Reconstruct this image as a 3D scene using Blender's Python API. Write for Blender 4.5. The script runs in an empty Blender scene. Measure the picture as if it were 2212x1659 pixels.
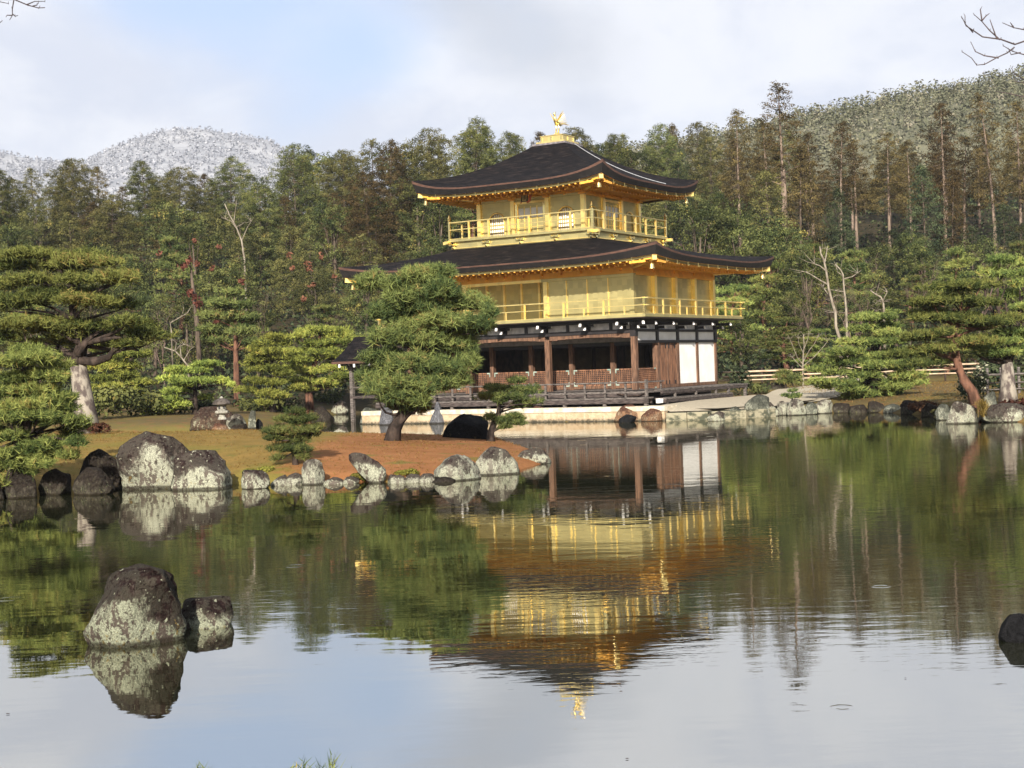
import bpy, math, random
import numpy as np
from mathutils import Vector, Matrix
R = math.radians
scene = bpy.context.scene
COL = scene.collection

# ---------------------------------------------------------------- camera
F_PX, PIT, ROL, CAM_Z = 3180.55, -0.0112, -0.0347, 2.39
CAM = np.array([0.0, 0.0, CAM_Z])
FW = np.array([0.0, math.cos(PIT), math.sin(PIT)])
R0 = np.array([1.0, 0.0, 0.0])
U0 = np.cross(R0, FW)
CR, SR = math.cos(ROL), math.sin(ROL)
cam_data = bpy.data.cameras.new('camera')
cam_data.sensor_width = 36.0
cam_data.lens = F_PX / 2212 * 36.0
cam_data.clip_start = 0.1
cam_data.clip_end = 9000
cam = bpy.data.objects.new('camera', cam_data)
COL.objects.link(cam)
rt = CR * R0 + SR * U0
up = -SR * R0 + CR * U0
m4 = Matrix.Identity(4)
for i in range(3):
    m4[i][0], m4[i][1], m4[i][2], m4[i][3] = rt[i], up[i], -FW[i], CAM[i]
cam.matrix_world = m4
scene.camera = cam

def ray(px, py):
    X, Y = px - 1106.0, py - 829.5
    x = CR * X + SR * Y
    y = -SR * X + CR * Y
    return R0 * x / F_PX - U0 * y / F_PX + FW

def at(px, py, d):                      # point seen at photo position px,py at distance d
    return CAM + ray(px, py) * d

def ground(px, py, z=0.0):              # point of the plane z seen at px,py
    r = ray(px, py)
    return CAM + r * ((z - CAM_Z) / r[2])

def proj(p):
    d = np.asarray(p, float) - CAM
    a, b, c = d @ R0, d @ U0, d @ FW
    x, y = F_PX * a / c, -F_PX * b / c
    return 1106 + CR * x - SR * y, 829.5 + SR * x + CR * y

# ---------------------------------------------------------------- light
SUN_EL, SUN_SIDE = R(25.0), R(6.0)      # low winter sun behind the camera, a little to its left
SUN_DIR = Vector((-math.sin(SUN_SIDE) * math.cos(SUN_EL), -math.cos(SUN_SIDE) * math.cos(SUN_EL), math.sin(SUN_EL)))
sun_data = bpy.data.lights.new('sun', 'SUN')
sun_data.energy = 5.0
sun_data.angle = R(0.6)
sun_data.color = (1.0, 0.93, 0.82)
sun = bpy.data.objects.new('sun', sun_data)
COL.objects.link(sun)
sun.location = (0, 0, 60)
sun.rotation_euler = SUN_DIR.to_track_quat('Z', 'Y').to_euler()

scene.view_settings.view_transform = 'Standard'
scene.view_settings.look = 'None'
scene.view_settings.gamma = 1
scene.view_settings.exposure = 0.98
scene.cycles.max_bounces = 7
scene.cycles.diffuse_bounces = 4
scene.cycles.glossy_bounces = 4
scene.cycles.transparent_max_bounces = 8
scene.cycles.caustics_reflective = False
scene.cycles.caustics_refractive = False
scene.cycles.sample_clamp_indirect = 6
try:
    scene.cycles.use_denoising = True
except Exception:
    pass

class NT:                               # small helper to write node trees
    def __init__(s, tree):
        s.t = tree; s.n = tree.nodes; s.l = tree.links
    def new(s, kind, **kw):
        nd = s.n.new(kind)
        for k, v in kw.items():
            setattr(nd, k, v)
        return nd
    def link(s, a, b): s.l.new(a, b)
    def put(s, sock, v):
        if isinstance(v, bpy.types.NodeSocket): s.l.new(v, sock)
        else: sock.default_value = v
    def math(s, op, a, b=0.0, c=0.0, clamp=False):
        nd = s.new('ShaderNodeMath', operation=op, use_clamp=clamp)
        s.put(nd.inputs[0], a); s.put(nd.inputs[1], b); s.put(nd.inputs[2], c)
        return nd.outputs[0]
    def mix(s, f, a, b, blend='MIX'):
        nd = s.new('ShaderNodeMix', data_type='RGBA', blend_type=blend)
        s.put(nd.inputs[0], f)
        for k, v in ((6, a), (7, b)):
            if not isinstance(v, bpy.types.NodeSocket): v = tuple(v) + (1,) if len(v) == 3 else v
            s.put(nd.inputs[k], v)
        return nd.outputs[2]
    def noise(s, vec, scale, detail=4, rough=0.55, dist=0.0):
        nd = s.new('ShaderNodeTexNoise')
        if vec is not None: s.l.new(vec, nd.inputs['Vector'])
        nd.inputs['Scale'].default_value = scale; nd.inputs['Detail'].default_value = detail
        nd.inputs['Roughness'].default_value = rough; nd.inputs['Distortion'].default_value = dist
        return nd.outputs[0]
    def step(s, v, lo, hi, a=0.0, b=1.0):
        nd = s.new('ShaderNodeMapRange', interpolation_type='SMOOTHSTEP')
        s.put(nd.inputs[0], v)
        for k, q in zip((1, 2, 3, 4), (lo, hi, a, b)): s.put(nd.inputs[k], q)
        return nd.outputs[0]
    def scaled(s, vec, sc, loc=(0, 0, 0)):
        nd = s.new('ShaderNodeMapping')
        s.l.new(vec, nd.inputs[0]); nd.inputs['Scale'].default_value = sc; nd.inputs['Location'].default_value = loc
        return nd.outputs[0]

# ---------------------------------------------------------------- sky
world = bpy.data.worlds.new('World')
scene.world = world
world.use_nodes = True
w = NT(world.node_tree)
bg = next(n for n in w.n if n.type == 'BACKGROUND')
sky = w.new('ShaderNodeTexSky', sky_type='NISHITA')
sky.sun_disc = False
sky.sun_elevation = SUN_EL
sky.sun_rotation = R(180) + SUN_SIDE
sky.air_density = 1.0
sky.dust_density = 2.0
tc = w.new('ShaderNodeTexCoord')
dirv = tc.outputs['Generated']
sep = w.new('ShaderNodeSeparateXYZ'); w.link(dirv, sep.inputs[0])
def spot(x, z, rx, rz, tilt=0.0):       # soft patch of the sky round a direction, 1 in its middle
    dx = w.math('SUBTRACT', sep.outputs[0], x); dz = w.math('SUBTRACT', sep.outputs[2], z)
    ct, st = math.cos(tilt), math.sin(tilt)
    a = w.math('ADD', w.math('MULTIPLY', dx, ct / rx), w.math('MULTIPLY', dz, st / rx))
    b = w.math('ADD', w.math('MULTIPLY', dx, -st / rz), w.math('MULTIPLY', dz, ct / rz))
    q = w.math('ADD', w.math('MULTIPLY', a, a), w.math('MULTIPLY', b, b))
    return w.math('EXPONENT', w.math('MULTIPLY', q, -1.0))
n1 = w.noise(w.scaled(dirv, (5, 5, 8), (.3, 0, .2)), 1.0, 6, 0.52, 0.2)
n2 = w.noise(w.scaled(dirv, (11, 11, 17), (1.3, 2, .7)), 1.0, 6, 0.55, 0.1)
gap = w.math('ADD', w.math('MULTIPLY', spot(-.20, .262, .14, .062, -.25), 1.05), w.math('MULTIPLY', spot(.02, .46, .45, .12, 0), 0.55))
gap = w.math('ADD', gap, w.math('MULTIPLY', spot(-.10, .20, .06, .035, .6), 0.55))
gap = w.math('ADD', gap, w.math('MULTIPLY', w.math('SUBTRACT', n1, 0.5), 1.5))
gap = w.math('ADD', gap, w.math('MULTIPLY', w.math('SUBTRACT', n2, 0.5), 0.35))
gapf = w.step(gap, 0.15, 1.05)
grey = w.math('ADD', spot(-.015, .235, .14, .042, -.55), w.math('MULTIPLY', w.math('SUBTRACT', n2, 0.5), 1.2))
grey = w.math('ADD', grey, w.math('MULTIPLY', w.math('SUBTRACT', n1, 0.5), 1.2))
greyf = w.step(grey, 0.25, 1.15)
n3 = w.noise(w.scaled(dirv, (7, 7, 13), (4.2, 1, 3.1)), 1.0, 8, 0.6, 0.35)
cl = w.mix(w.step(n3, 0.36, 0.62), (4.35, 4.6, 5.3), (5.45, 5.55, 5.9))
cl = w.mix(w.math('MULTIPLY', greyf, 0.75), cl, (3.5, 3.7, 4.15))
blue = w.mix(0.80, sky.outputs[0], (3.5, 4.35, 6.1))
skyc = w.mix(gapf, cl, blue)
behind = w.step(sep.outputs[1], -0.5, 0.3)       # clearer sky on the sun's side
skyc = w.mix(behind, w.mix(0.5, sky.outputs[0], (2.2, 2.6, 3.4)), skyc)
w.link(skyc, bg.inputs['Color'])
bg.inputs['Strength'].default_value = 0.088

# ---------------------------------------------------------------- helpers
rng = np.random.default_rng(7)

def tag(o, label=None, cat=None, group=None, kind=None):
    if label: o['label'] = label
    if cat: o['category'] = cat
    if group: o['group'] = group
    if kind: o['kind'] = kind
    return o

def empty(name, loc=(0, 0, 0), rz=0.0):
    o = bpy.data.objects.new(name, None)
    COL.objects.link(o)
    o.location = loc
    o.rotation_euler = (0, 0, rz)
    o.empty_display_size = 0.2
    return o

def mesh_obj(name, V, faces, mats, parent=None, smooth=False, midx=None, tint=None, loc=None):
    """faces: list of index tuples, or an (n,3)/(n,4) array; tint: per-vertex grey value"""
    me = bpy.data.meshes.new(name)
    V = np.asarray(V, np.float32)
    if isinstance(faces, np.ndarray):
        k = faces.shape[1]; n = len(faces)
        me.vertices.add(len(V)); me.vertices.foreach_set('co', V.ravel())
        me.loops.add(n * k); me.loops.foreach_set('vertex_index', faces.astype(np.int32).ravel())
        me.polygons.add(n)
        me.polygons.foreach_set('loop_start', np.arange(0, n * k, k, dtype=np.int32))
        me.update(calc_edges=True)
    else:
        me.from_pydata([tuple(map(float, v)) for v in V], [], [tuple(int(i) for i in f) for f in faces])
    if not isinstance(mats, (list, tuple)): mats = [mats]
    for m in mats: me.materials.append(m)
    if midx is not None: me.polygons.foreach_set('material_index', np.asarray(midx, np.int32))
    if smooth: me.polygons.foreach_set('use_smooth', np.ones(len(me.polygons), bool))
    if tint is not None:
        a = me.attributes.new('tint', 'FLOAT', 'POINT')
        a.data.foreach_set('value', np.asarray(tint, np.float32))
    me.update()
    o = bpy.data.objects.new(name, me)
    COL.objects.link(o)
    if parent is not None: o.parent = parent
    if loc is not None: o.location = loc
    return o

class MB:                               # collects boxes, bars, tubes into one mesh
    def __init__(s): s.V = []; s.F = []; s.M = []
    def add(s, V, F, m=0):
        b = len(s.V)
        s.V += [tuple(v) for v in V]
        s.F += [tuple(i + b for i in f) for f in F]
        s.M += [m] * len(F)
    def box(s, x0, x1, y0, y1, z0, z1, m=0):
        V = [(x0, y0, z0), (x1, y0, z0), (x1, y1, z0), (x0, y1, z0), (x0, y0, z1), (x1, y0, z1), (x1, y1, z1), (x0, y1, z1)]
        s.add(V, [(0, 3, 2, 1), (4, 5, 6, 7), (0, 1, 5, 4), (1, 2, 6, 5), (2, 3, 7, 6), (3, 0, 4, 7)], m)
    def bar(s, a, b, wd, hg, m=0, upv=(0, 0, 1)):
        a, b, upv = np.array(a, float), np.array(b, float), np.array(upv, float)
        t = b - a; t /= np.linalg.norm(t)
        r = np.cross(t, upv); r /= np.linalg.norm(r); u = np.cross(r, t)
        V = []
        for p in (a, b):
            for i, j in ((-1, -1), (1, -1), (1, 1), (-1, 1)): V.append(p + r * i * wd / 2 + u * j * hg / 2)
        s.add(V, [(0, 1, 2, 3), (7, 6, 5, 4), (0, 4, 5, 1), (1, 5, 6, 2), (2, 6, 7, 3), (3, 7, 4, 0)], m)
    def tube(s, pts, rad, n=8, m=0, cap=True):
        pts = np.array(pts, float)
        rad = np.full(len(pts), rad, float) if np.isscalar(rad) else np.asarray(rad, float)
        V = []; F = []
        for i, p in enumerate(pts):
            t = pts[min(i + 1, len(pts) - 1)] - pts[max(i - 1, 0)]
            t /= (np.linalg.norm(t) + 1e-9)
            r = np.cross(t, (0.31, 0.17, 0.93)) if abs(t[2]) < 0.9 else np.cross(t, (0.2, 0.97, 0.1))
            r /= np.linalg.norm(r); u = np.cross(t, r)
            for k in range(n):
                a = 2 * math.pi * k / n
                V.append(p + (r * math.cos(a) + u * math.sin(a)) * rad[i])
        for i in range(len(pts) - 1):
            for k in range(n):
                F.append((i * n + k, i * n + (k + 1) % n, (i + 1) * n + (k + 1) % n, (i + 1) * n + k))
        if cap:
            F.append(tuple(range(n - 1, -1, -1))); F.append(tuple(range((len(pts) - 1) * n, len(pts) * n)))
        s.add(V, F, m)
    def lathe(s, prof, c=(0, 0, 0), n=12, m=0, sq=False):
        V = []; F = []
        for r, z in prof:
            for k in range(n):
                a = 2 * math.pi * (k + 0.5) / n
                V.append((c[0] + r * math.cos(a), c[1] + r * math.sin(a), c[2] + z))
        for i in range(len(prof) - 1):
            for k in range(n):
                F.append((i * n + k, i * n + (k + 1) % n, (i + 1) * n + (k + 1) % n, (i + 1) * n + k))
        F.append(tuple(range(n - 1, -1, -1))); F.append(tuple(range((len(prof) - 1) * n, len(prof) * n)))
        s.add(V, F, m)
    def build(s, name, mats, parent=None, smooth=False, loc=None):
        return mesh_obj(name, s.V, s.F, mats, parent, smooth, s.M, loc=loc)

def tree_copy(root, loc, rz=0.0, sc=1.0):      # a copy of a thing with its parts
    r = root.copy(); COL.objects.link(r)
    r.location = loc; r.rotation_euler = (0, 0, rz); r.scale = (sc, sc, sc) if np.isscalar(sc) else sc
    for ch in list(root.children):
        c = ch.copy(); COL.objects.link(c); c.parent = r
    return r

# numpy value noise -------------------------------------------------
def _hash(ix, iy, iz, seed):
    h = (ix * 374761393 + iy * 668265263 + iz * 2147483647 + seed * 1274126177) & 0xFFFFFFFF
    h = ((h ^ (h >> 13)) * 1274126177) & 0xFFFFFFFF
    return ((h ^ (h >> 16)) & 0xFFFF) / 65535.0
def vnoise(P, seed=0):
    P = np.asarray(P, float)
    i = np.floor(P).astype(np.int64); f = P - i; f = f * f * (3 - 2 * f)
    out = 0
    for dx in (0, 1):
        for dy in (0, 1):
            for dz in (0, 1):
                wgt = (f[..., 0] if dx else 1 - f[..., 0]) * (f[..., 1] if dy else 1 - f[..., 1]) * (f[..., 2] if dz else 1 - f[..., 2])
                out = out + wgt * _hash(i[..., 0] + dx, i[..., 1] + dy, i[..., 2] + dz, seed)
    return out * 2 - 1
def fbm(P, seed=0, oct=4, gain=0.5):
    a, s, t = 1.0, 0.0, 0.0
    P = np.asarray(P, float)
    for k in range(oct):
        s = s + a * vnoise(P * 2 ** k + 17.3 * k, seed + k); t += a; a *= gain
    return s / t

# ---------------------------------------------------------------- materials
def new_mat(name):
    m = bpy.data.materials.new(name); m.use_nodes = True
    nt = NT(m.node_tree)
    b = next(n for n in nt.n if n.type == 'BSDF_PRINCIPLED')
    nt.oc = nt.new('ShaderNodeTexCoord').outputs['Object']
    return m, nt, b

def bump(nt, b, h, strength=0.3, dist=0.02):
    bp = nt.new('ShaderNodeBump'); bp.inputs['Strength'].default_value = strength; bp.inputs['Distance'].default_value = dist
    nt.link(h, bp.inputs['Height']); nt.link(bp.outputs[0], b.inputs['Normal'])

def simple(name, c1, c2=None, scale=3.0, rough=0.7, metal=0.0, stretch=(1, 1, 1), bmp=0.2, lo=.35, hi=.65, spec=0.35, detail=5):
    m, nt, b = new_mat(name)
    v = nt.scaled(nt.oc, stretch)
    n = nt.noise(v, scale, detail)
    b.inputs['Roughness'].default_value = rough; b.inputs['Metallic'].default_value = metal
    b.inputs['Specular IOR Level'].default_value = spec
    if c2 is None: b.inputs['Base Color'].default_value = tuple(c1) + (1,)
    else: nt.link(nt.mix(nt.step(n, lo, hi), c1, c2), b.inputs['Base Color'])
    if bmp: bump(nt, b, n, bmp)
    return m

def gold(name, c1, c2, rough=0.42, metal=0.8, scale=1.6, planks=None):
    m, nt, b = new_mat(name)
    n = nt.noise(nt.scaled(nt.oc, (1, 1, 1.0)), scale, 4)
    n2 = nt.noise(nt.scaled(nt.oc, (3, 3, 9)), 6, 3)
    col = nt.mix(nt.step(n, .3, .7), c1, c2)
    nt.link(col, b.inputs['Base Color'])
    b.inputs['Metallic'].default_value = metal
    nt.link(nt.math('ADD', nt.math('MULTIPLY', n2, 0.22), rough - 0.11), b.inputs['Roughness'])
    wn = nt.new('ShaderNodeTexWhiteNoise'); sn = nt.new('ShaderNodeVectorMath', operation='SNAP'); nt.link(nt.oc, sn.inputs[0]); sn.inputs[1].default_value = (.24, .24, .24); nt.link(sn.outputs[0], wn.inputs['Vector'])
    leafv = nt.math('MULTIPLY_ADD', wn.outputs['Value'], .20, .88)          # squares of gold leaf
    hs = nt.new('ShaderNodeHueSaturation'); nt.link(col, hs.inputs['Color']); nt.link(leafv, hs.inputs['Value']); nt.link(hs.outputs[0], b.inputs['Base Color'])
    h = n2
    if planks:
        sx = nt.new('ShaderNodeSeparateXYZ'); nt.link(nt.oc, sx.inputs[0])
        fr = nt.math('FRACT', nt.math('MULTIPLY', sx.outputs[2], planks))
        h = nt.math('ADD', nt.math('MULTIPLY', nt.step(fr, 0, .08), 1.0), nt.math('MULTIPLY', n2, .3))
    bump(nt, b, h, 0.25 if planks else 0.12, 0.01)
    return m

MAT = {}
MAT['gold_panel'] = gold('gold_leaf_panel', (.445, .392, .188), (.515, .440, .196), 0.52, 0.86, 0.9, planks=4.0)
MAT['gold_fascia'] = gold('shaded_gold_fascia_boards', (.20, .17, .07), (.28, .22, .09), 0.5, 0.5)  # darker gold copy: shade under the roof edge put into the colour
MAT['gold_trim'] = gold('gold_leaf_trim', (.98, .70, .22), (1.0, .76, .28), 0.36, 0.75)
MAT['gold_eaves'] = gold('gold_leaf_eaves_glow', (.95, .46, .065), (.98, .52, .09), 0.45, 0.35)  # orange glow of light bounced between gilded parts, put into the base colour
MAT['gold_shiny'] = gold('polished_gold', (1.0, .76, .30), (1.0, .80, .36), 0.26, 1.0)
MAT['gold_rail'] = gold('gold_leaf_rail', (.64, .51, .21), (.72, .57, .23), 0.42, 0.75)

def shingle_mat():
    m, nt, b = new_mat('dark_bark_shingles')
    n = nt.noise(nt.scaled(nt.oc, (1, 1, 6)), 2.2, 6, .65)
    n2 = nt.noise(nt.scaled(nt.oc, (1.2, 1.2, 14)), 1.4, 4, .5)
    n3 = nt.noise(nt.oc, 26, 3, .6)
    c = nt.mix(nt.step(n, .35, .7), (.0035, .0032, .004), (.011, .009, .0095))
    c = nt.mix(nt.math('MULTIPLY', nt.step(n2, .54, .70), .7), c, (.040, .030, .026))
    c = nt.mix(nt.math('MULTIPLY', nt.step(n3, .62, .75), .35), c, (.06, .055, .055))
    nt.link(c, b.inputs['Base Color'])
    b.inputs['Roughness'].default_value = .85; b.inputs['Specular IOR Level'].default_value = .08
    sx = nt.new('ShaderNodeSeparateXYZ'); nt.link(nt.oc, sx.inputs[0])
    saw = nt.math('FRACT', nt.math('MULTIPLY', sx.outputs[2], 16.0))
    bump(nt, b, nt.math('ADD', nt.math('MULTIPLY', saw, .5), nt.math('MULTIPLY', n3, 1.2)), .5, .03)
    return m
MAT['shingle'] = shingle_mat()
MAT['shingle_edge'] = simple('cut_bark_edge', (.055, .028, .021), (.105, .054, .038), 5, .85, stretch=(1, 1, 9), bmp=.4)
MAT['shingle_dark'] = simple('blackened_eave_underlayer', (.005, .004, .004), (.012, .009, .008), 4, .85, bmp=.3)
MAT['wood'] = simple('weathered_brown_wood', (.060, .032, .020), (.165, .088, .052), 3.2, .72, stretch=(5, 5, .7), bmp=.35)
MAT['wood_red'] = simple('reddish_cedar_boards', (.075, .035, .021), (.24, .115, .062), 2.6, .7, stretch=(7, 7, .8), bmp=.3)
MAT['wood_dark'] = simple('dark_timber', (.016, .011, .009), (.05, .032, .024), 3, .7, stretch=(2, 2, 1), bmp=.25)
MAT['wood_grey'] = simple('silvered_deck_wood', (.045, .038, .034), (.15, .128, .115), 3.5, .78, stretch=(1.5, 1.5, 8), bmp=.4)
MAT['wood_deckdark'] = simple('dark_deck_wood', (.022, .016, .015), (.075, .058, .052), 3, .7, stretch=(1.2, 1.2, 7), bmp=.4)  # darker deck wood for beams, aprons and low boards
MAT['black'] = simple('black_lacquer', (.010, .009, .010), (.022, .018, .018), 4, .5, bmp=.1)
MAT['plaster'] = simple('white_plaster', (.66, .65, .62), (.74, .73, .71), 1.5, .9, bmp=.05)
MAT['plaster_grey'] = simple('shaded_white_plaster', (.52, .52, .55), (.74, .73, .75), 4.5, .9, bmp=.08)  # white plaster greyed: shade below the balcony painted into the colour
MAT['white_paint'] = simple('white_paint', (.72, .70, .68), (.85, .84, .82), 7, .7, bmp=.05)
MAT['dim_panel'] = simple('faded_painted_screen', (.06, .045, .028), (.11, .085, .05), 2.2, .8, bmp=.05)
MAT['paper'] = simple('white_paper_screen', (.74, .72, .68), (.82, .80, .76), 3, .9, bmp=.0)
MAT['plaque_red'] = simple('sun_reddened_wood', (.42, .085, .035), (.55, .14, .05), 5, .6, bmp=.1)  # red of sunlight caught on the plaque's side board, painted as colour
MAT['copper'] = simple('green_copper_bracket', (.20, .26, .22), (.32, .36, .30), 8, .6, bmp=.1)
MAT['cable'] = simple('pale_metal_cable', (.22, .23, .25), (.32, .33, .35), 9, .5, bmp=.0)
MAT['lead'] = simple('grey_ridge_cap', (.10, .09, .10), (.20, .18, .19), 6, .7, bmp=.2)
# ================================================================ the golden hall
HALL_RZ = -0.5453
_d = np.array([0, 0, 0]) - np.array([28.2029, -56.7015, 0])
_cy, _sy = math.cos(HALL_RZ), math.sin(HALL_RZ)
HALL_X, HALL_Y = _d[0] * _cy - _d[1] * _sy, _d[0] * _sy + _d[1] * _cy
def hall(x, y, z):                       # hall coordinates (x east, y north) -> world
    return np.array([HALL_X + x * math.cos(HALL_RZ) - y * math.sin(HALL_RZ), HALL_Y + x * math.sin(HALL_RZ) + y * math.cos(HALL_RZ), z])
def unhall(p):
    dx, dy = p[0] - HALL_X, p[1] - HALL_Y
    c, s = math.cos(HALL_RZ), math.sin(HALL_RZ)
    return np.array([dx * c + dy * s, -dx * s + dy * c])

H = empty('golden_pavilion', (HALL_X, HALL_Y, 0), HALL_RZ)
tag(H, 'three storey golden pavilion with dark curved shingle roofs standing at the water', 'temple hall')
WX, WY = -11.7, 8.5
def part(mb, name, mats, parent=None, smooth=False): return mb.build(name, mats, parent or H, smooth)
def pbox(name, mat, x0, x1, y0, y1, z0, z1, parent=None):
    b = MB(); b.box(x0, x1, y0, y1, z0, z1); return part(b, name, MAT[mat], parent)

# ---- ground floor: decks
def planks(x0, x1, y0, y1, z0, z1, along='x', n=5):
    b = MB(); rr = random.Random(3)
    for i in range(n):
        e = 0.006
        if along == 'x': b.box(x0, x1, y0 + (y1 - y0) * i / n + e, y0 + (y1 - y0) * (i + 1) / n - e, z0, z1 - rr.random() * .006)
        else: b.box(x0 + (x1 - x0) * i / n + e, x0 + (x1 - x0) * (i + 1) / n - e, y0, y1, z0, z1 - rr.random() * .006)
    return b
part(planks(-12.4, 0.98, -0.98, 2.02, 1.17, 1.26, 'x', 14), 'veranda_floor', MAT['wood_grey'])
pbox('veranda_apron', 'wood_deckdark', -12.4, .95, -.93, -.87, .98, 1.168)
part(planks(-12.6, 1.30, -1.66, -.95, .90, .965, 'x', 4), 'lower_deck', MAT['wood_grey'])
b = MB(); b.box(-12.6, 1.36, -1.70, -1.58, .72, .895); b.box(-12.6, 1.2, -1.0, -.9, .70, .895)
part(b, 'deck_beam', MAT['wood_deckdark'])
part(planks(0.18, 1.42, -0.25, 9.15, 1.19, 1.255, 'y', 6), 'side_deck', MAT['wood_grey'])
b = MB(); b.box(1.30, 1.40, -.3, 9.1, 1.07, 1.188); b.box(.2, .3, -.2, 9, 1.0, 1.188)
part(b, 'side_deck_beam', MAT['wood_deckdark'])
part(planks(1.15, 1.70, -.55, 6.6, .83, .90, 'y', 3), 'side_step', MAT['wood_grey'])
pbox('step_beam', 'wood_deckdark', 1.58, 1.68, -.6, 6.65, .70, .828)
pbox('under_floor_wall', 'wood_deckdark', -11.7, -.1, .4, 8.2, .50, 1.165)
for i, x in enumerate([1.25 - k * 1.93 for k in range(8)]):
    b = MB(); b.bar((x, -1.60, .40), (x, -1.60, .72), .13, .13, upv=(0, 1, 0))
    if i == 0: b.box(x - .055, x + .055, -1.585, -1.475, .5, 1.70)
    part(b, 'deck_post', MAT['wood_grey'])
for x, y in [(1.62, -.4), (1.62, 1.8), (1.62, 4.0), (1.62, 6.3), (1.35, 6.9), (1.35, 8.9)]:
    b = MB(); b.bar((x, y, .40), (x, y, .70 if y < 6.5 else 1.07), .12, .12, upv=(0, 1, 0)); part(b, 'deck_post', MAT['wood_grey'])
for k in range(3):
    b = MB(); b.bar((1.37, 1.0 + 2.2 * k, .90), (1.37, 1.0 + 2.2 * k, 1.068), .09, .09, upv=(0, 1, 0)); part(b, 'step_post', MAT['wood_grey'])
b = MB()
b.box(1.52, 1.70, -1.2, -.9, .70, .88); part(b, 'white_beam_end', MAT['white_paint'])
b = MB()
for z, hh in ((1.60, .055), (1.17, .05)):
    b.box(-12.6, 1.32 if z > 1.3 else 1.2, -1.665, -1.61, z - hh / 2, z + hh / 2)
    b.box(1.245, 1.30, -1.62, .15, z - hh / 2 + (.004), z + hh / 2 + .004)
rail1 = part(b, 'veranda_railing', MAT['wood_grey'])
for k in range(14):
    x = 1.27 - .965 * k
    b = MB(); b.box(x - .04, x + .04, -1.607, -1.54, .966, 1.57 + (.1 if k == 0 else 0)); part(b, 'railing_post', MAT['wood_grey'], rail1)
b = MB(); b.box(1.21, 1.244, -.10, -.03, .966, 1.6); part(b, 'railing_post', MAT['wood_grey'], rail1)
# curved brace board by the corner
b = MB(); b.tube([(-.4, -.99, 1.14), (.1, -1.0, 1.02), (.6, -1.0, 1.03), (.98, -1.0, 1.16)], .04, 6); part(b, 'corner_brace', MAT['wood_dark'])

# ---- ground floor: pillars, beams and walls
bay = 2.127
def pillar(x, y, z0, z1, w=.23, mat='wood', name='pillar', parent=None):
    b = MB(); b.box(x - w / 2, x + w / 2, y - w / 2, y + w / 2, z0, z1); return part(b, name, MAT[mat], parent)
for x in (0, -2 * bay, -4 * bay, WX): pillar(x - (.0), 0, 1.262, 3.55)
for k in range(1, 6): pillar(-k * bay, 2.13, 1.262, 3.36, .21)
pillar(0, 2.13, 1.262, 3.36, .24)
for y in (bay * 2, bay * 3, WY): pillar(0, y, 1.262, 3.26, .2)
for y in (bay, bay * 2, WY): pillar(WX, y, 1.262, 3.26, .2)
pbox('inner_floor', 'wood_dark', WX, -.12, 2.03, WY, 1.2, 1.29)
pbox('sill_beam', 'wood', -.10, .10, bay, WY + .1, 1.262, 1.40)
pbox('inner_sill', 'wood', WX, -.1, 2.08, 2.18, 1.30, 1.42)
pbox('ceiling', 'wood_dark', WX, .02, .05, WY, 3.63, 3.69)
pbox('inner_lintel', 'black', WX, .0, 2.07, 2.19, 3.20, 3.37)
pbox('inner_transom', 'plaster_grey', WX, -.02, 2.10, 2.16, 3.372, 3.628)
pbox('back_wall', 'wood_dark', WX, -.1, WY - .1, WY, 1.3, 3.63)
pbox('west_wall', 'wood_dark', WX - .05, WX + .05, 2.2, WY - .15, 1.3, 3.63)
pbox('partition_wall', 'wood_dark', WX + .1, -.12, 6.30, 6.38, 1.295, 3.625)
for k, (x0, x1) in enumerate([(-2.3, -1.6), (-3.6, -2.6), (-5.2, -4.35), (-6.4, -5.4), (-7.9, -6.7), (-9.3, -8.2)]):
    pbox('painted_screen', 'dim_panel', x0, x1, 6.24, 6.297, 1.5, 3.2)
for x in (-2.4, -4.2, -6.5, -8.1): pillar(x, 6.2, 1.3, 3.62, .16, 'wood_dark', 'inner_pillar')
# lattice panels along the inner line and in the first side bay
def lattice(name, a, b_, z0, z1, axis, fixed):
    g = MB(); t = .012
    n = int(round((b_ - a) / .10)); m = int(round((z1 - z0) / .085))
    def slab(u0, u1, zz0, zz1, d0, d1, mi):
        if axis == 'x': g.box(u0, u1, fixed + d0, fixed + d1, zz0, zz1, mi)
        else: g.box(fixed - d1, fixed - d0, u0, u1, zz0, zz1, mi)
    slab(a, b_, z0, z1, .012, .03, 0)
    for i in range(n + 1):
        u = a + (b_ - a) * i / n; slab(u - t, u + t, z0, z1, -.014, .0118, 1)
    for j in range(m + 1):
        z = z0 + (z1 - z0) * j / m; slab(a, b_, z - t, z + t, -.020, .0116, 1)
    for z in (z0, z1): slab(a, b_, z - .03, z + .03, -.030, .034, 1)
    o = part(g, name, [MAT['wood_dark'], MAT['wood_red']])
    c = MB()
    for u, sg in ((a, 1), (b_, -1)):
        for z, sz in ((z0, 1), (z1, -1)):
            if axis == 'x':
                c.box(min(u, u + sg * .18), max(u, u + sg * .18), fixed - .036, fixed - .031, z - .03, z + .03)
                c.box(min(u, u + sg * .05), max(u, u + sg * .05), fixed - .039, fixed - .0365, min(z, z + sz * .17), max(z, z + sz * .17))
            else:
                c.box(fixed + .031, fixed + .036, min(u, u + sg * .18), max(u, u + sg * .18), z - .03, z + .03)
    part(c, 'corner_fitting', MAT['copper'], o)
for k in range(5): lattice('lattice_panel', -(k + 1) * bay + .11, -k * bay - .12, 1.45, 2.14, 'x', 2.10)
lattice('lattice_panel', .13, bay - .13, 1.30, 2.14, 'y', 0.0)
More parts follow.
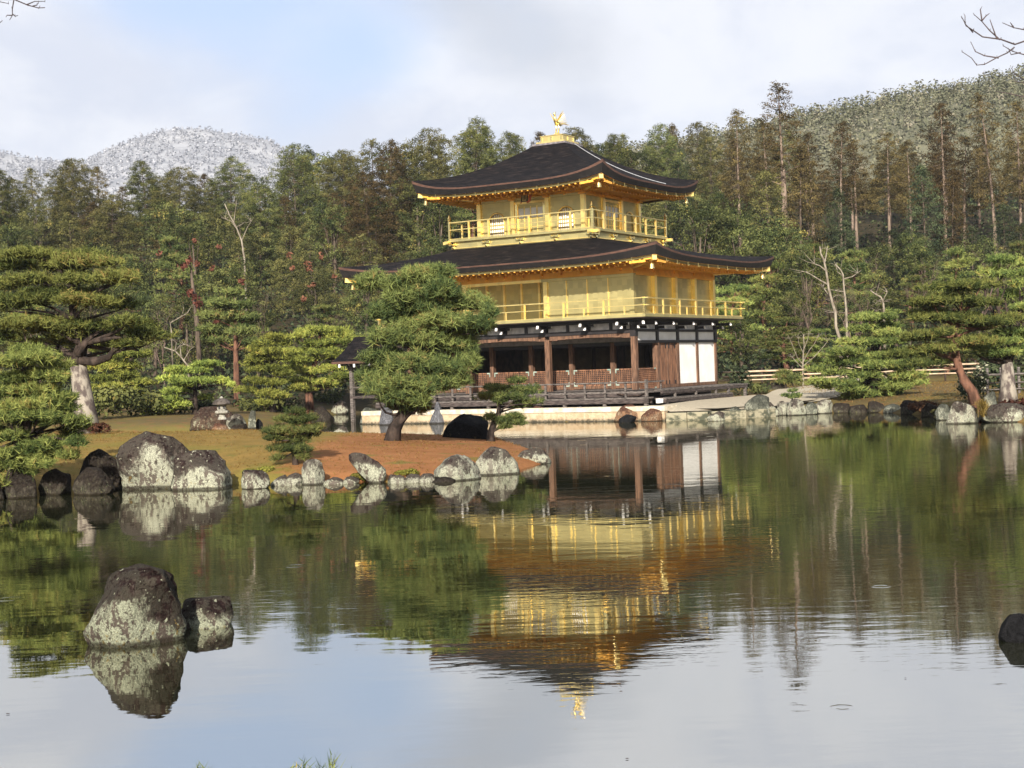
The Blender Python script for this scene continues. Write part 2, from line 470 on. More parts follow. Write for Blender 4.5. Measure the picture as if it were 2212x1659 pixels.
# side: one bay of doors, two of white plaster
for k in range(2):
    y0 = bay + .11 + k * .945
    d = pbox('wooden_door', 'wood_red', -.045, .03, y0 + .01, y0 + .935, 1.405, 3.255)
    g = MB()
    for i in range(1, 6): g.box(.032, .040, y0 + .935 * i / 6 - .006, y0 + .935 * i / 6 + .006, 1.45, 3.2)
    for yy in (y0 + .02, y0 + .885): g.box(.031, .052, yy, yy + .03, 1.41, 3.25)
    part(g, 'door_batten', MAT['wood'], d)
    g = MB(); g.box(.041, .056, y0 + .1, y0 + .22, 3.02, 3.24); g.box(.041, .056, y0 + .7, y0 + .82, 3.02, 3.24); g.box(.041, .056, y0 + .1, y0 + .2, 1.42, 1.58); g.box(.041, .056, y0 + .72, y0 + .82, 1.42, 1.58)
    part(g, 'door_hinge', MAT['black'], d)
for k in (2, 3): pbox('white_wall_panel', 'plaster', -.04, .04, k * bay + .102, (k + 1) * bay - .102, 1.402, 3.258)
pbox('side_lintel', 'black', -.11, .125, .13, WY + .12, 3.262, 3.375)
pbox('side_upper_beam', 'black', -.11, .125, .13, WY + .12, 3.75, 3.86)
for k in range(4): pbox('transom_panel', 'plaster', -.03, .05, k * bay + .11, (k + 1) * bay - .11, 3.377, 3.748)
for k in range(5): pbox('transom_post', 'black', -.1, .115, max(k * bay - .105, .132), k * bay + .105, 3.377, 3.748)
for k in range(4): pbox('upper_transom_panel', 'plaster_grey', -.05, .03, k * bay + .11, (k + 1) * bay - .11, 3.862, 4.158)
for k in range(5): pbox('upper_transom_post', 'black', -.12, .10, max(k * bay - .105, .132), k * bay + .105, 3.862, 4.158)
pbox('rear_upper_wall', 'wood_dark', WX, -.13, WY - .08, WY, 3.63, 4.16)
# front: arched brown beam, black beams, white transom in half bays
b = MB()
nseg = 24
for k in range(3):
    x1, x0 = -k * 2 * bay - .12, max(-(k + 1) * 2 * bay + .12, WX + .12)
    for i in range(10):
        u0, u1 = x0 + (x1 - x0) * i / 10, x0 + (x1 - x0) * (i + 1) / 10
        h0 = 3.46 + .10 * math.sin(math.pi * (i + .5) / 10) ** .5
        b.box(u0, u1, -.09, .09, h0, 3.70)
part(b, 'front_arched_beam', MAT['wood'])
pbox('front_black_beam', 'black', WX - .12, .13, -.125, .12, 3.702, 3.876)
n = 11
for k in range(n):
    x1 = -k * bay / 2
    if k == 10: x0 = WX
    else: x0 = -(k + 1) * bay / 2
    pbox('transom_panel', 'plaster_grey', x0 + .07, x1 - .07, -.05, .03, 3.878, 4.158)
for k in range(12):
    x = max(-k * bay / 2, WX); pbox('transom_post', 'black', x - .068, x + .068, -.11, .1, 3.878, 4.158)
pbox('balcony_girder', 'black', WX - .2, .2, -.2, WY + .2, 4.16, 4.30)
for x, y in ((0, 0), (0, WY)): pillar(x, y, 3.552 if y == 0 else 3.262, 4.159, .262, 'black', 'pillar_head')
# bracket arms with white painted ends
def bracket(x, y, dx, dy, long=.86):
    b = MB()
    px, py = -dy, dx
    b.bar((x + dx * .13, y + dy * .13, 4.09), (x + dx * long, y + dy * long, 4.09), .11, .13)
    b.bar((x + dx * .13, y + dy * .13, 3.94), (x + dx * .46, y + dy * .46, 3.94), .11, .13)
    b.bar((x + px * .32 + dx * .20, y + py * .32 + dy * .20, 4.095), (x - px * .32 + dx * .20, y - py * .32 + dy * .20, 4.095), .09, .10)
    o = part(b, 'bracket', MAT['black'])
    def tip(*q):
        t = MB(); t.bar(*q); part(t, 'painted_tip', MAT['white_paint'], o)
    tip((x + dx * (long + .002), y + dy * (long + .002), 4.08), (x + dx * (long + .05), y + dy * (long + .05), 4.10), .10, .14)
    tip((x + dx * .462, y + dy * .462, 3.93), (x + dx * .51, y + dy * .51, 3.95), .10, .14)
    for s in (1, -1):
        q = (x + px * .322 * s + dx * .20, y + py * .322 * s + dy * .20, 4.095); tip(q, (q[0] + px * .03 * s, q[1] + py * .03 * s, 4.095), .085, .10)
for k in range(6): bracket(-k * bay if k else -.35, 0, 0, -1)
bracket(WX + .1, 0, 0, -1)
for k in range(5): bracket(0, k * bay + (.35 if k == 0 else 0), 1, 0)
bracket(.10, -.10, .7071, -.7071, 1.1)

# ---- second storey
B2 = 1.02
pbox('balcony_floor', 'wood_dark', WX - B2 - .06, B2 + .06, -B2 - .06, WY + B2 + .06, 4.30, 4.405)
b = MB()
for (x0, x1, y0, y1) in ((WX - B2 - .08, B2 + .08, -B2 - .08, -B2 - .02), (B2 + .02, B2 + .08, -B2 - .018, WY + B2 + .08), (WX - B2 - .08, WX - B2 - .02, -B2 - .018, WY + B2 + .08), (WX - B2 - .018, B2 + .018, WY + B2 + .02, WY + B2 + .08)):
    b.box(x0, x1, y0, y1, 4.335, 4.452)
part(b, 'balcony_edge', MAT['gold_panel'])
pbox('upper_deck', 'gold_panel', WX - B2, B2, -B2, WY + B2, 4.407, 4.428)
def railing(name, x0, x1, y0, y1, zb, zs, posts_x, posts_y, short_x, short_y, w, cornerh, ext, finial=False):
    b = MB()
    for i, z in enumerate(zs):
        h = .046 if i == 0 else .038
        e = ext if i < 2 else 0
        o = .003 * i
        b.box(x0 - e, x1 + e, y0 - .028 + o, y0 + .028 - o, z - h / 2, z + h / 2); b.box(x0 - e, x1 + e, y1 - .028 + o, y1 + .028 - o, z - h / 2, z + h / 2)
        b.box(x0 - .027 + o, x0 + .027 - o, y0 - e, y1 + e, z - h / 2 + .004, z + h / 2 + .004); b.box(x1 - .027 + o, x1 + .027 - o, y0 - e, y1 + e, z - h / 2 + .004, z + h / 2 + .004)
    o = part(b, name, MAT['gold_rail'])
    def post(x, y, z1, ww):
        g = MB(); g.box(x - ww / 2, x + ww / 2, y - ww / 2, y + ww / 2, zb, z1); return g
    for x in posts_x:
        for y in (y0, y1): part(post(x, y, zs[0] - .03, w), 'baluster', MAT['gold_trim'], o)
    for y in posts_y:
        for x in (x0, x1): part(post(x, y, zs[0] - .03, w), 'baluster', MAT['gold_trim'], o)
    for x in short_x: part(post(x, y0, zs[1] - .03, w * .8), 'baluster', MAT['gold_trim'], o)
    for y in short_y:
        part(post(x1, y, zs[1] - .03, w * .8), 'baluster', MAT['gold_trim'], o)
    for x in (x0, x1):
        for y in (y0, y1):
            g = post(x, y, cornerh, w * 1.25)
            if finial: g.lathe([(.075, 0), (.09, .03), (.06, .06), (.085, .12), (.05, .20), (.008, .30)], (x, y, cornerh), 10)
            part(g, 'corner_post', MAT['gold_shiny'], o)
pz = [4.46 + .67, 4.46 + .37, 4.47]
railing('balcony_railing', WX - B2, B2, -B2, WY + B2, 4.43, pz, [-.9 - 1.95 * k for k in range(6)], [.85 + 1.7 * k for k in range(5)],
        [.1 - 1.95 * k for k in range(7)], [-.1 + 1.7 * k for k in range(6)], .07, 5.16, .22)
W2T = 6.68
# front wall of the right hand part, boarded panels between thin trim
XR = -4.33
for k in range(4):
    x1 = -.12 - k * (abs(XR) - .2) / 4; x0 = -.12 - (k + 1) * (abs(XR) - .2) / 4
    pbox('gold_wall_panel', 'gold_panel', x0 + .02, x1 - .02, -.02, .05, 4.432, 6.12)
    pbox('wall_batten', 'gold_trim', x0 - .02, x0 + .019, -.055, .04, 4.432, 6.12)
pillar(0, 0, 4.432, 6.12, .23, 'gold_panel', 'gold_column')
pbox('front_head_beam', 'gold_panel', XR - .1, .13, -.13, .1, 6.122, 6.25)
pbox('front_frieze', 'gold_eaves', WX, .05, -.03, .09, 6.252, W2T)
pbox('recess_side_wall', 'gold_panel', XR - .06, XR + .04, .06, 2.1, 4.432, 6.24)
pbox('recess_ceiling', 'gold_eaves', WX, XR, .1, 2.2, 6.26, 6.30)
# recessed wall behind the front veranda
pbox('recessed_wall', 'gold_panel', WX, XR - .07, 2.13, 2.22, 4.432, 6.255)
for k in range(8):
    x = XR - .55 - k * .95
    pbox('wall_batten', 'gold_trim', x - .05, x + .05, 2.07, 2.128, 4.432, 6.25)
g = MB(); lw = .012
for i in range(8): g.box(XR - 1.28 + .1 * i, XR - 1.28 + .1 * i + lw, 2.085, 2.12, 5.15, 6.0)
for j in range(9): g.box(XR - 1.30, XR - .56, 2.08, 2.122, 5.15 + .105 * j, 5.15 + .105 * j + lw)
g.box(XR - 1.30, XR - .56, 2.123, 2.129, 5.15, 6.0, 1)
part(g, 'lattice_window', [MAT['gold_trim'], MAT['wood_red']])
for x in (-2 * bay, -4 * bay, WX): pillar(x, 0.0, 4.432, 6.25, .2, 'gold_trim', 'gold_column')
pbox('front_lower_beam', 'gold_trim', WX, XR - .1, -.09, .09, 6.12, 6.251)
# right hand side: five columns with panels set back between them
for k in range(1, 5): pillar(0, k * bay if k < 4 else WY, 4.432, 6.24, .22, 'gold_trim', 'gold_column')
for k in range(4): pbox('gold_wall_panel', 'gold_panel', -.16, -.08, k * bay + .112, (k + 1) * bay - .112, 4.432, 6.20)
pbox('side_head_beam', 'gold_eaves', -.13, .10, .13, WY + .12, 6.202, 6.36)
pbox('side_frieze', 'gold_eaves', -.09, .04, .10, WY + .1, 6.362, W2T)
for k in range(1, 5): pillar(0.0, k * bay if k < 4 else WY, 6.362, W2T, .20, 'gold_eaves', 'frieze_strut')
pbox('rear_wall', 'gold_panel', WX, -.12, WY - .05, WY + .05, 4.432, W2T)
pbox('far_wall', 'gold_panel', WX - .05, WX + .05, .1, WY - .06, 4.432, W2T)
for k in range(12):
    x = -.55 - .97 * k
    g = MB(); g.bar((x - .30, -.16, 6.56), (x + .30, -.16, 6.56), .12, .09); g.box(x - .07, x + .07, -.20, -.035, 6.38, 6.50); g.bar((x, -.05, 6.62), (x, -.55, 6.62), .10, .09)
    part(g, 'eave_bracket', MAT['gold_eaves'])

# ---- roofs
def roof(name, x0, x1, y0, y1, zt0, zb0, fl_t, fl_b, pw, inner, ztop, wall, zwall, sag=.45, cap=None):
    cx, cy = (x0 + x1) / 2, (y0 + y1) / 2
    hx, hy = (x1 - x0) / 2, (y1 - y0) / 2
    ix0, ix1, iy0, iy1 = inner
    NS, NTT = 48, 14
    V = []; F = []; Mi = []
    def side(k, s, t):                  # k side 0 S,1 E,2 N,3 W ; s -1..1 along the eave ; t 0..1 up the slope
        c0 = [(x0, y0), (x1, y0), (x1, y1), (x0, y1)][k]; c1 = [(x1, y0), (x1, y1), (x0, y1), (x0, y0)][k]
        i0 = [(ix0, iy0), (ix1, iy0), (ix1, iy1), (ix0, iy1)][k]; i1 = [(ix1, iy0), (ix1, iy1), (ix0, iy1), (ix0, iy0)][k]
        u = (s + 1) / 2
        ax, ay = c0[0] + (c1[0] - c0[0]) * u, c0[1] + (c1[1] - c0[1]) * u
        bx, by = i0[0] + (i1[0] - i0[0]) * u, i0[1] + (i1[1] - i0[1]) * u
        g = (1 - sag) * t + sag * t * t
        z = zt0 + fl_t * abs(s) ** pw * (1 - t) ** 2 + (ztop - zt0) * g
        return (ax + (bx - ax) * t, ay + (by - ay) * t, z)
    for k in range(4):
        b0 = len(V)
        for j in range(NTT + 1):
            for i in range(NS + 1): V.append(side(k, -1 + 2 * i / NS, j / NTT))
        for j in range(NTT):
            for i in range(NS):
                a = b0 + j * (NS + 1) + i; F.append((a, a + 1, a + NS + 2, a + NS + 1))
    ob = mesh_obj(name, V, F, MAT['shingle'], H, smooth=True)
    # eave edge: reddish cut-bark strip above a thick black underlayer, then gold fascia
    def lip(inset, zoff_t, zoff_b, mname, pname, par, frac0, frac1):
        V = []; F = []
        for k in range(4):
            b0 = len(V)
            for i in range(NS + 1):
                s = -1 + 2 * i / NS
                p = side(k, s, 0)
                qx = cx + (p[0] - cx) * (1 - inset[0] / hx); qy = cy + (p[1] - cy) * (1 - inset[0] / hy)
                rx = cx + (p[0] - cx) * (1 - inset[1] / hx); ry = cy + (p[1] - cy) * (1 - inset[1] / hy)
                zt_ = p[2]; zb_ = zb0 + fl_b * abs(s) ** pw
                za = zt_ + (zb_ - zt_) * frac0 + zoff_t; zb = zt_ + (zb_ - zt_) * frac1 + zoff_b
                V += [(qx, qy, za), (rx, ry, zb)]
            for i in range(NS):
                a = b0 + 2 * i; F.append((a, a + 1, a + 3, a + 2))
        return mesh_obj(pname, V, F, MAT[mname], par, smooth=False)
    lip((0, 0.015), .0, 0, 'shingle_edge', 'eave_strip', ob, 0, .24)
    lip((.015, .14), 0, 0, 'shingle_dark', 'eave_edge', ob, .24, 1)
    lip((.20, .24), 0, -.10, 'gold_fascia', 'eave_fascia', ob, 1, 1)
    # soffit and rafters
    V = []; F = []
    wx0, wx1, wy0, wy1 = wall
    for k in range(4):
        b0 = len(V)
        for i in range(NS + 1):
            s = -1 + 2 * i / NS; p = side(k, s, 0); zb_ = zb0 + fl_b * abs(s) ** pw
            V.append((cx + (p[0] - cx) * (1 - .13 / hx), cy + (p[1] - cy) * (1 - .13 / hy), zb_ - .004))
            V.append((min(max(p[0], wx0), wx1) if k in (0, 2) else (wx1 if k == 1 else wx0), min(max(p[1], wy0), wy1) if k in (1, 3) else (wy0 if k == 0 else wy1), zwall))
        for i in range(NS):
            a = b0 + 2 * i; F.append((a, a + 1, a + 3, a + 2))
    mesh_obj('soffit', V, F, MAT['gold_eaves'], ob)
    for k in (0, 1, 3):
        r = MB()
        L = 2 * (hx if k == 0 else hy); n = int(L / .30)
        for i in range(1, n):
            s = -1 + 2 * i / n
            p = side(k, s, 0); zb_ = zb0 + fl_b * abs(s) ** pw
            if k == 0: q = (min(max(p[0], wx0 - .6 - (p[0] - wx0) * -.5 if p[0] < wx0 else p[0]), wx1 + (p[0] - wx1) * .5 if p[0] > wx1 else p[0]), wy0 if wx0 < p[0] < wx1 else wy0 - .9)
            elif k == 1: q = (wx1 if wy0 < p[1] < wy1 else wx1 + .9, p[1])
            else: q = (wx0 if wy0 < p[1] < wy1 else wx0 - .9, p[1])
            if k == 0: q = (p[0], q[1])
            e = np.array([cx + (p[0] - cx) * (1 - .26 / hx), cy + (p[1] - cy) * (1 - .26 / hy), zb_ - .10])
            f = np.array([q[0], q[1], zwall - .06])
            if k == 0: e[0] = p[0]
            else: e[1] = p[1]
            m_ = e + (f - e) * .42
            r.bar(e, m_ + (0, 0, .0), .075, .085)
            r.bar(e + (f - e) * .36 + np.array((0, 0, -.085)), f + np.array((0, 0, -.06)), .09, .10)
        part(r, 'eave_rafters', MAT['gold_eaves'], ob)
    # hip rafters at the corners with a hanging bell
    for (sx, sy, ex, ey, wx, wy) in ((-1, -1, x0, y0, wx0, wy0), (1, -1, x1, y0, wx1, wy0), (1, 1, x1, y1, wx1, wy1), (-1, 1, x0, y1, wx0, wy1)):
        g = MB(); zc = zb0 + fl_b
        a = np.array((wx, wy, zwall - .14)); c = np.array((ex - sx * .34, ey - sy * .34, zc - .14))
        g.bar(a, c, .17, .20); g.bar(c + (0, 0, .0), c + np.array((sx * .14, sy * .14, .02)), .19, .22)
        part(g, 'hip_rafter', MAT['gold_trim'], ob)
        g = MB(); q = c + np.array((-sx * .12, -sy * .12, -.14))
        g.tube([q, q - (0, 0, .06)], .012, 5); g.lathe([(.03, 0), (.075, -.05), (.085, -.16), (.11, -.24), (.03, -.245)][::-1], tuple(q - (0, 0, .05)), 10)
        part(g, 'hanging_bell', MAT['gold_shiny'], ob)
    # small gutter hooks under the eave
    for k in (0, 1, 3):
        L = 2 * (hx if k == 0 else hy); n = int(L / 1.05)
        for i in range(1, n):
            g = MB()
            s = -1 + 2 * i / n; p = side(k, s, 0); zb_ = zb0 + fl_b * abs(s) ** pw
            a = np.array([cx + (p[0] - cx) * (1 - .14 / hx), cy + (p[1] - cy) * (1 - .14 / hy), zb_])
            g.bar(a + (0, 0, .02), a - (0, 0, .16), .014, .014, upv=(0, 1, 0))
            d = {0: (0, -1, 0), 1: (1, 0, 0), 3: (-1, 0, 0)}[k]; g.bar(a - (0, 0, .16), a - (0, 0, .13) + np.array(d) * .10, .014, .014)
            part(g, 'gutter_hook', MAT['gold_panel'], ob)
    return ob, side
R2, side2 = roof('lower_roof', -14.0, 2.3, -2.3, 10.8, 6.90, 6.63, .43, .20, 4.0, (-9.35, -2.35, .75, 7.75), 8.02, (WX, 0, 0, WY), W2T, .30)
R3, side3 = roof('upper_roof', -10.8, -.85, -.72, 9.22, 10.60, 10.32, .56, .28, 4.0, (-6.62, -4.98, 3.43, 5.07), 12.80, (-8.55, -3.05, 1.5, 7.0), 10.38, .45)

# ---- third storey
a0, a1, c0, c1 = -8.55, -3.05, 1.5, 7.0
p0, p1, q0, q1 = -9.60, -2.10, .50, 8.0
pbox('skirt', 'gold_panel', p0 + .10, p1 - .10, q0 + .10, q1 - .10, 7.70, 8.30)
pbox('upper_balcony_floor', 'gold_panel', p0 - .07, p1 + .07, q0 - .07, q1 + .07, 8.302, 8.395)
g = MB()
for (x, y, dx, dy) in [(p0, q0, -1, 0), (p0, q0, 0, -1), (p1, q0, 1, 0), (p1, q0, 0, -1), (p1, q1, 1, 0), (p1, q1, 0, 1), (p0, q1, -1, 0)]:
    g.bar((x, y, 8.26), (x + dx * .34, y + dy * .34, 8.26), .16, .13)
part(g, 'projecting_beam_end', MAT['gold_trim'])
for k in range(5):
    x = p0 + .12 + (p1 - p0 - .24) * k / 4
    g = MB(); g.lathe([(.02, -.16), (.07, -.10), (.05, -.03), (.10, .03)], (x, q0 + .06, 8.12), 8); g.bar((x - .20, q0 + .04, 8.16), (x + .20, q0 + .04, 8.16), .08, .06); g.box(x - .22, x - .15, q0 + .0, q0 + .08, 8.17, 8.24); g.box(x + .15, x + .22, q0 + .0, q0 + .08, 8.17, 8.24)
    part(g, 'balcony_bracket', MAT['gold_shiny'])
    y = q0 + .45 + (q1 - q0 - .57) * k / 4
    g = MB(); g.lathe([(.02, -.16), (.07, -.10), (.05, -.03), (.10, .03)], (p1 - .06, y, 8.12), 8); g.bar((p1 - .04, y - .20, 8.16), (p1 - .04, y + .20, 8.16), .08, .06); g.box(p1 - .08, p1, y - .22, y - .15, 8.17, 8.24); g.box(p1 - .08, p1, y + .15, y + .22, 8.17, 8.24)
    part(g, 'balcony_bracket', MAT['gold_shiny'])
g = MB(); g.box(p0 + .05, p1 - .05, q0 + .05, q0 + .098, 7.98, 8.01); g.box(p1 - .098, p1 - .05, q0 + .05, q1 - .1, 7.98, 8.01)
part(g, 'skirt_moulding', MAT['gold_trim'])
railing('upper_balcony_railing', p0, p1, q0, q1, 8.397, [9.20, 8.86, 8.43], [p0 + 1.07 * k for k in range(1, 7)], [q0 + 1.07 * k for k in range(1, 7)], [], [], .075, 9.26, .0, True)
bw = (a1 - a0) / 3
def wall_side(axis):
    # axis 'x': front wall (y=c0) facing -y ; 'y': side wall (x=a1) facing +x
    def bx(name, mat, u0, u1, d0, d1, z0, z1, parent=None):     # u along the wall, d outwards
        if axis == 'x': return pbox(name, mat, u0, u1, c0 - d1, c0 - d0, z0, z1, parent)
        return pbox(name, mat, a1 + d0, a1 + d1, u0, u1, z0, z1, parent)
    s0, s1 = (a0, a1) if axis == 'x' else (c0, c1)
    for k in range(3):
        u0, u1 = s0 + bw * k + .10, s0 + bw * (k + 1) - .10
        mid = (u0 + u1) / 2
        if k == 1:
            bx('gold_wall_panel', 'gold_panel', u0, u1, -.12, -.06, 8.397, 10.03)
            for j in range(4):
                w0 = u0 + .14 + (u1 - u0 - .28) * j / 4; w1 = u0 + .14 + (u1 - u0 - .28) * (j + 1) / 4
                d = bx('panelled_door', 'gold_panel', w0 + .015, w1 - .015, -.058, -.02, 8.45, 9.72)
                bx('door_frame', 'gold_trim', w0 - .012, w0 + .014, -.058, .0, 8.45, 9.74, d)
                for zz in (8.78, 9.15): bx('door_rail', 'gold_trim', w0 + .016, w1 - .016, -.019, -.006, zz, zz + .03, d)
                bx('door_lattice', 'paper', w0 + .04, w1 - .04, -.0195, -.012, 9.22, 9.66, d)
            for w0 in (u0 + .02, u1 - .14): bx('door_post', 'gold_shiny', w0, w0 + .12, -.058, .05, 8.40, 9.86)
            bx('door_lintel', 'gold_trim', u0 + .0, u1 - .0, -.0575, .03, 9.865, 9.97)
        else:
            # wall with an opening shaped like a flame-headed window
            N = 22; hw, zb, zt = .42, 8.46, 9.56
            def outline(sc=1.0, bot=zb):
                pts = [(-hw * sc * 1.06, bot), (-hw * sc, bot + .45), (-hw * sc * .97, 9.12)]
                for i in range(1, 8):
                    a = math.pi * i / 8; pts.append((-hw * sc * .97 * math.cos(a) * (1.0 if abs(math.cos(a)) > .2 else 1.0), 9.12 + (zt - 9.12) * sc * math.sin(a) ** .8))
                pts += [(hw * sc * .97, 9.12), (hw * sc, bot + .45), (hw * sc * 1.06, bot)]
                return pts
            out = outline()
            g = MB(); V = []
            def P3(u, d, z): return (mid + u, c0 - d, z) if axis == 'x' else (a1 + d, mid + u, z)
            half = (u1 - u0) / 2
            tops = [(-half, 8.397)] + [(-half, z) for z in (8.9, 9.3)] + [(-half + 2 * half * i / 6, 10.03) for i in range(7)] + [(half, z) for z in (9.3, 8.9)] + [(half, 8.397)]
            ins = out
            m_ = len(ins)
            tt = []
            for i in range(m_):
                f = i / (m_ - 1) * (len(tops) - 1); j = min(int(f), len(tops) - 2); f -= j
                tt.append((tops[j][0] + (tops[j + 1][0] - tops[j][0]) * f, tops[j][1] + (tops[j + 1][1] - tops[j][1]) * f))
            V = [P3(u, -.02, z) for u, z in ins] + [P3(u, -.02, z) for u, z in tt] + [P3(u, -.14, z) for u, z in ins]
            Fc = []
            for i in range(m_ - 1):
                Fc.append((i, i + 1, m_ + i + 1, m_ + i)); Fc.append((i, 2 * m_ + i, 2 * m_ + i + 1, i + 1))
            Fc.append((0, m_, 2 * m_ - 1, m_ - 1))
            g.add(V, Fc); part(g, 'gold_wall_panel', MAT['gold_panel'])
            # window: paper behind bars, framed
            win = MB(); V = [P3(u, -.12, z) for u, z in out]; win.add(V, [tuple(range(len(V)))])
            wo = part(win, 'arched_window', MAT['paper'])
            lt = MB()
            for i in range(-3, 4):
                if abs(i) <= 3: lt.add(*_bar(P3(i * .115, -.09, zb), P3(i * .115, -.09, zt - .03 - .018 * i * i), .03))
            for z in (8.66, 8.84, 9.02): lt.add(*_bar(P3(-hw, -.085, z), P3(hw, -.085, z), .03))
            part(lt, 'window_bars', MAT['gold_rail'], wo)
            fr = MB()
            fr.tube([P3(u, .0, z) for u, z in out], .035, 6)
            part(fr, 'window_frame', MAT['gold_trim'], wo)
    for k in range(4):
        u = s0 + bw * k
        if axis == 'y' and k == 0: continue
        if axis == 'x': pillar(u, c0, 8.397, 10.03, .2, 'gold_trim', 'gold_column')
        else: pillar(a1, u, 8.397, 10.03, .2, 'gold_trim', 'gold_column')
    bx('head_beam', 'gold_panel' if axis == 'x' else 'gold_eaves', s0 + (-.1 if axis == 'x' else .1), s1 + .1, -.1, .085, 10.032, 10.13)
    bx('frieze', 'gold_eaves', s0 + (-.06 if axis == 'x' else .07), s1 + .06, -.08, .05, 10.132, 10.40)
    for k in range(7):
        u = s0 + bw * k / 2
        big = k % 2 == 0
        g = MB()
        def pt(uu, d, z): return (uu, c0 - d, z) if axis == 'x' else (a1 + d, uu, z)
        if big:
            g.add(*_bar(pt(u, .1, 10.20), pt(u, .62, 10.27), .14, .10)); g.add(*_bar(pt(u - .32, .22, 10.20), pt(u + .32, .22, 10.20), .11, .09)); g.add(*_bar(pt(u - .45, .48, 10.29), pt(u + .45, .48, 10.29), .10, .10))
            for e in (-.28, 0, .28): g.add(*_bar(pt(u + e - .07, .22, 10.30), pt(u + e + .07, .22, 10.30), .13, .08))
            g.add(*_bar(pt(u - .15, .12, 10.09), pt(u + .15, .12, 10.09), .16, .09))
        else:
            g.add(*_bar(pt(u - .05, .075, 10.20), pt(u + .05, .075, 10.20), .05, .24)); g.add(*_bar(pt(u - .16, .10, 10.32), pt(u + .16, .10, 10.32), .09, .07))
        part(g, 'eave_bracket', MAT['gold_eaves'])
def _bar(a, b, wd, hg=None):
    q = MB(); d = np.array(b, float) - np.array(a, float)
    q.bar(a, b, wd, hg or wd, upv=(0, 0, 1) if abs(d[2]) < .9 * np.linalg.norm(d) else (0.3, 1, 0)); return q.V, q.F
wall_side('x'); wall_side('y')
pbox('back_wall', 'gold_panel', a0 + .1, a1 - .15, c1 - .05, c1 + .05, 8.397, 10.39)
pbox('west_wall', 'gold_panel', a0 - .05, a0 + .05, c0 + .1, c1 - .06, 8.397, 10.39)
pbox('core_wall', 'gold_eaves', a0 + .3, a1 - .3, c0 + .3, c1 - .3, 8.40, 10.37)
# name plaque hanging under the front eave, tilted forward
pq = MB()
pq.box(-.17, .17, -.03, .0, -.27, .27, 0)
for (x0, x1, z0, z1) in ((-.23, -.172, -.31, .31), (.172, .23, -.31, .31), (-.23, .23, -.36, -.311), (-.23, .23, .311, .36)): pq.box(x0, x1, -.055, .01, z0, z1, 1)
for s in (-1, 1):
    pq.bar((s * .20, -.02, -.36), (s * .25, -.02, -.47), .06, .05, 2)
pq.bar((.24, .0, .30), (.42, .04, .20), .03, .16, 2); pq.bar((.40, .04, .28), (.34, .03, -.34), .05, .16, 2, upv=(1, .2, 0)); pq.bar((.34, .03, -.30), (.26, .0, -.42), .05, .12, 2)
plq = part(pq, 'name_plaque', [MAT['gold_panel'], MAT['black'], MAT['plaque_red']])
plq.scale = (.72, .72, .66); plq.location = (-5.66, .80, 10.09); plq.rotation_euler = (R(-14), 0, 0)
try:
    cu = bpy.data.curves.new('plaque_writing', 'FONT'); cu.body = '\u7a76\n\u7adf\n\u9802'; cu.align_x = 'CENTER'; cu.align_y = 'CENTER'; cu.size = .20; cu.space_line = .80; cu.extrude = .004
    to = bpy.data.objects.new('plaque_writing', cu); COL.objects.link(to)
    dg = bpy.context.evaluated_depsgraph_get(); dg.update()
    me = bpy.data.meshes.new_from_object(to.evaluated_get(dg))
    bpy.data.objects.remove(to)
    wr = bpy.data.objects.new('plaque_writing', me); COL.objects.link(wr)
    me.materials.clear(); me.materials.append(MAT['black'])
    wr.parent = plq; wr.location = (0, -.036, 0); wr.rotation_euler = (R(90), 0, 0)
except Exception as ex:
    print('writing', ex)
# ridge cap, stepped golden pedestal and the phoenix
ox, oy = -5.80, 4.25
pbox('ridge_cap', 'lead', ox - .88, ox + .88, oy - .88, oy + .88, 12.66, 12.84)
ped = pbox('roof_pedestal', 'gold_rail', ox - .74, ox + .74, oy - .74, oy + .74, 12.842, 12.94)
g = MB(); g.box(ox - .58, ox + .58, oy - .58, oy + .58, 12.942, 13.20); g.box(ox - .61, ox + .61, oy - .61, oy + .61, 13.201, 13.235)
g.lathe([(.52, 0), (.30, .05), (.16, .10), (.10, .15)], (ox, oy, 13.236), 12); part(g, 'pedestal_box', MAT['gold_rail'], ped)
g = MB()
for s in (-.54, 0, .54):
    for z in (13.0,):
        g.box(ox + s - .05, ox + s + .05, oy - .596, oy - .585, z - .03, z + .16); g.box(ox + .585, ox + .596, oy + s - .05, oy + s + .05, z - .03, z + .16)
part(g, 'pedestal_fitting', MAT['gold_shiny'], ped)
ph = MB()                                 # body of the bird, facing the water
fd = np.array([-.15, -1.0]); fd /= np.linalg.norm(fd)
def bp(f, s, z): return (ox + fd[0] * f - fd[1] * s * 1.0, oy + fd[1] * f + fd[0] * s, z)
ph.tube([bp(-.26, 0, 13.80), bp(-.14, 0, 13.84), bp(0, 0, 13.90), bp(.10, 0, 14.0), bp(.14, 0, 14.10), bp(.13, 0, 14.20), bp(.16, 0, 14.29), bp(.20, 0, 14.31)], [.03, .10, .125, .095, .055, .045, .06, .03], 10)
ph.tube([bp(.19, 0, 14.31), bp(.29, 0, 14.28)], [.03, .006], 6)
for s in (-1, 1):
    ph.tube([bp(-.02, s * .07, 13.84), bp(-.05, s * .075, 13.62), bp(.0, s * .075, 13.37)], [.06, .035, .03], 7)
    for f in (-.08, .05, .10): ph.tube([bp(0, s * .075, 13.385), bp(f, s * (.075 + abs(f) * .2), 13.375)], [.02, .012], 5)
for k in range(3): ph.tube([bp(.15, 0, 14.32), bp(.10 - .04 * k, 0, 14.37 + .012 * k)], [.018, .006], 5)
phx = part(ph, 'phoenix_ornament', MAT['gold_shiny'], None, True)
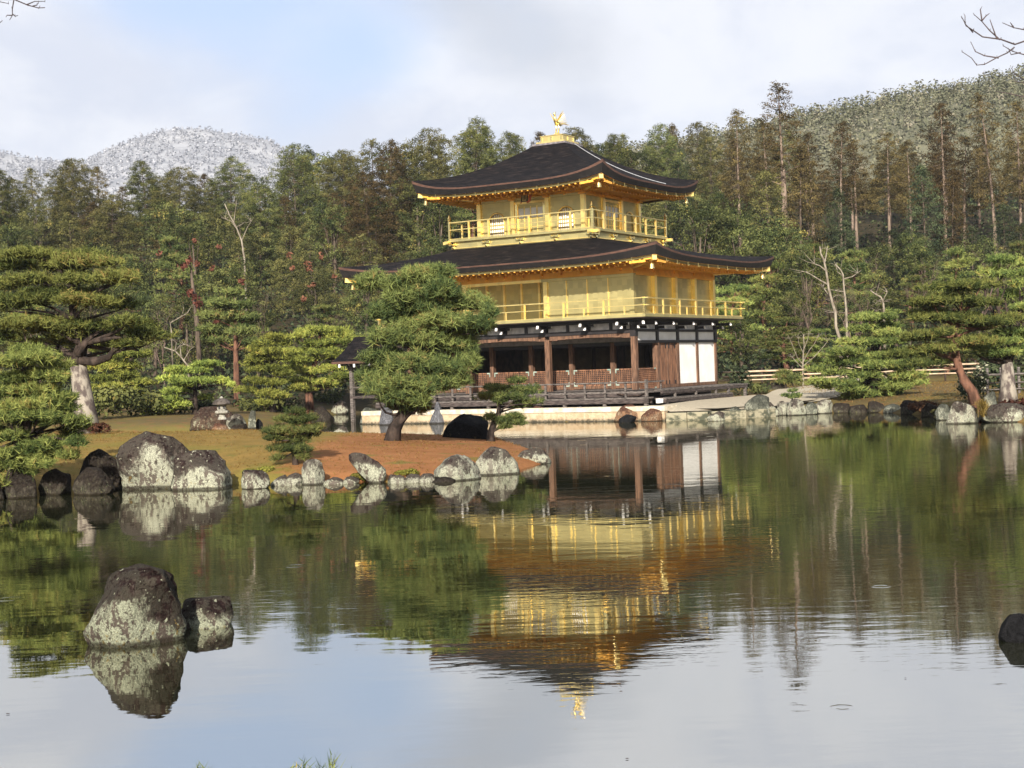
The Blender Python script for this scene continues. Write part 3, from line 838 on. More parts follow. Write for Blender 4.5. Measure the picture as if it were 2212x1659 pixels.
def feathers(name, root, tips, wd):
    g = MB()
    for i, t in enumerate(tips):
        a, c = np.array(root[i], float), np.array(t, float); d = c - a
        n_ = np.cross(d, (0.35, .2, .9)); n_ /= np.linalg.norm(n_)
        m_ = a + d * .55 + np.array((0, 0, .02))
        th = np.cross(n_, d); th = th / np.linalg.norm(th) * .008
        pts = [a - n_ * wd * .4, m_ - n_ * wd * .6, c, m_ + n_ * wd * .6, a + n_ * wd * .4]
        V = [p + th for p in pts] + [p - th for p in pts]
        g.add(V, [(0, 1, 2, 3, 4), (9, 8, 7, 6, 5)] + [(k, (k + 1) % 5, (k + 1) % 5 + 5, k + 5) for k in range(5)])
    part(g, name, MAT['gold_trim'], phx)
for s, nm in ((1, 'wing'), (-1, 'wing')):
    feathers(nm, [bp(.08 - .04 * k, s * .10, 13.96 - .015 * k) for k in range(8)], [bp(-.02 - .075 * k, s * (.40 - .022 * k), 14.40 - .085 * k) for k in range(8)], .055)
feathers('tail', [bp(-.24, 0, 13.82)] * 7, [bp(-.62 - .03 * (k % 3), (k - 3) * .085, 13.98 - .06 * abs(k - 3) - .05 * (k % 2)) for k in range(7)], .075)
# lightning cable down the side slope
g = MB(); cp = []
for i in range(13):
    t = 1 - i / 12 * .97; q = side3(1, .10 + .22 * (1 - t) , t); cp.append((q[0] + .02, q[1], q[2] + .035))
g.tube(cp, .017, 6); part(g, 'ridge_cable', MAT['cable'])

# ================================================================ small roofed fishing deck beside the hall
FD = empty('fishing_pavilion', (HALL_X, HALL_Y, 0), HALL_RZ)
tag(FD, 'small fishing pavilion with dark gable roof over the water beside the golden hall', 'pavilion')
def fbox(name, mat, *a): 
    b = MB(); b.box(*a); return b.build(name, MAT[mat], FD)
fx0, fx1, fy0, fy1 = -17.2, -12.75, 2.6, 5.0
g = MB(); V = []; NN = 8
for j in range(NN + 1):
    t = j / NN; yy = fy0 - .75 + (1.95) * t; z = 2.98 + 1.25 * (t * .72 + t * t * .28)
    V += [(fx0 - .65, yy, z), (fx1, yy, z)]
for j in range(1, NN + 1):
    t = 1 - j / NN; yy = fy1 + .75 - 1.95 * t; z = 2.98 + 1.25 * (t * .72 + t * t * .28)
    V += [(fx0 - .65, yy, z), (fx1, yy, z)]
n = len(V) // 2
V2 = [(x, y, z - .10) for x, y, z in V]
g.add(V + V2, [(2 * i, 2 * i + 1, 2 * i + 3, 2 * i + 2) for i in range(n - 1)] + [(2 * n + 2 * i, 2 * n + 2 * i + 2, 2 * n + 2 * i + 3, 2 * n + 2 * i + 1) for i in range(n - 1)] + [(2 * i, 2 * i + 2, 2 * n + 2 * i + 2, 2 * n + 2 * i) for i in range(n - 1)] + [(2 * i + 1, 2 * n + 2 * i + 1, 2 * n + 2 * i + 3, 2 * i + 3) for i in range(n - 1)])
fr_ = g.build('gable_roof', MAT['shingle'], FD)
fbox('eave_strip', 'shingle_edge', fx0 - .66, fx1, fy0 - .775, fy0 - .74, 2.86, 2.975)
for yy in (fy0 - .4, fy0 + .3, fy0 + 1.2, fy0 + 2.1, fy1 + .4):
    z = 2.92 + 1.1 * (1 - abs(yy - 3.8) / 1.95)
    b = MB(); b.box(fx0 - .50, fx1, yy - .05, yy + .05, z - .20, z - .06); b.build('purlin', MAT['wood_dark'], FD)
    b = MB(); b.box(fx0 - .54, fx0 - .502, yy - .06, yy + .06, z - .21, z - .04); b.build('purlin_end', MAT['white_paint'], FD)
rf = MB()
for k in range(7):
    x = fx0 - .35 + k * .72; rf.box(x - .035, x + .035, fy0 - .70, fy0 + .2, 2.78, 2.85)
rf.build('rafters', MAT['wood_dark'], FD)
for k in range(5):
    x = fx0 - .2 + k * .92; b = MB(); b.box(x - .05, x + .05, fy0 - .74, fy0 - .702, 2.68, 2.84); b.build('rafter_end', MAT['white_paint'], FD)
for x in (fx0, fx0 + 2.9, fx1 - .1):
    for y in (fy0, fy1): fbox('post', 'wood_grey', x - .09, x + .09, y - .09, y + .09, -.4, 2.80)
for y in (fy0, fy1): fbox('tie_beam', 'wood_dark', fx0 - .2, fx1, y - .07, y + .07, 2.56, 2.72)
fbox('deck', 'wood_deckdark', fx0 - .1, fx1 + .4, fy0 - .1, fy1 + .1, 1.10, 1.22)
fbox('railing', 'wood_grey', fx0 + .1, fx1 + .2, fy0 - .03, fy0 + .03, 1.62, 1.68)
fbox('railing', 'wood_grey', fx0 - .03, fx0 + .03, fy0 + .1, fy1 - .1, 1.62, 1.68)
# ================================================================ ground, pond, hills
def seg_dist(P, poly):
    """signed distance (inside > 0) of points P (n,2) to a closed polygon"""
    poly = np.asarray(poly, float); best = np.full(len(P), 1e9); ins = np.zeros(len(P), bool)
    for i in range(len(poly)):
        a, c = poly[i], poly[(i + 1) % len(poly)]
        d = c - a; t = np.clip(((P - a) @ d) / (d @ d + 1e-12), 0, 1)
        best = np.minimum(best, np.hypot(*(P - a - t[:, None] * d).T))
        cond = (a[1] > P[:, 1]) != (c[1] > P[:, 1])
        xi = a[0] + (P[:, 1] - a[1]) / (c[1] - a[1] + 1e-12) * d[0]
        ins ^= cond & (P[:, 0] < xi)
    return np.where(ins, best, -best)
def gp(px, py, z=0.0): return tuple(ground(px, py, z)[:2])
ap = lambda px, d: tuple(at(px, 880, d)[:2])
hw2 = lambda x, y: tuple(hall(x, y, 0)[:2])
POND = [(-60, 5.5), (-20, 4.6), (0, 4.4), (20, 4.6), (60, 6), (48, 30), (30, 44),
        gp(2300, 915), gp(2212, 912), gp(2130, 910), gp(2050, 908), gp(1990, 897), gp(1900, 891), gp(1790, 890), gp(1700, 893), gp(1640, 897), gp(1560, 902),
        hw2(3.4, -1.2), hw2(1.9, -1.80), hw2(-12.9, -1.80), hw2(-12.9, 8.0), hw2(-17, 16), hw2(-24, 19),
        ap(655, 84), ap(640, 76), ap(600, 69), ap(480, 65), ap(380, 64), ap(250, 63.5), ap(100, 63), ap(-60, 63), (-60, 64)]
ISLAND = [gp(-90, 1088), gp(0, 1078), gp(90, 1066), gp(165, 1056), gp(260, 1047), gp(490, 1046), gp(560, 1049), gp(650, 1045), gp(720, 1042), gp(830, 1042), gp(930, 1037), gp(1040, 1026), gp(1120, 1016), gp(1180, 1000),
          gp(1185, 985), gp(1150, 972), gp(1105, 958), gp(1060, 938), (-1.5, 49.5), (-4.0, 50.5), (-7.5, 51.5), (-11, 54), (-15, 57), (-20, 59), (-26, 58), (-32, 52), (-30, 40)]

def grid_mesh(xs, ys):
    X, Y = np.meshgrid(xs, ys); nx, ny = len(xs), len(ys)
    i = np.arange(ny - 1)[:, None] * nx + np.arange(nx - 1)[None, :]
    F = np.stack([i, i + 1, i + nx + 1, i + nx], -1).reshape(-1, 4)
    return X.ravel(), Y.ravel(), F
def smooth(a, b, x): t = np.clip((x - a) / (b - a), 0, 1); return t * t * (3 - 2 * t)

def land_h(x, y):
    """height of the land round the pond"""
    P = np.stack([x, y], -1)
    sd = -seg_dist(P, POND)
    nz = fbm(np.stack([x * .12, y * .12, x * 0], -1), 3, 4)
    base = np.where(sd > 0, .12 + .45 * (1 - np.exp(-np.clip(sd, 0, None) / 1.6)) + .02 * np.clip(sd, 0, 12), np.maximum(sd * .8, -1.2))
    rise = smooth(80, 200, y) * 19 + np.clip((y - 82) * .03, 0, 3)
    lane = smooth(0, 10, sd)
    h = base + (rise + nz * 1.2 * smooth(78, 100, y)) * lane
    q = np.stack([(x - HALL_X) * math.cos(HALL_RZ) + (y - HALL_Y) * math.sin(HALL_RZ), -(x - HALL_X) * math.sin(HALL_RZ) + (y - HALL_Y) * math.cos(HALL_RZ)], -1)
    inh = smooth(-3.2, -1.5, q[:, 0] - -13.2 - 1.5) * smooth(-3.2, -1.6, q[:, 1] - 0.2) * (1 - smooth(2.0, 4, q[:, 0])) * (1 - smooth(10, 16, q[:, 1]))
    near = smooth(8, 3.2, y)
    h = np.where(y < 9, h + near * .45, h)
    flat = (sd > 0.02) & (inh > .01)
    return np.where(flat, h * (1 - inh) + .50 * inh, h)

def ground_mat():
    m, nt, b = new_mat('garden_soil_and_moss')
    n = nt.noise(nt.oc, .35, 5); n2 = nt.noise(nt.oc, 2.3, 5, .6); n3 = nt.noise(nt.oc, 14, 3)
    c = nt.mix(nt.step(n, .40, .62), (.10, .075, .032), (.13, .105, .030))
    c = nt.mix(nt.math('MULTIPLY', nt.step(n2, .48, .70), .8), c, (.17, .085, .035))
    c = nt.mix(nt.math('MULTIPLY', nt.step(n3, .55, .75), .5), c, (.05, .04, .022))
    sy = nt.new('ShaderNodeSeparateXYZ'); nt.link(nt.oc, sy.inputs[0])
    c = nt.mix(nt.step(nt.math('ADD', sy.outputs[1], nt.math('MULTIPLY', n2, 8.0)), 86, 94), c, nt.mix(nt.step(n2, .4, .6), (.022, .020, .011), (.045, .034, .018)))
    nt.link(c, b.inputs['Base Color']); b.inputs['Roughness'].default_value = .95; b.inputs['Specular IOR Level'].default_value = .1
    bump(nt, b, nt.math('ADD', n2, n3), .6, .05)
    return m
MAT['ground'] = ground_mat()
xs = np.concatenate([np.arange(-170, -44, 6.0), np.arange(-44, 44, .75), np.arange(44, 190, 6.0)])
ys = np.concatenate([np.arange(-34, 0, 3.0), np.arange(0, 12, .8), np.arange(12, 42, 2.0), np.arange(42, 96, .8), np.arange(96, 250, 3.5)])
gx, gy, gf = grid_mesh(xs, ys)
gh = land_h(gx, gy)
tag(mesh_obj('ground', np.stack([gx, gy, gh], -1), gf, MAT['ground'], smooth=True), kind='structure')

# island
def island_h(x, y):
    sd = seg_dist(np.stack([x, y], -1), ISLAND)
    nz = fbm(np.stack([x * .35, y * .35, x * 0], -1), 11, 4)
    crest = .78 - .30 * smooth(-9, -1.0, x)
    h = crest * (1 - np.exp(-np.clip(sd, 0, None) / 3.6)) + .10 * smooth(0, .4, sd) + nz * .075 * smooth(0, 1.0, sd)
    return np.where(sd > 0, h, np.maximum(sd * 1.2, -.7))
def island_mat():
    m, nt, b = new_mat('island_moss_and_needle_litter')
    n = nt.noise(nt.oc, .30, 4); n2 = nt.noise(nt.oc, 1.6, 6, .62); n3 = nt.noise(nt.oc, 16, 4, .7); n4 = nt.noise(nt.scaled(nt.oc, (1, 1, 1), (9, 3, 0)), 40, 2, .6)
    sx = nt.new('ShaderNodeSeparateXYZ'); nt.link(nt.oc, sx.inputs[0])
    litter = nt.math('ADD', nt.step(sx.outputs[0], -7.2, -3.2), nt.math('MULTIPLY', nt.math('SUBTRACT', n2, .5), 1.1))
    litter = nt.math('ADD', litter, nt.math('MULTIPLY', nt.step(sx.outputs[1], 42, 49), nt.step(sx.outputs[0], -7, -12, 0, .45)))
    c = nt.mix(nt.step(n2, .35, .65), (.165, .112, .030), (.215, .138, .038))
    c = nt.mix(nt.math('MULTIPLY', nt.step(n, .45, .65), .6), c, (.16, .145, .030))
    o = nt.mix(nt.step(n2, .3, .7), (.215, .090, .034), (.275, .125, .050))
    c = nt.mix(nt.step(litter, .35, .75), c, o)
    c = nt.mix(nt.math('MULTIPLY', nt.step(nt.noise(nt.oc, .9, 6, .68), .56, .66), .75), c, (.115, .115, .026))
    c = nt.mix(nt.math('MULTIPLY', nt.step(nt.noise(nt.scaled(nt.oc, (1, 1, 1), (7, 2, 0)), 1.3, 6, .7), .60, .70), .7), c, (.13, .065, .028))
    c = nt.mix(nt.math('MULTIPLY', nt.step(n3, .52, .70), .65), c, (.075, .045, .018))
    c = nt.mix(nt.math('MULTIPLY', nt.step(n4, .66, .74), .55), c, (.42, .34, .20))
    nt.link(c, b.inputs['Base Color']); b.inputs['Roughness'].default_value = .95; b.inputs['Specular IOR Level'].default_value = .08
    bump(nt, b, nt.math('ADD', nt.math('MULTIPLY', n2, .6), n3), .7, .05)
    return m
MAT['island'] = island_mat()
ix, iy, if_ = grid_mesh(np.arange(-34, 3.2, .28), np.arange(26, 61, .30))
ih = island_h(ix, iy)
keep = (ih[if_] > -.5).any(1)
tag(mesh_obj('island_ground', np.stack([ix, iy, ih], -1), if_[keep], MAT['island'], smooth=True), kind='structure')
def surf(px, py, who='island', d0=25, d1=120):
    """where the sight line meets the island (or the land)"""
    ds = np.arange(d0, d1, .05); r = ray(px, py)
    P = CAM + ds[:, None] * r
    h = island_h(P[:, 0], P[:, 1]) if who == 'island' else land_h(P[:, 0], P[:, 1])
    k = np.argmax(P[:, 2] <= h)
    return P[k]

# pond water
def water_mat():
    m = bpy.data.materials.new('pond_water'); m.use_nodes = True
    nt = NT(m.node_tree)
    for nd in list(nt.n):
        if nd.type != 'OUTPUT_MATERIAL': nt.n.remove(nd)
    out = nt.n[0]
    geo = nt.new('ShaderNodeNewGeometry'); pos = geo.outputs['Position']
    body = nt.new('ShaderNodeBsdfDiffuse'); body.inputs[0].default_value = (.016, .018, .008, 1)
    gl = nt.new('ShaderNodeBsdfGlossy'); gl.inputs['Roughness'].default_value = .012; gl.inputs[0].default_value = (.95, .94, .90, 1)
    fr = nt.new('ShaderNodeFresnel'); fr.inputs['IOR'].default_value = 1.40
    fac = nt.step(fr.outputs[0], 0.10, .70, .64, .74)
    calm = nt.noise(nt.scaled(pos, (.045, .11, .05), (3.1, .4, 0)), 1.0, 3, .5)
    wide = nt.noise(nt.scaled(pos, (.55, 1.2, 1)), 1.0, 3, .5)
    fine = nt.noise(nt.scaled(pos, (2.2, 7.0, 1)), 1.0, 3, .55, .4)
    h = nt.math('ADD', nt.math('MULTIPLY', wide, .0036), nt.math('MULTIPLY', nt.math('MULTIPLY', fine, nt.step(calm, .42, .66, .10, 1.0)), .0024))
    # rings left by a few raindrops
    vo = nt.new('ShaderNodeTexVoronoi'); vo.inputs['Scale'].default_value = 1.0; vo.voronoi_dimensions = '2D'; vo.inputs['Randomness'].default_value = 1.0
    nt.link(nt.scaled(pos, (.42, .42, 1)), vo.inputs['Vector'])
    dd = vo.outputs['Distance']
    csep = nt.new('ShaderNodeSeparateColor'); nt.link(vo.outputs['Color'], csep.inputs[0])
    rr = nt.math('MULTIPLY_ADD', csep.outputs[1], .045, .018)
    ring = nt.math('EXPONENT', nt.math('MULTIPLY', nt.math('POWER', nt.math('DIVIDE', nt.math('SUBTRACT', dd, rr), .009), 2.0), -1.0))
    ring = nt.math('MULTIPLY', ring, nt.step(csep.outputs[0], .52, .58))
    h = nt.math('ADD', h, nt.math('MULTIPLY', ring, .0010))
    bp = nt.new('ShaderNodeBump'); bp.inputs['Strength'].default_value = 1.0; bp.inputs['Distance'].default_value = 1.0
    nt.link(h, bp.inputs['Height']); nt.link(bp.outputs[0], gl.inputs['Normal'])
    mx = nt.new('ShaderNodeMixShader'); nt.link(fac, mx.inputs[0]); nt.link(body.outputs[0], mx.inputs[1]); nt.link(gl.outputs[0], mx.inputs[2])
    nt.link(mx.outputs[0], out.inputs[0])
    return m
MAT['water'] = water_mat()
tag(mesh_obj('pond_water', [(-120, -8, 0), (110, -8, 0), (110, 130, 0), (-120, 130, 0)], [(0, 1, 2, 3)], MAT['water']), kind='structure')

# pale gravel path and stone paving right of the hall
MAT['gravel'] = simple('pale_raked_gravel', (.31, .27, .205), (.38, .335, .25), 9, .95, bmp=.2, spec=.1)
MAT['moss'] = simple('dry_moss', (.17, .125, .03), (.24, .16, .045), 3, .95, bmp=.5, spec=.05)
path_c = [hall(2.6, -0.9, 0), hall(3.4, 3.5, 0), hall(4.2, 8, 0), at(1740, 845, 74), at(1790, 838, 80), at(1850, 830, 90)]
wid = [1.7, 2.1, 2.3, 1.7, 1.2, 1.0]
V = []; F = []
pc = np.array([p[:2] for p in path_c]); n = 40
for i in range(n + 1):
    f = i / n * (len(pc) - 1); j = min(int(f), len(pc) - 2); t = f - j
    p = pc[j] * (1 - t) + pc[j + 1] * t; d = pc[j + 1] - pc[j]; d /= np.linalg.norm(d); nr = np.array([d[1], -d[0]]); wv = wid[j] * (1 - t) + wid[j + 1] * t
    for k in range(7):
        q = p + nr * wv * (k / 3 - 1); V.append((q[0], q[1], 0))
V = np.array(V); V[:, 2] = np.maximum(land_h(V[:, 0], V[:, 1]), .42) + .02
for i in range(n):
    for k in range(6): a = i * 7 + k; F.append((a, a + 1, a + 8, a + 7))
tag(mesh_obj('gravel_path', V, F, MAT['gravel'], smooth=True), kind='structure')

# forested hill on the right and the far snowy mountain
MAT['hill'] = simple('hill_undergrowth', (.105, .105, .07), (.14, .135, .095), .12, .95, bmp=0, spec=.05)
def hill_h(x, y):
    r = 64 * np.exp(-((x - 150) / 225) ** 2 / 1.0)
    return smooth(185, 365, y) * r * 1.04 + fbm(np.stack([x * .02, y * .02, x * 0], -1), 5, 3) * 5 + 2 - smooth(365, 520, y) * 30
hx, hy, hf = grid_mesh(np.arange(-120, 330, 9.0), np.arange(205, 520, 9.0))
tag(mesh_obj('wooded_hill', np.stack([hx, hy, hill_h(hx, hy)], -1), hf, MAT['hill'], smooth=True), kind='structure')

def snow_mat():
    m, nt, b = new_mat('snow_dusted_forest_floor')  # snow tones, with the fading of distant haze mixed into the colours
    n = nt.noise(nt.scaled(nt.oc, (1, 1, 1.6)), .010, 6, .6); n2 = nt.noise(nt.oc, .055, 5, .7); n3 = nt.noise(nt.oc, .16, 3, .7)
    c = nt.mix(nt.step(n2, .40, .60), (.18, .185, .205), (.285, .29, .31))
    c = nt.mix(nt.math('MULTIPLY', nt.step(nt.math('ADD', n, nt.math('MULTIPLY', n3, .25)), .60, .72), .8), c, (.37, .372, .385))
    c = nt.mix(nt.math('MULTIPLY', nt.step(n3, .55, .65), .6), c, (.19, .19, .205))
    nt.link(c, b.inputs['Base Color']); b.inputs['Roughness'].default_value = .95; b.inputs['Specular IOR Level'].default_value = .03
    return m
MAT['snow'] = snow_mat()
_rx, _rz = [], []
for px, py in ((-200, 300), (-60, 305), (0, 322), (60, 338), (130, 346), (185, 348), (240, 318), (300, 292), (360, 277), (420, 272), (470, 278), (530, 290), (580, 297), (640, 330), (720, 365), (800, 400), (950, 450)):
    p = at(px, py, 1500); _rx.append(p[0]); _rz.append(p[2] - 3)
def snow_h(x, y):
    ridge = np.interp(x, _rx, _rz)
    f = np.clip((y - 900) / 600, 0, 1)
    n = fbm(np.stack([x * .006, y * .006, x * 0], -1), 9, 4)
    return ridge * np.where(y < 1500, f ** .9, 1 - np.clip((y - 1500) / 500, 0, 1) ** 1.5) + n * 26 * np.sin(np.pi * np.clip(f, 0, 1)) 
mx_, my_, mf = grid_mesh(np.arange(-760, 80, 14.0), np.arange(880, 1900, 20.0))
tag(mesh_obj('snowy_mountain', np.stack([mx_, my_, snow_h(mx_, my_)], -1), mf, MAT['snow'], smooth=True), kind='structure')

def gz(x, y):
    x, y = np.array([float(x)]), np.array([float(y)])
    return float(max(island_h(x, y)[0], land_h(x, y)[0]))
# ================================================================ stones
def rock_mat(name, base, dark, lich, lich_amt=.5, dark_amt=.4, ochre=.2, seed=0.0, sc=1.0):
    m, nt, b = new_mat(name)
    v = nt.scaled(nt.oc, (sc, sc, sc), (seed, seed * 1.7, seed * .6))
    vs = nt.scaled(nt.oc, (sc * 1.5, sc * 1.5, sc * .6), (seed * 2, 3, seed))
    big = nt.noise(v, 1.1, 5, .6); mid = nt.noise(vs, 3.6, 6, .65); sm = nt.noise(v, 13, 5, .7); tiny = nt.noise(v, 42, 3, .6)
    c = nt.mix(nt.step(mid, .35, .65), base, tuple(x * .38 for x in base))
    c = nt.mix(nt.math('MULTIPLY', nt.step(sm, .5, .62), .6), c, tuple(min(1, x * 1.5) for x in base))
    # dark weathered crust, mostly on top
    sx = nt.new('ShaderNodeSeparateXYZ'); nt.link(nt.new('ShaderNodeTexCoord').outputs['Generated'], sx.inputs[0])
    crust = nt.math('ADD', nt.math('MULTIPLY', sx.outputs[2], .50), nt.math('ADD', nt.math('MULTIPLY', big, .85), nt.math('ADD', nt.math('MULTIPLY', mid, .50), nt.math('MULTIPLY', sm, .22))))
    lo = 1.32 - dark_amt * .55
    cr = nt.step(crust, lo - .05, lo + .05)
    c = nt.mix(cr, c, nt.mix(nt.step(sm, .35, .65), dark, tuple(x * 2.2 for x in dark)))
    # lichen: pale patches broken by grey green ones, running down in streaks
    lm = nt.step(nt.math('ADD', nt.math('MULTIPLY', mid, .62), nt.math('MULTIPLY', sm, .38)), .615 - lich_amt * .19, .665 - lich_amt * .19)
    lm = nt.math('MULTIPLY', lm, nt.math('SUBTRACT', 1.0, nt.math('MULTIPLY', cr, .90)))
    lc = nt.mix(nt.step(tiny, .42, .60), lich, tuple(x * .55 for x in lich))
    lc = nt.mix(nt.math('MULTIPLY', nt.step(big, .50, .62), .55), lc, (lich[0] * .55, lich[1] * .62, lich[2] * .58))
    c = nt.mix(nt.math('MULTIPLY', lm, .93), c, lc)
    spots = nt.math('MULTIPLY', nt.step(nt.noise(v, 9, 3, .5), .66, .70), .9 * lich_amt)
    c = nt.mix(spots, c, lich)
    pits = nt.math('MULTIPLY', nt.step(nt.noise(vs, 7, 5, .7), .60, .68), .75)
    c = nt.mix(pits, c, tuple(x * 1.6 for x in dark))
    oc = nt.math('MULTIPLY', nt.math('MULTIPLY', nt.step(sm, .50, .62), nt.step(nt.math('ADD', mid, nt.math('MULTIPLY', nt.step(sx.outputs[2], .50, .32), .16)), .66, .74)), ochre)
    c = nt.mix(oc, c, (.20, .135, .03))
    line = nt.step(sx.outputs[2], .285, .245)                # weed and wet at the waterline
    c = nt.mix(nt.math('MULTIPLY', line, .8), c, (.018, .014, .009))
    nt.link(c, b.inputs['Base Color'])
    b.inputs['Roughness'].default_value = .92; b.inputs['Specular IOR Level'].default_value = .06
    bump(nt, b, nt.math('ADD', nt.math('ADD', mid, nt.math('MULTIPLY', sm, .7)), nt.math('MULTIPLY', tiny, .3)), .9, .06)
    return m
LI = (.32, .335, .24)
RM = {
 'crusty': rock_mat('lichened_boulder', (.085, .068, .056), (.012, .007, .0065), LI, .86, .53, .8, 1.3, 2.0),
 'pale': rock_mat('pale_lichened_stone', (.17, .155, .125), (.020, .014, .013), (.39, .39, .30), .85, .34, .4, 4.1, 1.5),
 'mixed': rock_mat('half_lichened_stone', (.11, .092, .075), (.016, .010, .0095), (.39, .395, .30), .88, .47, .5, 7.7, 1.3),
 'dark': rock_mat('dark_shore_stone', (.060, .052, .040), (.014, .011, .009), (.14, .15, .09), .45, .55, .3, 2.2, 1.5),
 'brown': rock_mat('brown_mottled_boulder', (.095, .064, .045), (.024, .015, .012), (.30, .29, .20), .50, .46, .2, 8.2, 1.9),
 'grey': rock_mat('smooth_grey_stone', (.13, .13, .14), (.045, .045, .05), (.20, .20, .20), .3, .22, .0, 5.9, 1.3),
 'green': rock_mat('greenish_shore_stone', (.105, .108, .086), (.026, .027, .022), (.31, .315, .25), .65, .34, .3, 9.4, 1.6),
 'orange': rock_mat('rust_brown_stone', (.19, .11, .065), (.045, .022, .015), (.30, .22, .15), .55, .30, .2, 3.4, 1.8),
 'black': rock_mat('wet_black_stone', (.012, .011, .012), (.006, .006, .0065), (.22, .21, .13), .08, .8, .2, 6.6, 1.5),
}
_ico = {}
def ico(n):
    if n not in _ico:
        import bmesh
        bm = bmesh.new(); bmesh.ops.create_icosphere(bm, subdivisions=n, radius=1.0)
        _ico[n] = (np.array([v.co[:] for v in bm.verts]), np.array([[v.index for v in f.verts] for f in bm.faces])); bm.free()
    return _ico[n]
STONES = []
def stone(label, px0, px1, ptop, pbase, mat='mixed', d=None, seed=0, box=.5, facets=7, z0=None, depth=.8, lean=0.0, rough=.10, sub=5, cat='rock', group=None, name='rock', taper=.0, plan=0.0, sil=None):
    """a stone filling the photo box px0..px1, ptop..pbase, standing at distance d (or where its foot meets the water)"""
    pm = (px0 + px1) / 2
    if d is None: d = ground(pm, pbase, 0.0)[1]
    c0 = at(px0, pbase, d); c1 = at(px1, pbase, d); tp = at(pm, ptop, d)
    wx = abs(c1[0] - c0[0]) / 2; foot = min(c0[2], c1[2]) * .5 + max(c0[2], c1[2]) * .5 if z0 is None else z0
    hz = tp[2] - foot
    V, F = ico(sub); V = V.copy()
    rs = np.random.default_rng(seed * 77 + 5)
    e = 1.0 - box * .55                                   # towards a rounded block
    V = np.sign(V) * np.abs(V) ** e; V /= np.maximum(1.0, np.abs(V).max(1, keepdims=True))
    for k in range(facets + 6):                               # flat faces
        nrm = rs.normal(size=3); nrm[2] = abs(nrm[2]) * .8 - .2; nrm /= np.linalg.norm(nrm)
        dd = V @ nrm - rs.uniform(.58, .88); V -= np.where(dd > 0, dd, 0)[:, None] * nrm
    nn = fbm(V * 1.6 + seed * 3.1, seed, 4); n2 = fbm(V * 5.5 + seed, seed + 9, 4)
    n3 = 1 - np.abs(fbm(V * 2.7 + seed * 1.3, seed + 21, 4)) * 2
    V *= (1 + nn * rough * 1.5 + n2 * rough * .55 + n3 * rough * .8)[:, None]
    for k in range(16):                                   # chipped, broken planes over the rough shape
        nrm = rs.normal(size=3); nrm[2] = abs(nrm[2]) - .35; nrm /= np.linalg.norm(nrm)
        q = V @ nrm; dd = q - q.max() * rs.uniform(.80, .96); V -= np.where(dd > 0, dd, 0)[:, None] * nrm * .95
    mn, mx = V.min(0), V.max(0)
    V = (V - (mn + mx) / 2) / ((mx - mn) / 2)
    tz = (V[:, 2] + 1) / 2
    V[:, 0] = V[:, 0] * (1 - taper * tz) + lean * (tz - .5) ; 
    V[:, 1] *= (1 - taper * .6 * tz)
    bf = .28 / 1.28
    if sil:
        nb_ = 12; k_ = np.clip((tz * nb_).astype(int), 0, nb_ - 1); lo_ = np.array([V[k_ == i, 0].min() if (k_ == i).any() else -1 for i in range(nb_)]); hi_ = np.array([V[k_ == i, 0].max() if (k_ == i).any() else 1 for i in range(nb_)])
        lo_, hi_ = (np.convolve(np.pad(q_, 1, 'edge'), (.25, .5, .25), 'valid') for q_ in (lo_, hi_)); zc_ = (np.arange(nb_) + .5) / nb_; l_, h_ = np.interp(tz, zc_, lo_), np.interp(tz, zc_, hi_)
        V[:, 0] = (V[:, 0] - l_) / np.maximum(h_ - l_, .3) * 2 - 1; V[:, 0] = np.clip(V[:, 0], -1.06, 1.06)
        q = np.clip((tz - bf) / (1 - bf), 0, 1); st = np.array(sil)
        Lx, Rx = np.interp(q, st[:, 0], st[:, 1]), np.interp(q, st[:, 0], st[:, 2])
        V[:, 0] = Lx + (V[:, 0] + 1) / 2 * (Rx - Lx); V[:, 1] *= .55 + .45 * (Rx - Lx) / 2
        V[:, 0] += fbm(V * 3.1 + seed, seed + 3, 4) * .045
    w0, w1 = V[:, 0].min(), V[:, 0].max(); V[:, 0] = (V[:, 0] - (w0 + w1) / 2) / ((w1 - w0) / 2)
    bury = max(.12, hz * .28)
    if z0 is None: bury = max(bury, min(1.2, foot - gz((c0[0] + c1[0]) / 2, d) + .1))
    P = np.stack([V[:, 0] * wx, V[:, 1] * wx * depth, (V[:, 2] + 1) / 2 * (hz + bury) - bury], -1)
    if plan: P[:, :2] = P[:, :2] @ np.array([[math.cos(plan), math.sin(plan)], [-math.sin(plan), math.cos(plan)]])
    loc = ((c0[0] + c1[0]) / 2, d + wx * depth * .5, foot)
    o = mesh_obj(name, P, F, RM[mat], smooth=True, loc=loc)
    tag(o, label, cat, group)
    STONES.append(o)
    return o
S = stone
S('big lichen streaked boulder with dark crust standing in the near water', 172, 393, 1226, 1392, 'crusty', None, 3, .95, 5, 0.0, .85, 0, .05, 6, sil=[(0, -.86, .92), (.18, -1, .98), (.37, -.88, .86), (.62, -.68, .855), (.81, -.62, .86), (.91, -.57, .80), (.97, -.48, .66), (1, -.28, .45)])
S('low dark block of stone in the water beside the big near boulder', 378, 498, 1297, 1368, 'crusty', 14.1, 4, 1.0, 3, 0.0, .8, 0, .04, 5, sil=[(0, -1, .93), (.5, -1, 1), (.95, -1, .97), (1, -.8, .9)])
S('dark rounded rock cut by the right edge of the photo in the near water', 2168, 2262, 1328, 1386, 'black', None, 5, .1, 5, 0.0, .8, 0, .07, 5)
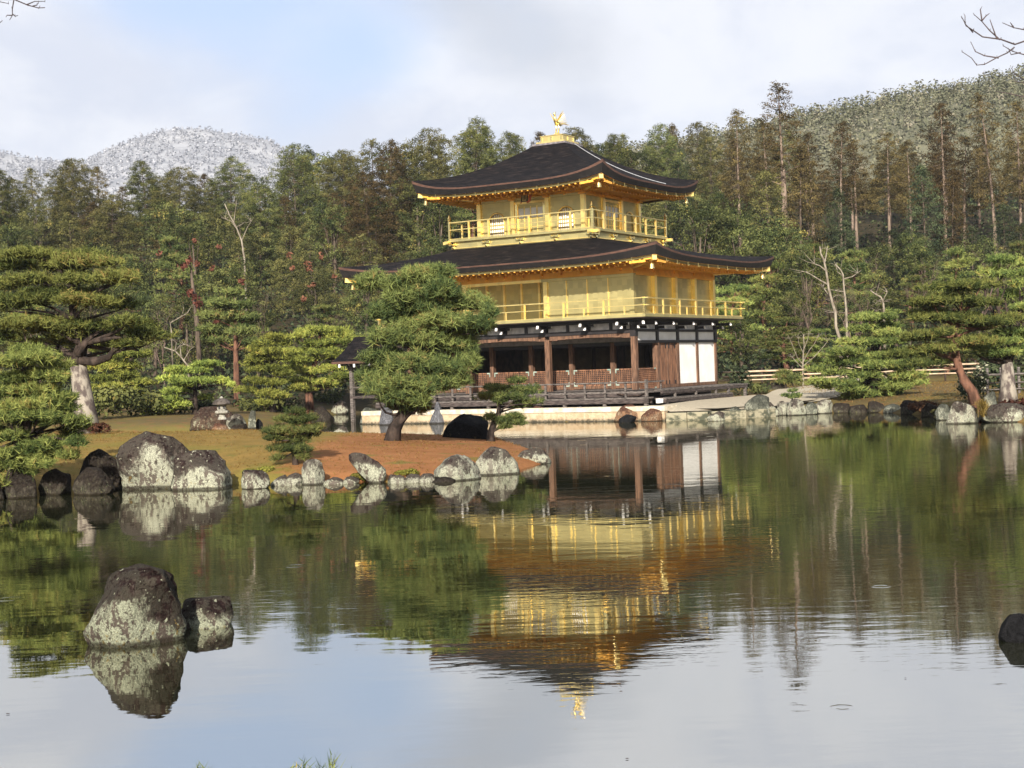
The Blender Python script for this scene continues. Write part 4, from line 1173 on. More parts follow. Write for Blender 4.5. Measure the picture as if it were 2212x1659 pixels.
# island shore
S('large round topped boulder, dark above and pale below, on the left island shore', 250, 412, 931, 1050, 'mixed', 32.4, 6, .9, 5, 0.0, .7, 0, .06, 6, sil=[(0, -.75, 1), (.22, -.76, 1), (.58, -.96, .96), (.75, -.85, .85), (.89, -.62, .62), (1, -.27, .1)])
S('squat pale boulder with a dark flat top leaning on the large round topped boulder', 368, 492, 973, 1050, 'mixed', 31.7, 7, .95, 4, 0.0, .7, 0, .06, 5, sil=[(0, -1, 1), (.35, -1, .9), (.8, -.95, .70), (1, -.45, .6)])
S('dark shaded boulder just left of the large round topped boulder', 165, 262, 969, 1050, 'dark', 32.7, 8, .3, 7, 0.0, .8, 0, .10, 5)
S('low black boulder at waterline under the dark shaded boulder', 150, 246, 1010, 1062, 'dark', 31.2, 9, .3, 7, 0.0, .7, 0, .12, 5)
S('mossy stone at the left shore under the low pine boughs', 78, 150, 1012, 1064, 'dark', 31.6, 10, .3, 7, 0.0, .8, 0, .14, 4)
S('dark stone at the far left shore under the hanging pine tips', 0, 76, 1024, 1076, 'dark', 31.0, 11, .3, 7, 0.0, .8, 0, .14, 4)
S('dark stone beyond the left frame edge at the waterline', -70, 2, 1034, 1082, 'dark', 30.6, 111, .3, 7, 0.0, .8, 0, .14, 4)
S('blotched brown stone right of the squat dark topped boulder', 519, 580, 1015, 1056, 'mixed', None, 12, .45, 6, 0.0, .8, 0, .1, 5)
S('small cream edging stone right of the blotched brown stone', 584, 622, 1026, 1049, 'pale', None, 13, .6, 5, 0.0, .8, 0, .1, 4)
S('small cream edging stone touching the upright pale block', 616, 652, 1022, 1048, 'pale', None, 14, .5, 5, 0.0, .8, 0, .1, 4)
S('upright pale block of stone on the island shore below the small pine', 650, 701, 992, 1047, 'pale', None, 15, 1, 3, 0.0, .8, 0, .04, 5, sil=[(0, -1, 1), (.85, -.97, .95), (1, -.75, .7)])
for k, (a, c, t, bb, mt, lb) in enumerate([(700, 738, 1031, 1046, 'mixed', 'low speckled edging stone just right of the upright pale block'), (735, 772, 1029, 1045, 'mixed', 'low speckled edging stone left of the tilted two tone rock'),
        (838, 878, 1025, 1044, 'pale', 'flat cream edging stone right of the tilted two tone rock'), (874, 906, 1024, 1043, 'pale', 'flat cream edging stone midway between the tilted rock and the white boulder'), (902, 938, 1023, 1042, 'pale', 'flat cream edging stone touching the white boulder')]):
    S(lb, a - 3, c + 4, t, bb, mt, None, 20 + k, .45, 6, 0.0, .8, 0, .13, 4)
S('tilted two tone rock, white with a dark band, pointing up left on the shore', 753, 834, 977, 1044, 'mixed', None, 26, .95, 4, 0.0, .5, 0, .05, 5, sil=[(0, .1, .85), (.37, -.45, 1), (.68, -.85, .6), (.93, -.97, .05), (1, -.8, -.25)])
S('broad white lichened boulder on the island shore right of centre', 932, 1040, 983, 1038, 'pale', None, 27, .85, 5, 0.0, .8, 0, .09, 5, sil=[(0, -1, 1), (.4, -.85, .9), (.8, -.45, .6), (1, -.1, .3)])
S('broad speckled grey boulder near the right tip of the island', 1022, 1126, 964, 1028, 'pale', 33.0, 28, .85, 5, 0.0, .8, 0, .09, 5, sil=[(0, -1, 1), (.35, -.9, .93), (.75, -.6, .6), (1, -.25, .3)])
S('low dark speckled rock ending the island at its right tip', 1105, 1192, 969, 1003, 'mixed', 36.2, 29, .25, 6, 0.0, .8, .05, .09, 5, taper=.2)
S('low ochre stained stone in front of the speckled grey boulder', 1048, 1124, 1004, 1030, 'orange', 33.5, 30, .4, 5, 0.0, .6, 0, .1, 4)
S('small dark flat stone at the waterline between the white and the ochre stones', 932, 985, 1030, 1041, 'dark', None, 31, .4, 5, 0.0, .7, 0, .1, 4)
S('black humped rock on the island crest between the two pines', 948, 1058, 894, 956, 'black', 45.2, 32, .25, 7, None, .8, .15, .09, 5, taper=.15)
S('small white rock on the far edge of the island left of the leaning pine', 716, 756, 921, 942, 'pale', 47, 33, .3, 6, None, .8, 0, .1, 4)
S('flat grey slab beside the small white rock on the island edge', 694, 722, 931, 942, 'pale', 47.5, 34, .5, 5, None, .8, 0, .1, 4)
# stones round the lantern
S('broad brown boulder behind the stone lantern', 404, 506, 878, 930, 'brown', 49.5, 35, .25, 6, None, .7, 0, .1, 5)
S('pale grey boulder right of the stone lantern', 488, 532, 893, 928, 'pale', 49.0, 36, .5, 6, None, .7, -.3, .08, 4)
S('low brown stone in front of the stone lantern', 456, 494, 914, 930, 'orange', 47.0, 37, .4, 6, None, .7, 0, .1, 4)
S('dark flat stone at the right foot of the lantern stones', 496, 535, 915, 929, 'dark', 47.6, 38, .4, 6, None, .7, 0, .1, 4)
S('slim upright greenish stone right of the lantern group', 535, 553, 886, 926, 'green', 47.6, 39, .7, 5, None, .6, .3, .08, 4, taper=.3)
S('dark hollow stone beside the slim upright stone', 550, 568, 905, 925, 'black', 48.0, 40, .6, 5, None, .6, 0, .08, 4)
# far shore, left of the hall
S('dark hump of rock on the far shore behind the leaning pine', 671, 722, 877, 908, 'dark', 76, 41, .25, 6, None, .8, 0, .1, 4)
S('rounded pebbly rock with rusty plants left of the fishing pavilion posts', 715, 752, 866, 892, 'mixed', 86, 42, .25, 6, None, .8, 0, .12, 4)
S('greenish slanted boulder at the left end of the retaining wall', 774, 824, 880, 906, 'green', 68.5, 43, .35, 6, 0.0, .7, .3, .08, 5)
S('grey boulder carrying the left deck post by the retaining wall', 818, 850, 872, 905, 'grey', 66.2, 143, .35, 6, 0.0, .7, .3, .08, 4)
S('grey conical boulder in the retaining wall behind the leaning trunk', 925, 966, 868, 906, 'grey', hall(-9.4, -2.55, 0)[1], 44, .85, 4, 0.0, .7, 0, .05, 5, sil=[(0, -1, 1), (.5, -.5, .55), (1, -.15, .2)])
S('brown pieced boulder in the retaining wall behind the small right pine', 1143, 1184, 876, 908, 'orange', hall(-5.2, -2.55, 0)[1], 45, .9, 5, 0.0, .7, 0, .09, 5, sil=[(0, -1, 1), (.7, -.8, .85), (1, -.45, .5)])
S('smooth grey domed boulder in the retaining wall under the railing', 1235, 1270, 877, 908, 'grey', hall(-2.9, -2.55, 0)[1], 46, .9, 4, 0.0, .6, 0, .05, 5, sil=[(0, -1, 1), (.65, -.85, .85), (1, -.35, .4)])
S('rust coloured boulder in the retaining wall under the hall corner', 1327, 1394, 874, 910, 'orange', hall(0, -2.6, 0)[1], 47, .9, 5, 0.0, .6, 0, .09, 5, sil=[(0, -1, 1), (.6, -.78, .8), (1, -.35, .4)])
S('small black stone in the water before the rust coloured boulder', 1336, 1376, 895, 916, 'black', 59.5, 48, .2, 5, 0.0, .7, 0, .1, 4)
S('tan stone at the right end of the retaining wall', 1386, 1432, 882, 908, 'orange', hall(1.8, -2.45, 0)[1], 49, .5, 5, 0.0, .6, 0, .08, 4)
# right shore
for k, (a, c, t, bb, d, mt, lb) in enumerate([
    (1528, 1568, 888, 910, 58.0, 'pale', 'white lichened stone alone in the water right of the stone kerb'),
    (1568, 1612, 878, 900, 60.0, 'green', 'blocky speckled stone against the stone kerb'),
    (1610, 1664, 852, 899, 60.5, 'green', 'tall greenish standing stone at the corner of the gravel path'),
    (1650, 1684, 868, 897, 61.0, 'mixed', 'rounded brown stone right of the tall greenish standing stone'),
    (1680, 1704, 866, 894, 61.5, 'pale', 'small pale stone left of the tiny pine'),
    (1700, 1742, 862, 895, 61.0, 'pale', 'broad pale stone under the tiny pine'),
    (1738, 1768, 868, 894, 61.3, 'green', 'grey green stone right of the tiny pine'),
    (1762, 1802, 862, 893, 62.0, 'pale', 'white stone at the right end of the sunny shore stones'),
    (1800, 1840, 870, 894, 62.0, 'dark', 'dark stone left of the low pine boughs on the right shore'),
    (1836, 1880, 874, 897, 61.5, 'dark', 'dark stone under the low pine boughs on the right shore'),
    (1876, 1916, 866, 896, 61.0, 'dark', 'dark peaked stone right of the low pine boughs'),
    (1912, 1952, 872, 898, 60.0, 'green', 'greenish stone in shade on the right shore'),
    (1948, 1996, 864, 900, 58.0, 'dark', 'broad dark stone in shade on the right shore'),
    (1990, 2030, 870, 904, 55.0, 'dark', 'dark stone in shade left of the bright boulders'),
    (2022, 2062, 872, 908, 52.0, 'green', 'shaded lichened stone touching the bright boulders')]):
    S(lb, a, c, t, bb, mt, d, 60 + k, .4, 6, 0.0, .7, 0, .10, 4)
S('bright lichened boulder below the red trunked leaning pine', 2046, 2122, 866, 915, 'pale', 49.0, 80, .25, 6, 0.0, .7, .1, .09, 5, taper=.3)
S('wide streaked boulder at the right edge beside the yellow grass tuft', 2124, 2236, 870, 916, 'mixed', 49.0, 81, .3, 6, 0.0, .6, 0, .10, 5)
S('rounded grey green stone behind the yellow grass tuft', 2127, 2160, 845, 878, 'green', 50.5, 82, .5, 5, None, .8, 0, .07, 4)
S('long dark stone lying beside the gravel path', 1636, 1702, 826, 842, 'dark', 76, 83, .6, 5, None, .6, 0, .08, 4)

# pale retaining wall below the hall
def wall_mat():
    m, nt, b = new_mat('pale_stone_blocks')
    br = nt.new('ShaderNodeTexBrick'); br.offset = .5
    nt.link(nt.scaled(nt.oc, (1, 1, 1)), br.inputs[0])
    br.inputs['Color1'].default_value = (.42, .315, .20, 1); br.inputs['Color2'].default_value = (.48, .385, .26, 1); br.inputs['Mortar'].default_value = (.50, .43, .32, 1)
    br.inputs['Scale'].default_value = 1.0; br.inputs['Brick Width'].default_value = .95; br.inputs['Row Height'].default_value = .40; br.inputs['Mortar Size'].default_value = .012
    n = nt.noise(nt.oc, 3, 5, .6); n2 = nt.noise(nt.oc, 9, 4, .6)
    c = nt.mix(nt.step(n, .4, .7), br.outputs[0], (.35, .25, .15)); c = nt.mix(nt.math('MULTIPLY', nt.step(n2, .58, .75), .5), c, (.21, .15, .10))
    sx = nt.new('ShaderNodeSeparateXYZ'); nt.link(nt.oc, sx.inputs[0])
    c = nt.mix(nt.step(nt.math('ADD', sx.outputs[1], nt.math('MULTIPLY', n2, .25)), .30, .12), c, (.035, .030, .018))
    nt.link(c, b.inputs['Base Color']); b.inputs['Roughness'].default_value = .92
    bump(nt, b, n2, .8, .05)
    return m
MAT['wallstone'] = wall_mat()
MAT['coping'] = simple('pale_earth_coping', (.42, .365, .27), (.60, .54, .43), 4, .95, bmp=.4, spec=.1)
MAT['kerb'] = simple('mossy_stone_kerb', (.055, .058, .038), (.26, .235, .16), 2.4, .9, stretch=(1, 1, 1.6), bmp=.8, lo=.42, hi=.58)
RW = empty('retaining_wall', (HALL_X, HALL_Y, 0), HALL_RZ)
tag(RW, 'low pale stone retaining wall along the water under the golden hall', 'wall')
b = MB(); 
# brick coordinates follow the wall face: build the face upright in x-z by rotating a flat slab
fw_ = MB(); fw_.box(-13.1, 2.3, -.36, .40, 0, .30); o = fw_.build('wall_blocks', MAT['wallstone'], RW); o.rotation_euler = (R(90), 0, 0); o.location = (0, -1.78, 0)
b.box(-13.12, 2.32, -2.12, -.9, .402, .60); b.build('wall_coping', MAT['coping'], RW)
KB = empty('stone_kerb', (HALL_X, HALL_Y, 0), HALL_RZ)
tag(KB, 'long mossy stone kerb edging the gravel terrace right of the hall corner', 'kerb')
rs = random.Random(5); pts = [(2.35, -2.05), (3.9, -1.35), (5.0, -.3), (5.7, .9)]
for i in range(3):
    (x0, y0), (x1, y1) = pts[i], pts[i + 1]; nn_ = 1 if i else 2
    for j in range(nn_):
        a = np.array([x0 + (x1 - x0) * (j + .01) / nn_, y0 + (y1 - y0) * (j + .01) / nn_, 0]); c = np.array([x0 + (x1 - x0) * (j + .98) / nn_, y0 + (y1 - y0) * (j + .98) / nn_, 0])
        g = MB(); zt = .28 + rs.random() * .06; g.bar(a + (0, 0, (zt - .4) / 2), c + (0, 0, (zt - .4) / 2), .8, zt + .4); g.build('kerb_block', MAT['kerb'], KB)
g = MB(); inn = [(1.75, -1.86), (1.75, -.6), (1.75, .8), (1.75, 2.6), (1.75, 6), (1.75, 9.6)]; out_ = [(2.45, -1.84), (3.80, -1.15), (4.85, -.15), (5.45, 1.1), (5.8, 4.4), (6.0, 9.6)]
V = []; F = []
for i in range(6):
    for k in range(7):
        t = k / 6; zo = .36 if i < 4 else .50; zi = .60 + .03 * min(i, 3); V.append((inn[i][0] + (out_[i][0] - inn[i][0]) * t, inn[i][1] + (out_[i][1] - inn[i][1]) * t, zi + (zo - zi) * t))
for i in range(5):
    for k in range(6): a = i * 7 + k; F.append((a, a + 1, a + 8, a + 7))
TR = mesh_obj('gravel_terrace', V, F, MAT['gravel'], smooth=True); TR.location = (HALL_X, HALL_Y, 0); TR.rotation_euler = (0, 0, HALL_RZ); tag(TR, kind='structure')
# ================================================================ vegetation
def leaf_mat(name, dark, light, warm, trans=.13):
    m = bpy.data.materials.new(name); m.use_nodes = True
    nt = NT(m.node_tree)
    for nd in list(nt.n):
        if nd.type != 'OUTPUT_MATERIAL': nt.n.remove(nd)
    out = nt.n[0]
    at_ = nt.new('ShaderNodeAttribute'); at_.attribute_name = 'tint'
    oi = nt.new('ShaderNodeObjectInfo')
    c = nt.mix(nt.step(at_.outputs['Fac'], .1, .8), dark, light)
    c = nt.mix(nt.step(at_.outputs['Fac'], .84, .97), c, warm)
    hs = nt.new('ShaderNodeHueSaturation')
    nt.link(c, hs.inputs['Color'])
    nt.link(nt.math('MULTIPLY_ADD', oi.outputs['Random'], .026, .487), hs.inputs['Hue'])
    nt.link(nt.math('MULTIPLY_ADD', oi.outputs['Random'], .70, .72), hs.inputs['Value'])
    df = nt.new('ShaderNodeBsdfDiffuse'); tr = nt.new('ShaderNodeBsdfTranslucent')
    nt.link(hs.outputs[0], df.inputs[0]); nt.link(hs.outputs[0], tr.inputs[0])
    mx = nt.new('ShaderNodeMixShader'); mx.inputs[0].default_value = trans
    nt.link(df.outputs[0], mx.inputs[1]); nt.link(tr.outputs[0], mx.inputs[2]); nt.link(mx.outputs[0], out.inputs[0])
    return m
MAT['lf_cedar'] = leaf_mat('brownish_cedar_foliage', (.036, .029, .014), (.115, .085, .036), (.15, .10, .04))
MAT['lf_cypress'] = leaf_mat('olive_cypress_foliage', (.036, .040, .017), (.135, .125, .045), (.18, .135, .045))
MAT['lf_broad'] = leaf_mat('evergreen_broadleaf_foliage', (.030, .040, .017), (.130, .138, .046), (.21, .17, .05))
MAT['lf_deep'] = leaf_mat('deep_green_fir_foliage', (.018, .026, .016), (.062, .074, .036), (.09, .09, .04))
MAT['lf_pine'] = leaf_mat('pine_needles', (.036, .054, .021), (.155, .176, .055), (.21, .155, .06))
MAT['lf_pineyel'] = leaf_mat('yellow_green_pine_needles', (.080, .104, .026), (.30, .325, .072), (.40, .34, .08))
MAT['lf_pinemid'] = leaf_mat('garden_pine_needles', (.050, .074, .024), (.220, .245, .068), (.28, .22, .07))
MAT['lf_red'] = leaf_mat('red_autumn_leaves', (.085, .036, .024), (.15, .064, .042), (.20, .10, .06))
MAT['lf_yellow'] = leaf_mat('yellow_dry_grass_blades', (.20, .15, .035), (.36, .28, .075), (.42, .35, .14), .35)
MAT['lf_rust'] = leaf_mat('rusty_dry_leaves', (.034, .017, .012), (.078, .036, .022), (.12, .065, .036))
MAT['lf_moss'] = leaf_mat('yellow_green_moss', (.07, .075, .015), (.17, .16, .035), (.22, .18, .05))
MAT['lf_pale'] = leaf_mat('pale_whitish_leaves', (.16, .165, .10), (.34, .33, .25), (.42, .39, .32))  # whitish leaf tone for indistinct pale shapes by the right trunks
MAT['lf_hill'] = leaf_mat('distant_frosted_foliage', (.095, .100, .062), (.172, .168, .108), (.22, .20, .15))
MAT['lf_snow'] = leaf_mat('snow_laden_trees', (.20, .205, .225), (.26, .265, .285), (.33, .332, .345), .1)  # snowy crowns, contrast lowered in the colour for far haze
MAT['bark'] = simple('grey_brown_bark', (.055, .042, .033), (.125, .095, .072), 3, .95, stretch=(3, 3, .6), bmp=.8, spec=.1)
MAT['bark_dark'] = simple('blackish_pine_bark', (.018, .014, .012), (.060, .044, .036), 5, .95, stretch=(1, 1, .6), bmp=1.0, spec=.1)
MAT['bark_red'] = simple('reddish_pine_bark', (.06, .032, .022), (.17, .085, .056), 3.2, .9, stretch=(1.5, 1.5, .5), bmp=.8, spec=.1)
MAT['bark_pale'] = simple('pale_bare_bark', (.14, .115, .09), (.27, .235, .185), 4, .9, stretch=(2, 2, .6), bmp=.4, spec=.1)
MAT['bark_lich'] = simple('lichened_pale_bark', (.085, .068, .062), (.27, .24, .20), 3.6, .95, stretch=(1.2, 1.2, .7), bmp=.8, lo=.42, hi=.58, spec=.1)
MAT['bark_tall'] = simple('pinkish_brown_cedar_bark', (.11, .078, .060), (.23, .175, .135), 3, .95, stretch=(3, 3, .4), bmp=.6, spec=.1)
MAT['twig'] = simple('dark_winter_twigs', (.035, .025, .025), (.07, .05, .05), 6, .8, bmp=0)

def unit(v): return v / (np.linalg.norm(v, axis=-1, keepdims=True) + 1e-9)

def needles(C, D, L, W, k, rs, spread=.75, tint=None):
    """k needle triangles from every centre C round its direction D"""
    n = len(C)
    d = unit(D[:, None, :] + rs.normal(size=(n, k, 3)) * spread)
    ln = (L * rs.uniform(.7, 1.15, (n, k, 1))) if np.isscalar(L) else L[:, None, None] * rs.uniform(.7, 1.15, (n, k, 1))
    base = C[:, None, :] + D[:, None, :] * ln * rs.uniform(-.25, .75, (n, k, 1))
    side = unit(np.cross(d, rs.normal(size=(n, k, 3)))) * W / 2
    tip = C[:, None, :] + d * ln
    V = np.stack([base - side, base + side, tip], 2).reshape(-1, 3)
    F = np.arange(n * k * 3).reshape(-1, 3)
    t = rs.uniform(0, 1, n) if tint is None else tint
    t = np.clip(t[:, None] + rs.normal(size=(n, k)) * .10, 0, 1)
    return V, F, np.repeat(t.reshape(-1), 3)

def cards(C, S, rs, up=.5, tint=None, N=None):
    """an irregular leaf-spray quad at every centre"""
    n = len(C)
    nr = rs.normal(size=(n, 3)); nr[:, 2] += up
    if N is not None: nr = nr * .45 + N * 1.5
    nr = unit(nr); a = unit(np.cross(nr, rs.normal(size=(n, 3)))); b = np.cross(nr, a)
    s = (S * rs.uniform(.6, 1.3, (n, 1)))
    q = [a * s * rs.uniform(.7, 1.1, (n, 1)), b * s * rs.uniform(.35, .75, (n, 1)), -a * s * rs.uniform(.6, 1.0, (n, 1)), -b * s * rs.uniform(.35, .75, (n, 1))]
    V = np.stack([C + x for x in q], 1).reshape(-1, 3)
    F = np.arange(n * 4).reshape(-1, 4)
    t = rs.uniform(0, 1, n) if tint is None else np.clip(tint + rs.normal(size=n) * .09, 0, 1)
    return V, F, np.repeat(t, 4)

def limb(mb, a, b, r0, r1, rs, sag=.1, n=5, m=0):
    a, b = np.array(a, float), np.array(b, float); L = np.linalg.norm(b - a)
    pts = []; off = rs.normal(size=3) * L * .10
    for i in range(n):
        t = i / (n - 1); p = a + (b - a) * t + off * math.sin(math.pi * t) + np.array((0, 0, -sag * L * math.sin(math.pi * t)))
        pts.append(p)
    mb.tube(pts, np.linspace(r0, r1, n), 6, m)

def clump_cloud(Q, Rr, per, size, rs, tint, flat=.75):
    """small rounded sprays of leaves: around every point Q a shell of leaf quads that face outwards"""
    n = len(Q)
    dd = rs.normal(size=(n, per, 3)); dd[..., 2] = dd[..., 2] * .9 + .28; dd = unit(dd)
    r = rs.uniform(.55, 1.08, (n, per, 1)) * Rr[:, None, None]
    C = Q[:, None, :] + dd * r * np.array((1, 1, flat))
    return cards(C.reshape(-1, 3), size, rs, .25, np.repeat(tint, per), dd.reshape(-1, 3))

# ---- forest tree kinds, built round the origin; every one is an Empty with trunk and crown
def conifer(name, H, base, rad, leaf, seed, card=.088, nb=165, dens=42, top=.25, barkm='bark', droop=.25, dome=.5, cr=.48):
    rs = np.random.default_rng(seed)
    root = empty(name)
    t = MB(); lean = rs.normal(size=2) * .02 * H
    tp = [(lean[0] * f * f, lean[1] * f * f, H * f) for f in np.linspace(0, .96, 9)]
    t.tube(tp, np.linspace(.011 * H + .02, .03, 9), 8)
    Q = []; T = []; S = []
    ph = rs.uniform(0, 6.28)
    for i in range(nb):
        f = base + (1 - base) * ((i + rs.uniform()) / nb) ** 1.0
        g = (f - base) / (1 - base)
        prof = dome * math.sqrt(max(0, 1 - g ** 2.2)) + (1 - dome) * (1 - g) ** .8
        a = i * 2.399 + rs.uniform(-.5, .5)
        lump = 1 + .22 * math.sin(a * 2 + ph + g * 5) + .14 * math.sin(a * 3 - g * 9)
        r = rad * prof * min(1, g * 5 + .55) * lump * rs.uniform(.55, 1.08)
        p0 = np.array((lean[0] * f * f, lean[1] * f * f, f * H)); d = np.array((math.cos(a), math.sin(a), .2 - droop * rs.uniform(.5, 1.5)))
        if r > .8 and rs.uniform() < .3: t.tube([p0, p0 + d * r * .85], [.035, .012], 4)
        m = max(1, int(r / .62)); tb = rs.uniform(.15, .75)
        for j in range(m):
            q = p0 + d * r * (.45 + .55 * (j + 1) / m) + rs.normal(size=3) * .12
            Q.append(q); T.append(tb + rs.normal() * .1); S.append(cr * rs.uniform(.65, 1.25))
    for k in range(5): Q.append(np.array((lean[0], lean[1], H * (.93 + .016 * k))) + rs.normal(size=3) * .12); T.append(.5); S.append(cr * .6)
    t.build('trunk', MAT[barkm], root, True)
    V, F, ti = clump_cloud(np.array(Q), np.array(S), dens, card, rs, np.array(T))
    mesh_obj('crown', V, F, MAT[leaf], root, tint=ti)
    return root

def broadleaf(name, H, rad, leaf, seed, card=.085, lobes=13, base=.22, per=42, barkm='bark', cr=.48, sub=16):
    rs = np.random.default_rng(seed); root = empty(name); t = MB()
    t.tube([(0, 0, 0), (rs.normal() * .15, rs.normal() * .15, H * .3), (rs.normal() * .3, rs.normal() * .3, H * .7)], [.022 * H + .04, .018 * H, .05], 8)
    Q = []; T = []; S = []
    for i in range(lobes):
        d = unit(rs.normal(size=3)); zc = H * (base + (1 - base) * .5)
        s = rs.uniform(.45, .78); q = np.array((d[0] * rad * s, d[1] * rad * s, zc + d[2] * H * (1 - base) * .40))
        lr = rad * rs.uniform(.34, .52)
        if rs.uniform() < .5: t.tube([(0, 0, H * .3), tuple(q * np.array((.6, .6, 1)) - (0, 0, .4)), tuple(q)], [.06, .04, .02], 4)
        dd = unit(rs.normal(size=(sub, 3)) + np.array((0, 0, .30)))
        Q.append(q + dd * lr * rs.uniform(.8, 1.1, (sub, 1)) * np.array((1, 1, .85))); T.append(rs.uniform(.2, .7) + rs.normal(size=sub) * .16); S.append(cr * rs.uniform(.6, 1.2, sub))
    Q, T, S = np.concatenate(Q), np.concatenate(T), np.concatenate(S)
    t.build('trunk', MAT[barkm], root, True)
    V, F, ti = clump_cloud(Q, S, per, card, rs, T)
    mesh_obj('crown', V, F, MAT[leaf], root, tint=ti)
    return root

def pad_points(c, rx, ry, rz, n, rs):
    """tuft centres and directions over a cloud-shaped pad"""
    k = max(3, int(4 + rx * 2.0)); P = []; D = []
    for i in range(k):
        a = 2 * math.pi * i / k + rs.uniform(0, 1); s = rs.uniform(.30, .68) if i else 0
        q = c + np.array((math.cos(a) * rx * s, math.sin(a) * ry * s, rs.uniform(-.30, .25) * rz))
        m = max(4, n // k)
        d = rs.normal(size=(m, 3)); d[:, 2] = np.abs(d[:, 2]) * .9 - .12; d = unit(d)
        r = rs.uniform(.30, 1.12, (m, 1)) ** .7
        r = r * (1 + .45 * (rs.uniform(size=(m, 1)) > .86)); P.append(q + d * r * np.array((rx * .50, ry * .50, rz * .85))); D.append(unit(d * np.array((1, 1, .8)) + np.array((0, 0, .75))))
    return np.concatenate(P), np.concatenate(D)

def generic_pine(name, H, rad, leaf, seed, flat=.30, npads=18, base=.4, L=.22, W=.035, k=8, dens=75, barkm='bark_red', bend=.12):
    rs = np.random.default_rng(seed); root = empty(name); t = MB()
    ph = rs.uniform(0, 6.28)
    def tr(f): return np.array((math.sin(f * 3.0 + ph) * bend * H * f, math.cos(f * 2.3 + ph) * bend * H * f * .6, f * H * .94))
    t.tube([tr(f) for f in np.linspace(0, 1, 10)], np.linspace(.024 * H + .05, .035, 10), 8)
    P = []; D = []; T = []
    for i in range(npads):
        f = base + (1 - base) * (i + .5) / npads
        g = (f - base) / (1 - base)
        a = i * 2.4 + rs.uniform(-.4, .4); rr = rad * (1 - g * .72) * rs.uniform(.45, .95) * (1 if g < .95 else .1)
        c = tr(f) + np.array((math.cos(a) * rr, math.sin(a) * rr, rs.uniform(-.1, .25)))
        pr = rad * rs.uniform(.34, .55) * (1 - g * .35)
        limb(t, tr(max(0, f - .06)), c - (0, 0, pr * flat * .5), .03 + .005 * H * (1 - g), .015, rs, -.05)
        n = int(dens * (pr / .9) ** 2 + 20)
        p, d = pad_points(c, pr, pr, pr * flat, n, rs); P.append(p); D.append(d); T.append(np.full(len(p), rs.uniform(.2, .75)) + rs.normal(size=len(p)) * .15)
    t.build('trunk', MAT[barkm], root, True)
    V, F, ti = needles(np.concatenate(P), np.concatenate(D), L, W, k, rs, .7, np.concatenate(T))
    mesh_obj('crown', V, F, MAT[leaf], root, tint=ti)
    return root

def bare_tree(name, H, seed, barkm='bark_pale', spread=.55, depth=5, r=.05, up=.35, split=2.4):
    rs = np.random.default_rng(seed); root = empty(name); t = MB(); b = MB()
    def grow(p, d, L, rad, lev):
        n = 4; pts = [p]
        for i in range(n): 
            d = unit(d + rs.normal(size=3) * .13 + np.array((0, 0, up * .08))); pts.append(pts[-1] + d * L / n)
        (t if lev <= 1 else b).tube(pts, np.linspace(rad, rad * .62, n + 1), 6 if lev < 2 else 4)
        if lev >= depth: return
        for j in range(int(split + rs.uniform())):
            q = pts[rs.integers(2, n + 1)] if j else pts[-1]
            grow(q, unit(d + rs.normal(size=3) * spread + np.array((0, 0, up * .4))), L * rs.uniform(.6, .82), rad * .58, lev + 1)
    grow(np.zeros(3), np.array((rs.normal() * .1, 0, 1.0)), H * .30, r, 0)
    t.build('trunk', MAT[barkm], root, True); b.build('branches', MAT[barkm], root)
    return root

def shrub(name, rad, H, leaf, seed, card=.12, n=700, tag_=None):
    rs = np.random.default_rng(seed)
    C = []; T = []; N = []
    for i in range(9):
        q = np.array((rs.uniform(-.6, .6) * rad, rs.uniform(-.6, .6) * rad, rs.uniform(.25, .72) * H)); d = unit(rs.normal(size=(n // 9, 3)) + np.array((0, 0, .3)))
        C.append(q + d * np.array((rad * .48, rad * .48, H * .36)) * rs.uniform(.75, 1.05, (len(d), 1))); N.append(d); T.append(np.full(len(d), rs.uniform(.2, .8)))
    V, F, ti = cards(np.concatenate(C), card, rs, .3, np.concatenate(T), np.concatenate(N))
    return mesh_obj(name, V, F, MAT[leaf], tint=ti)

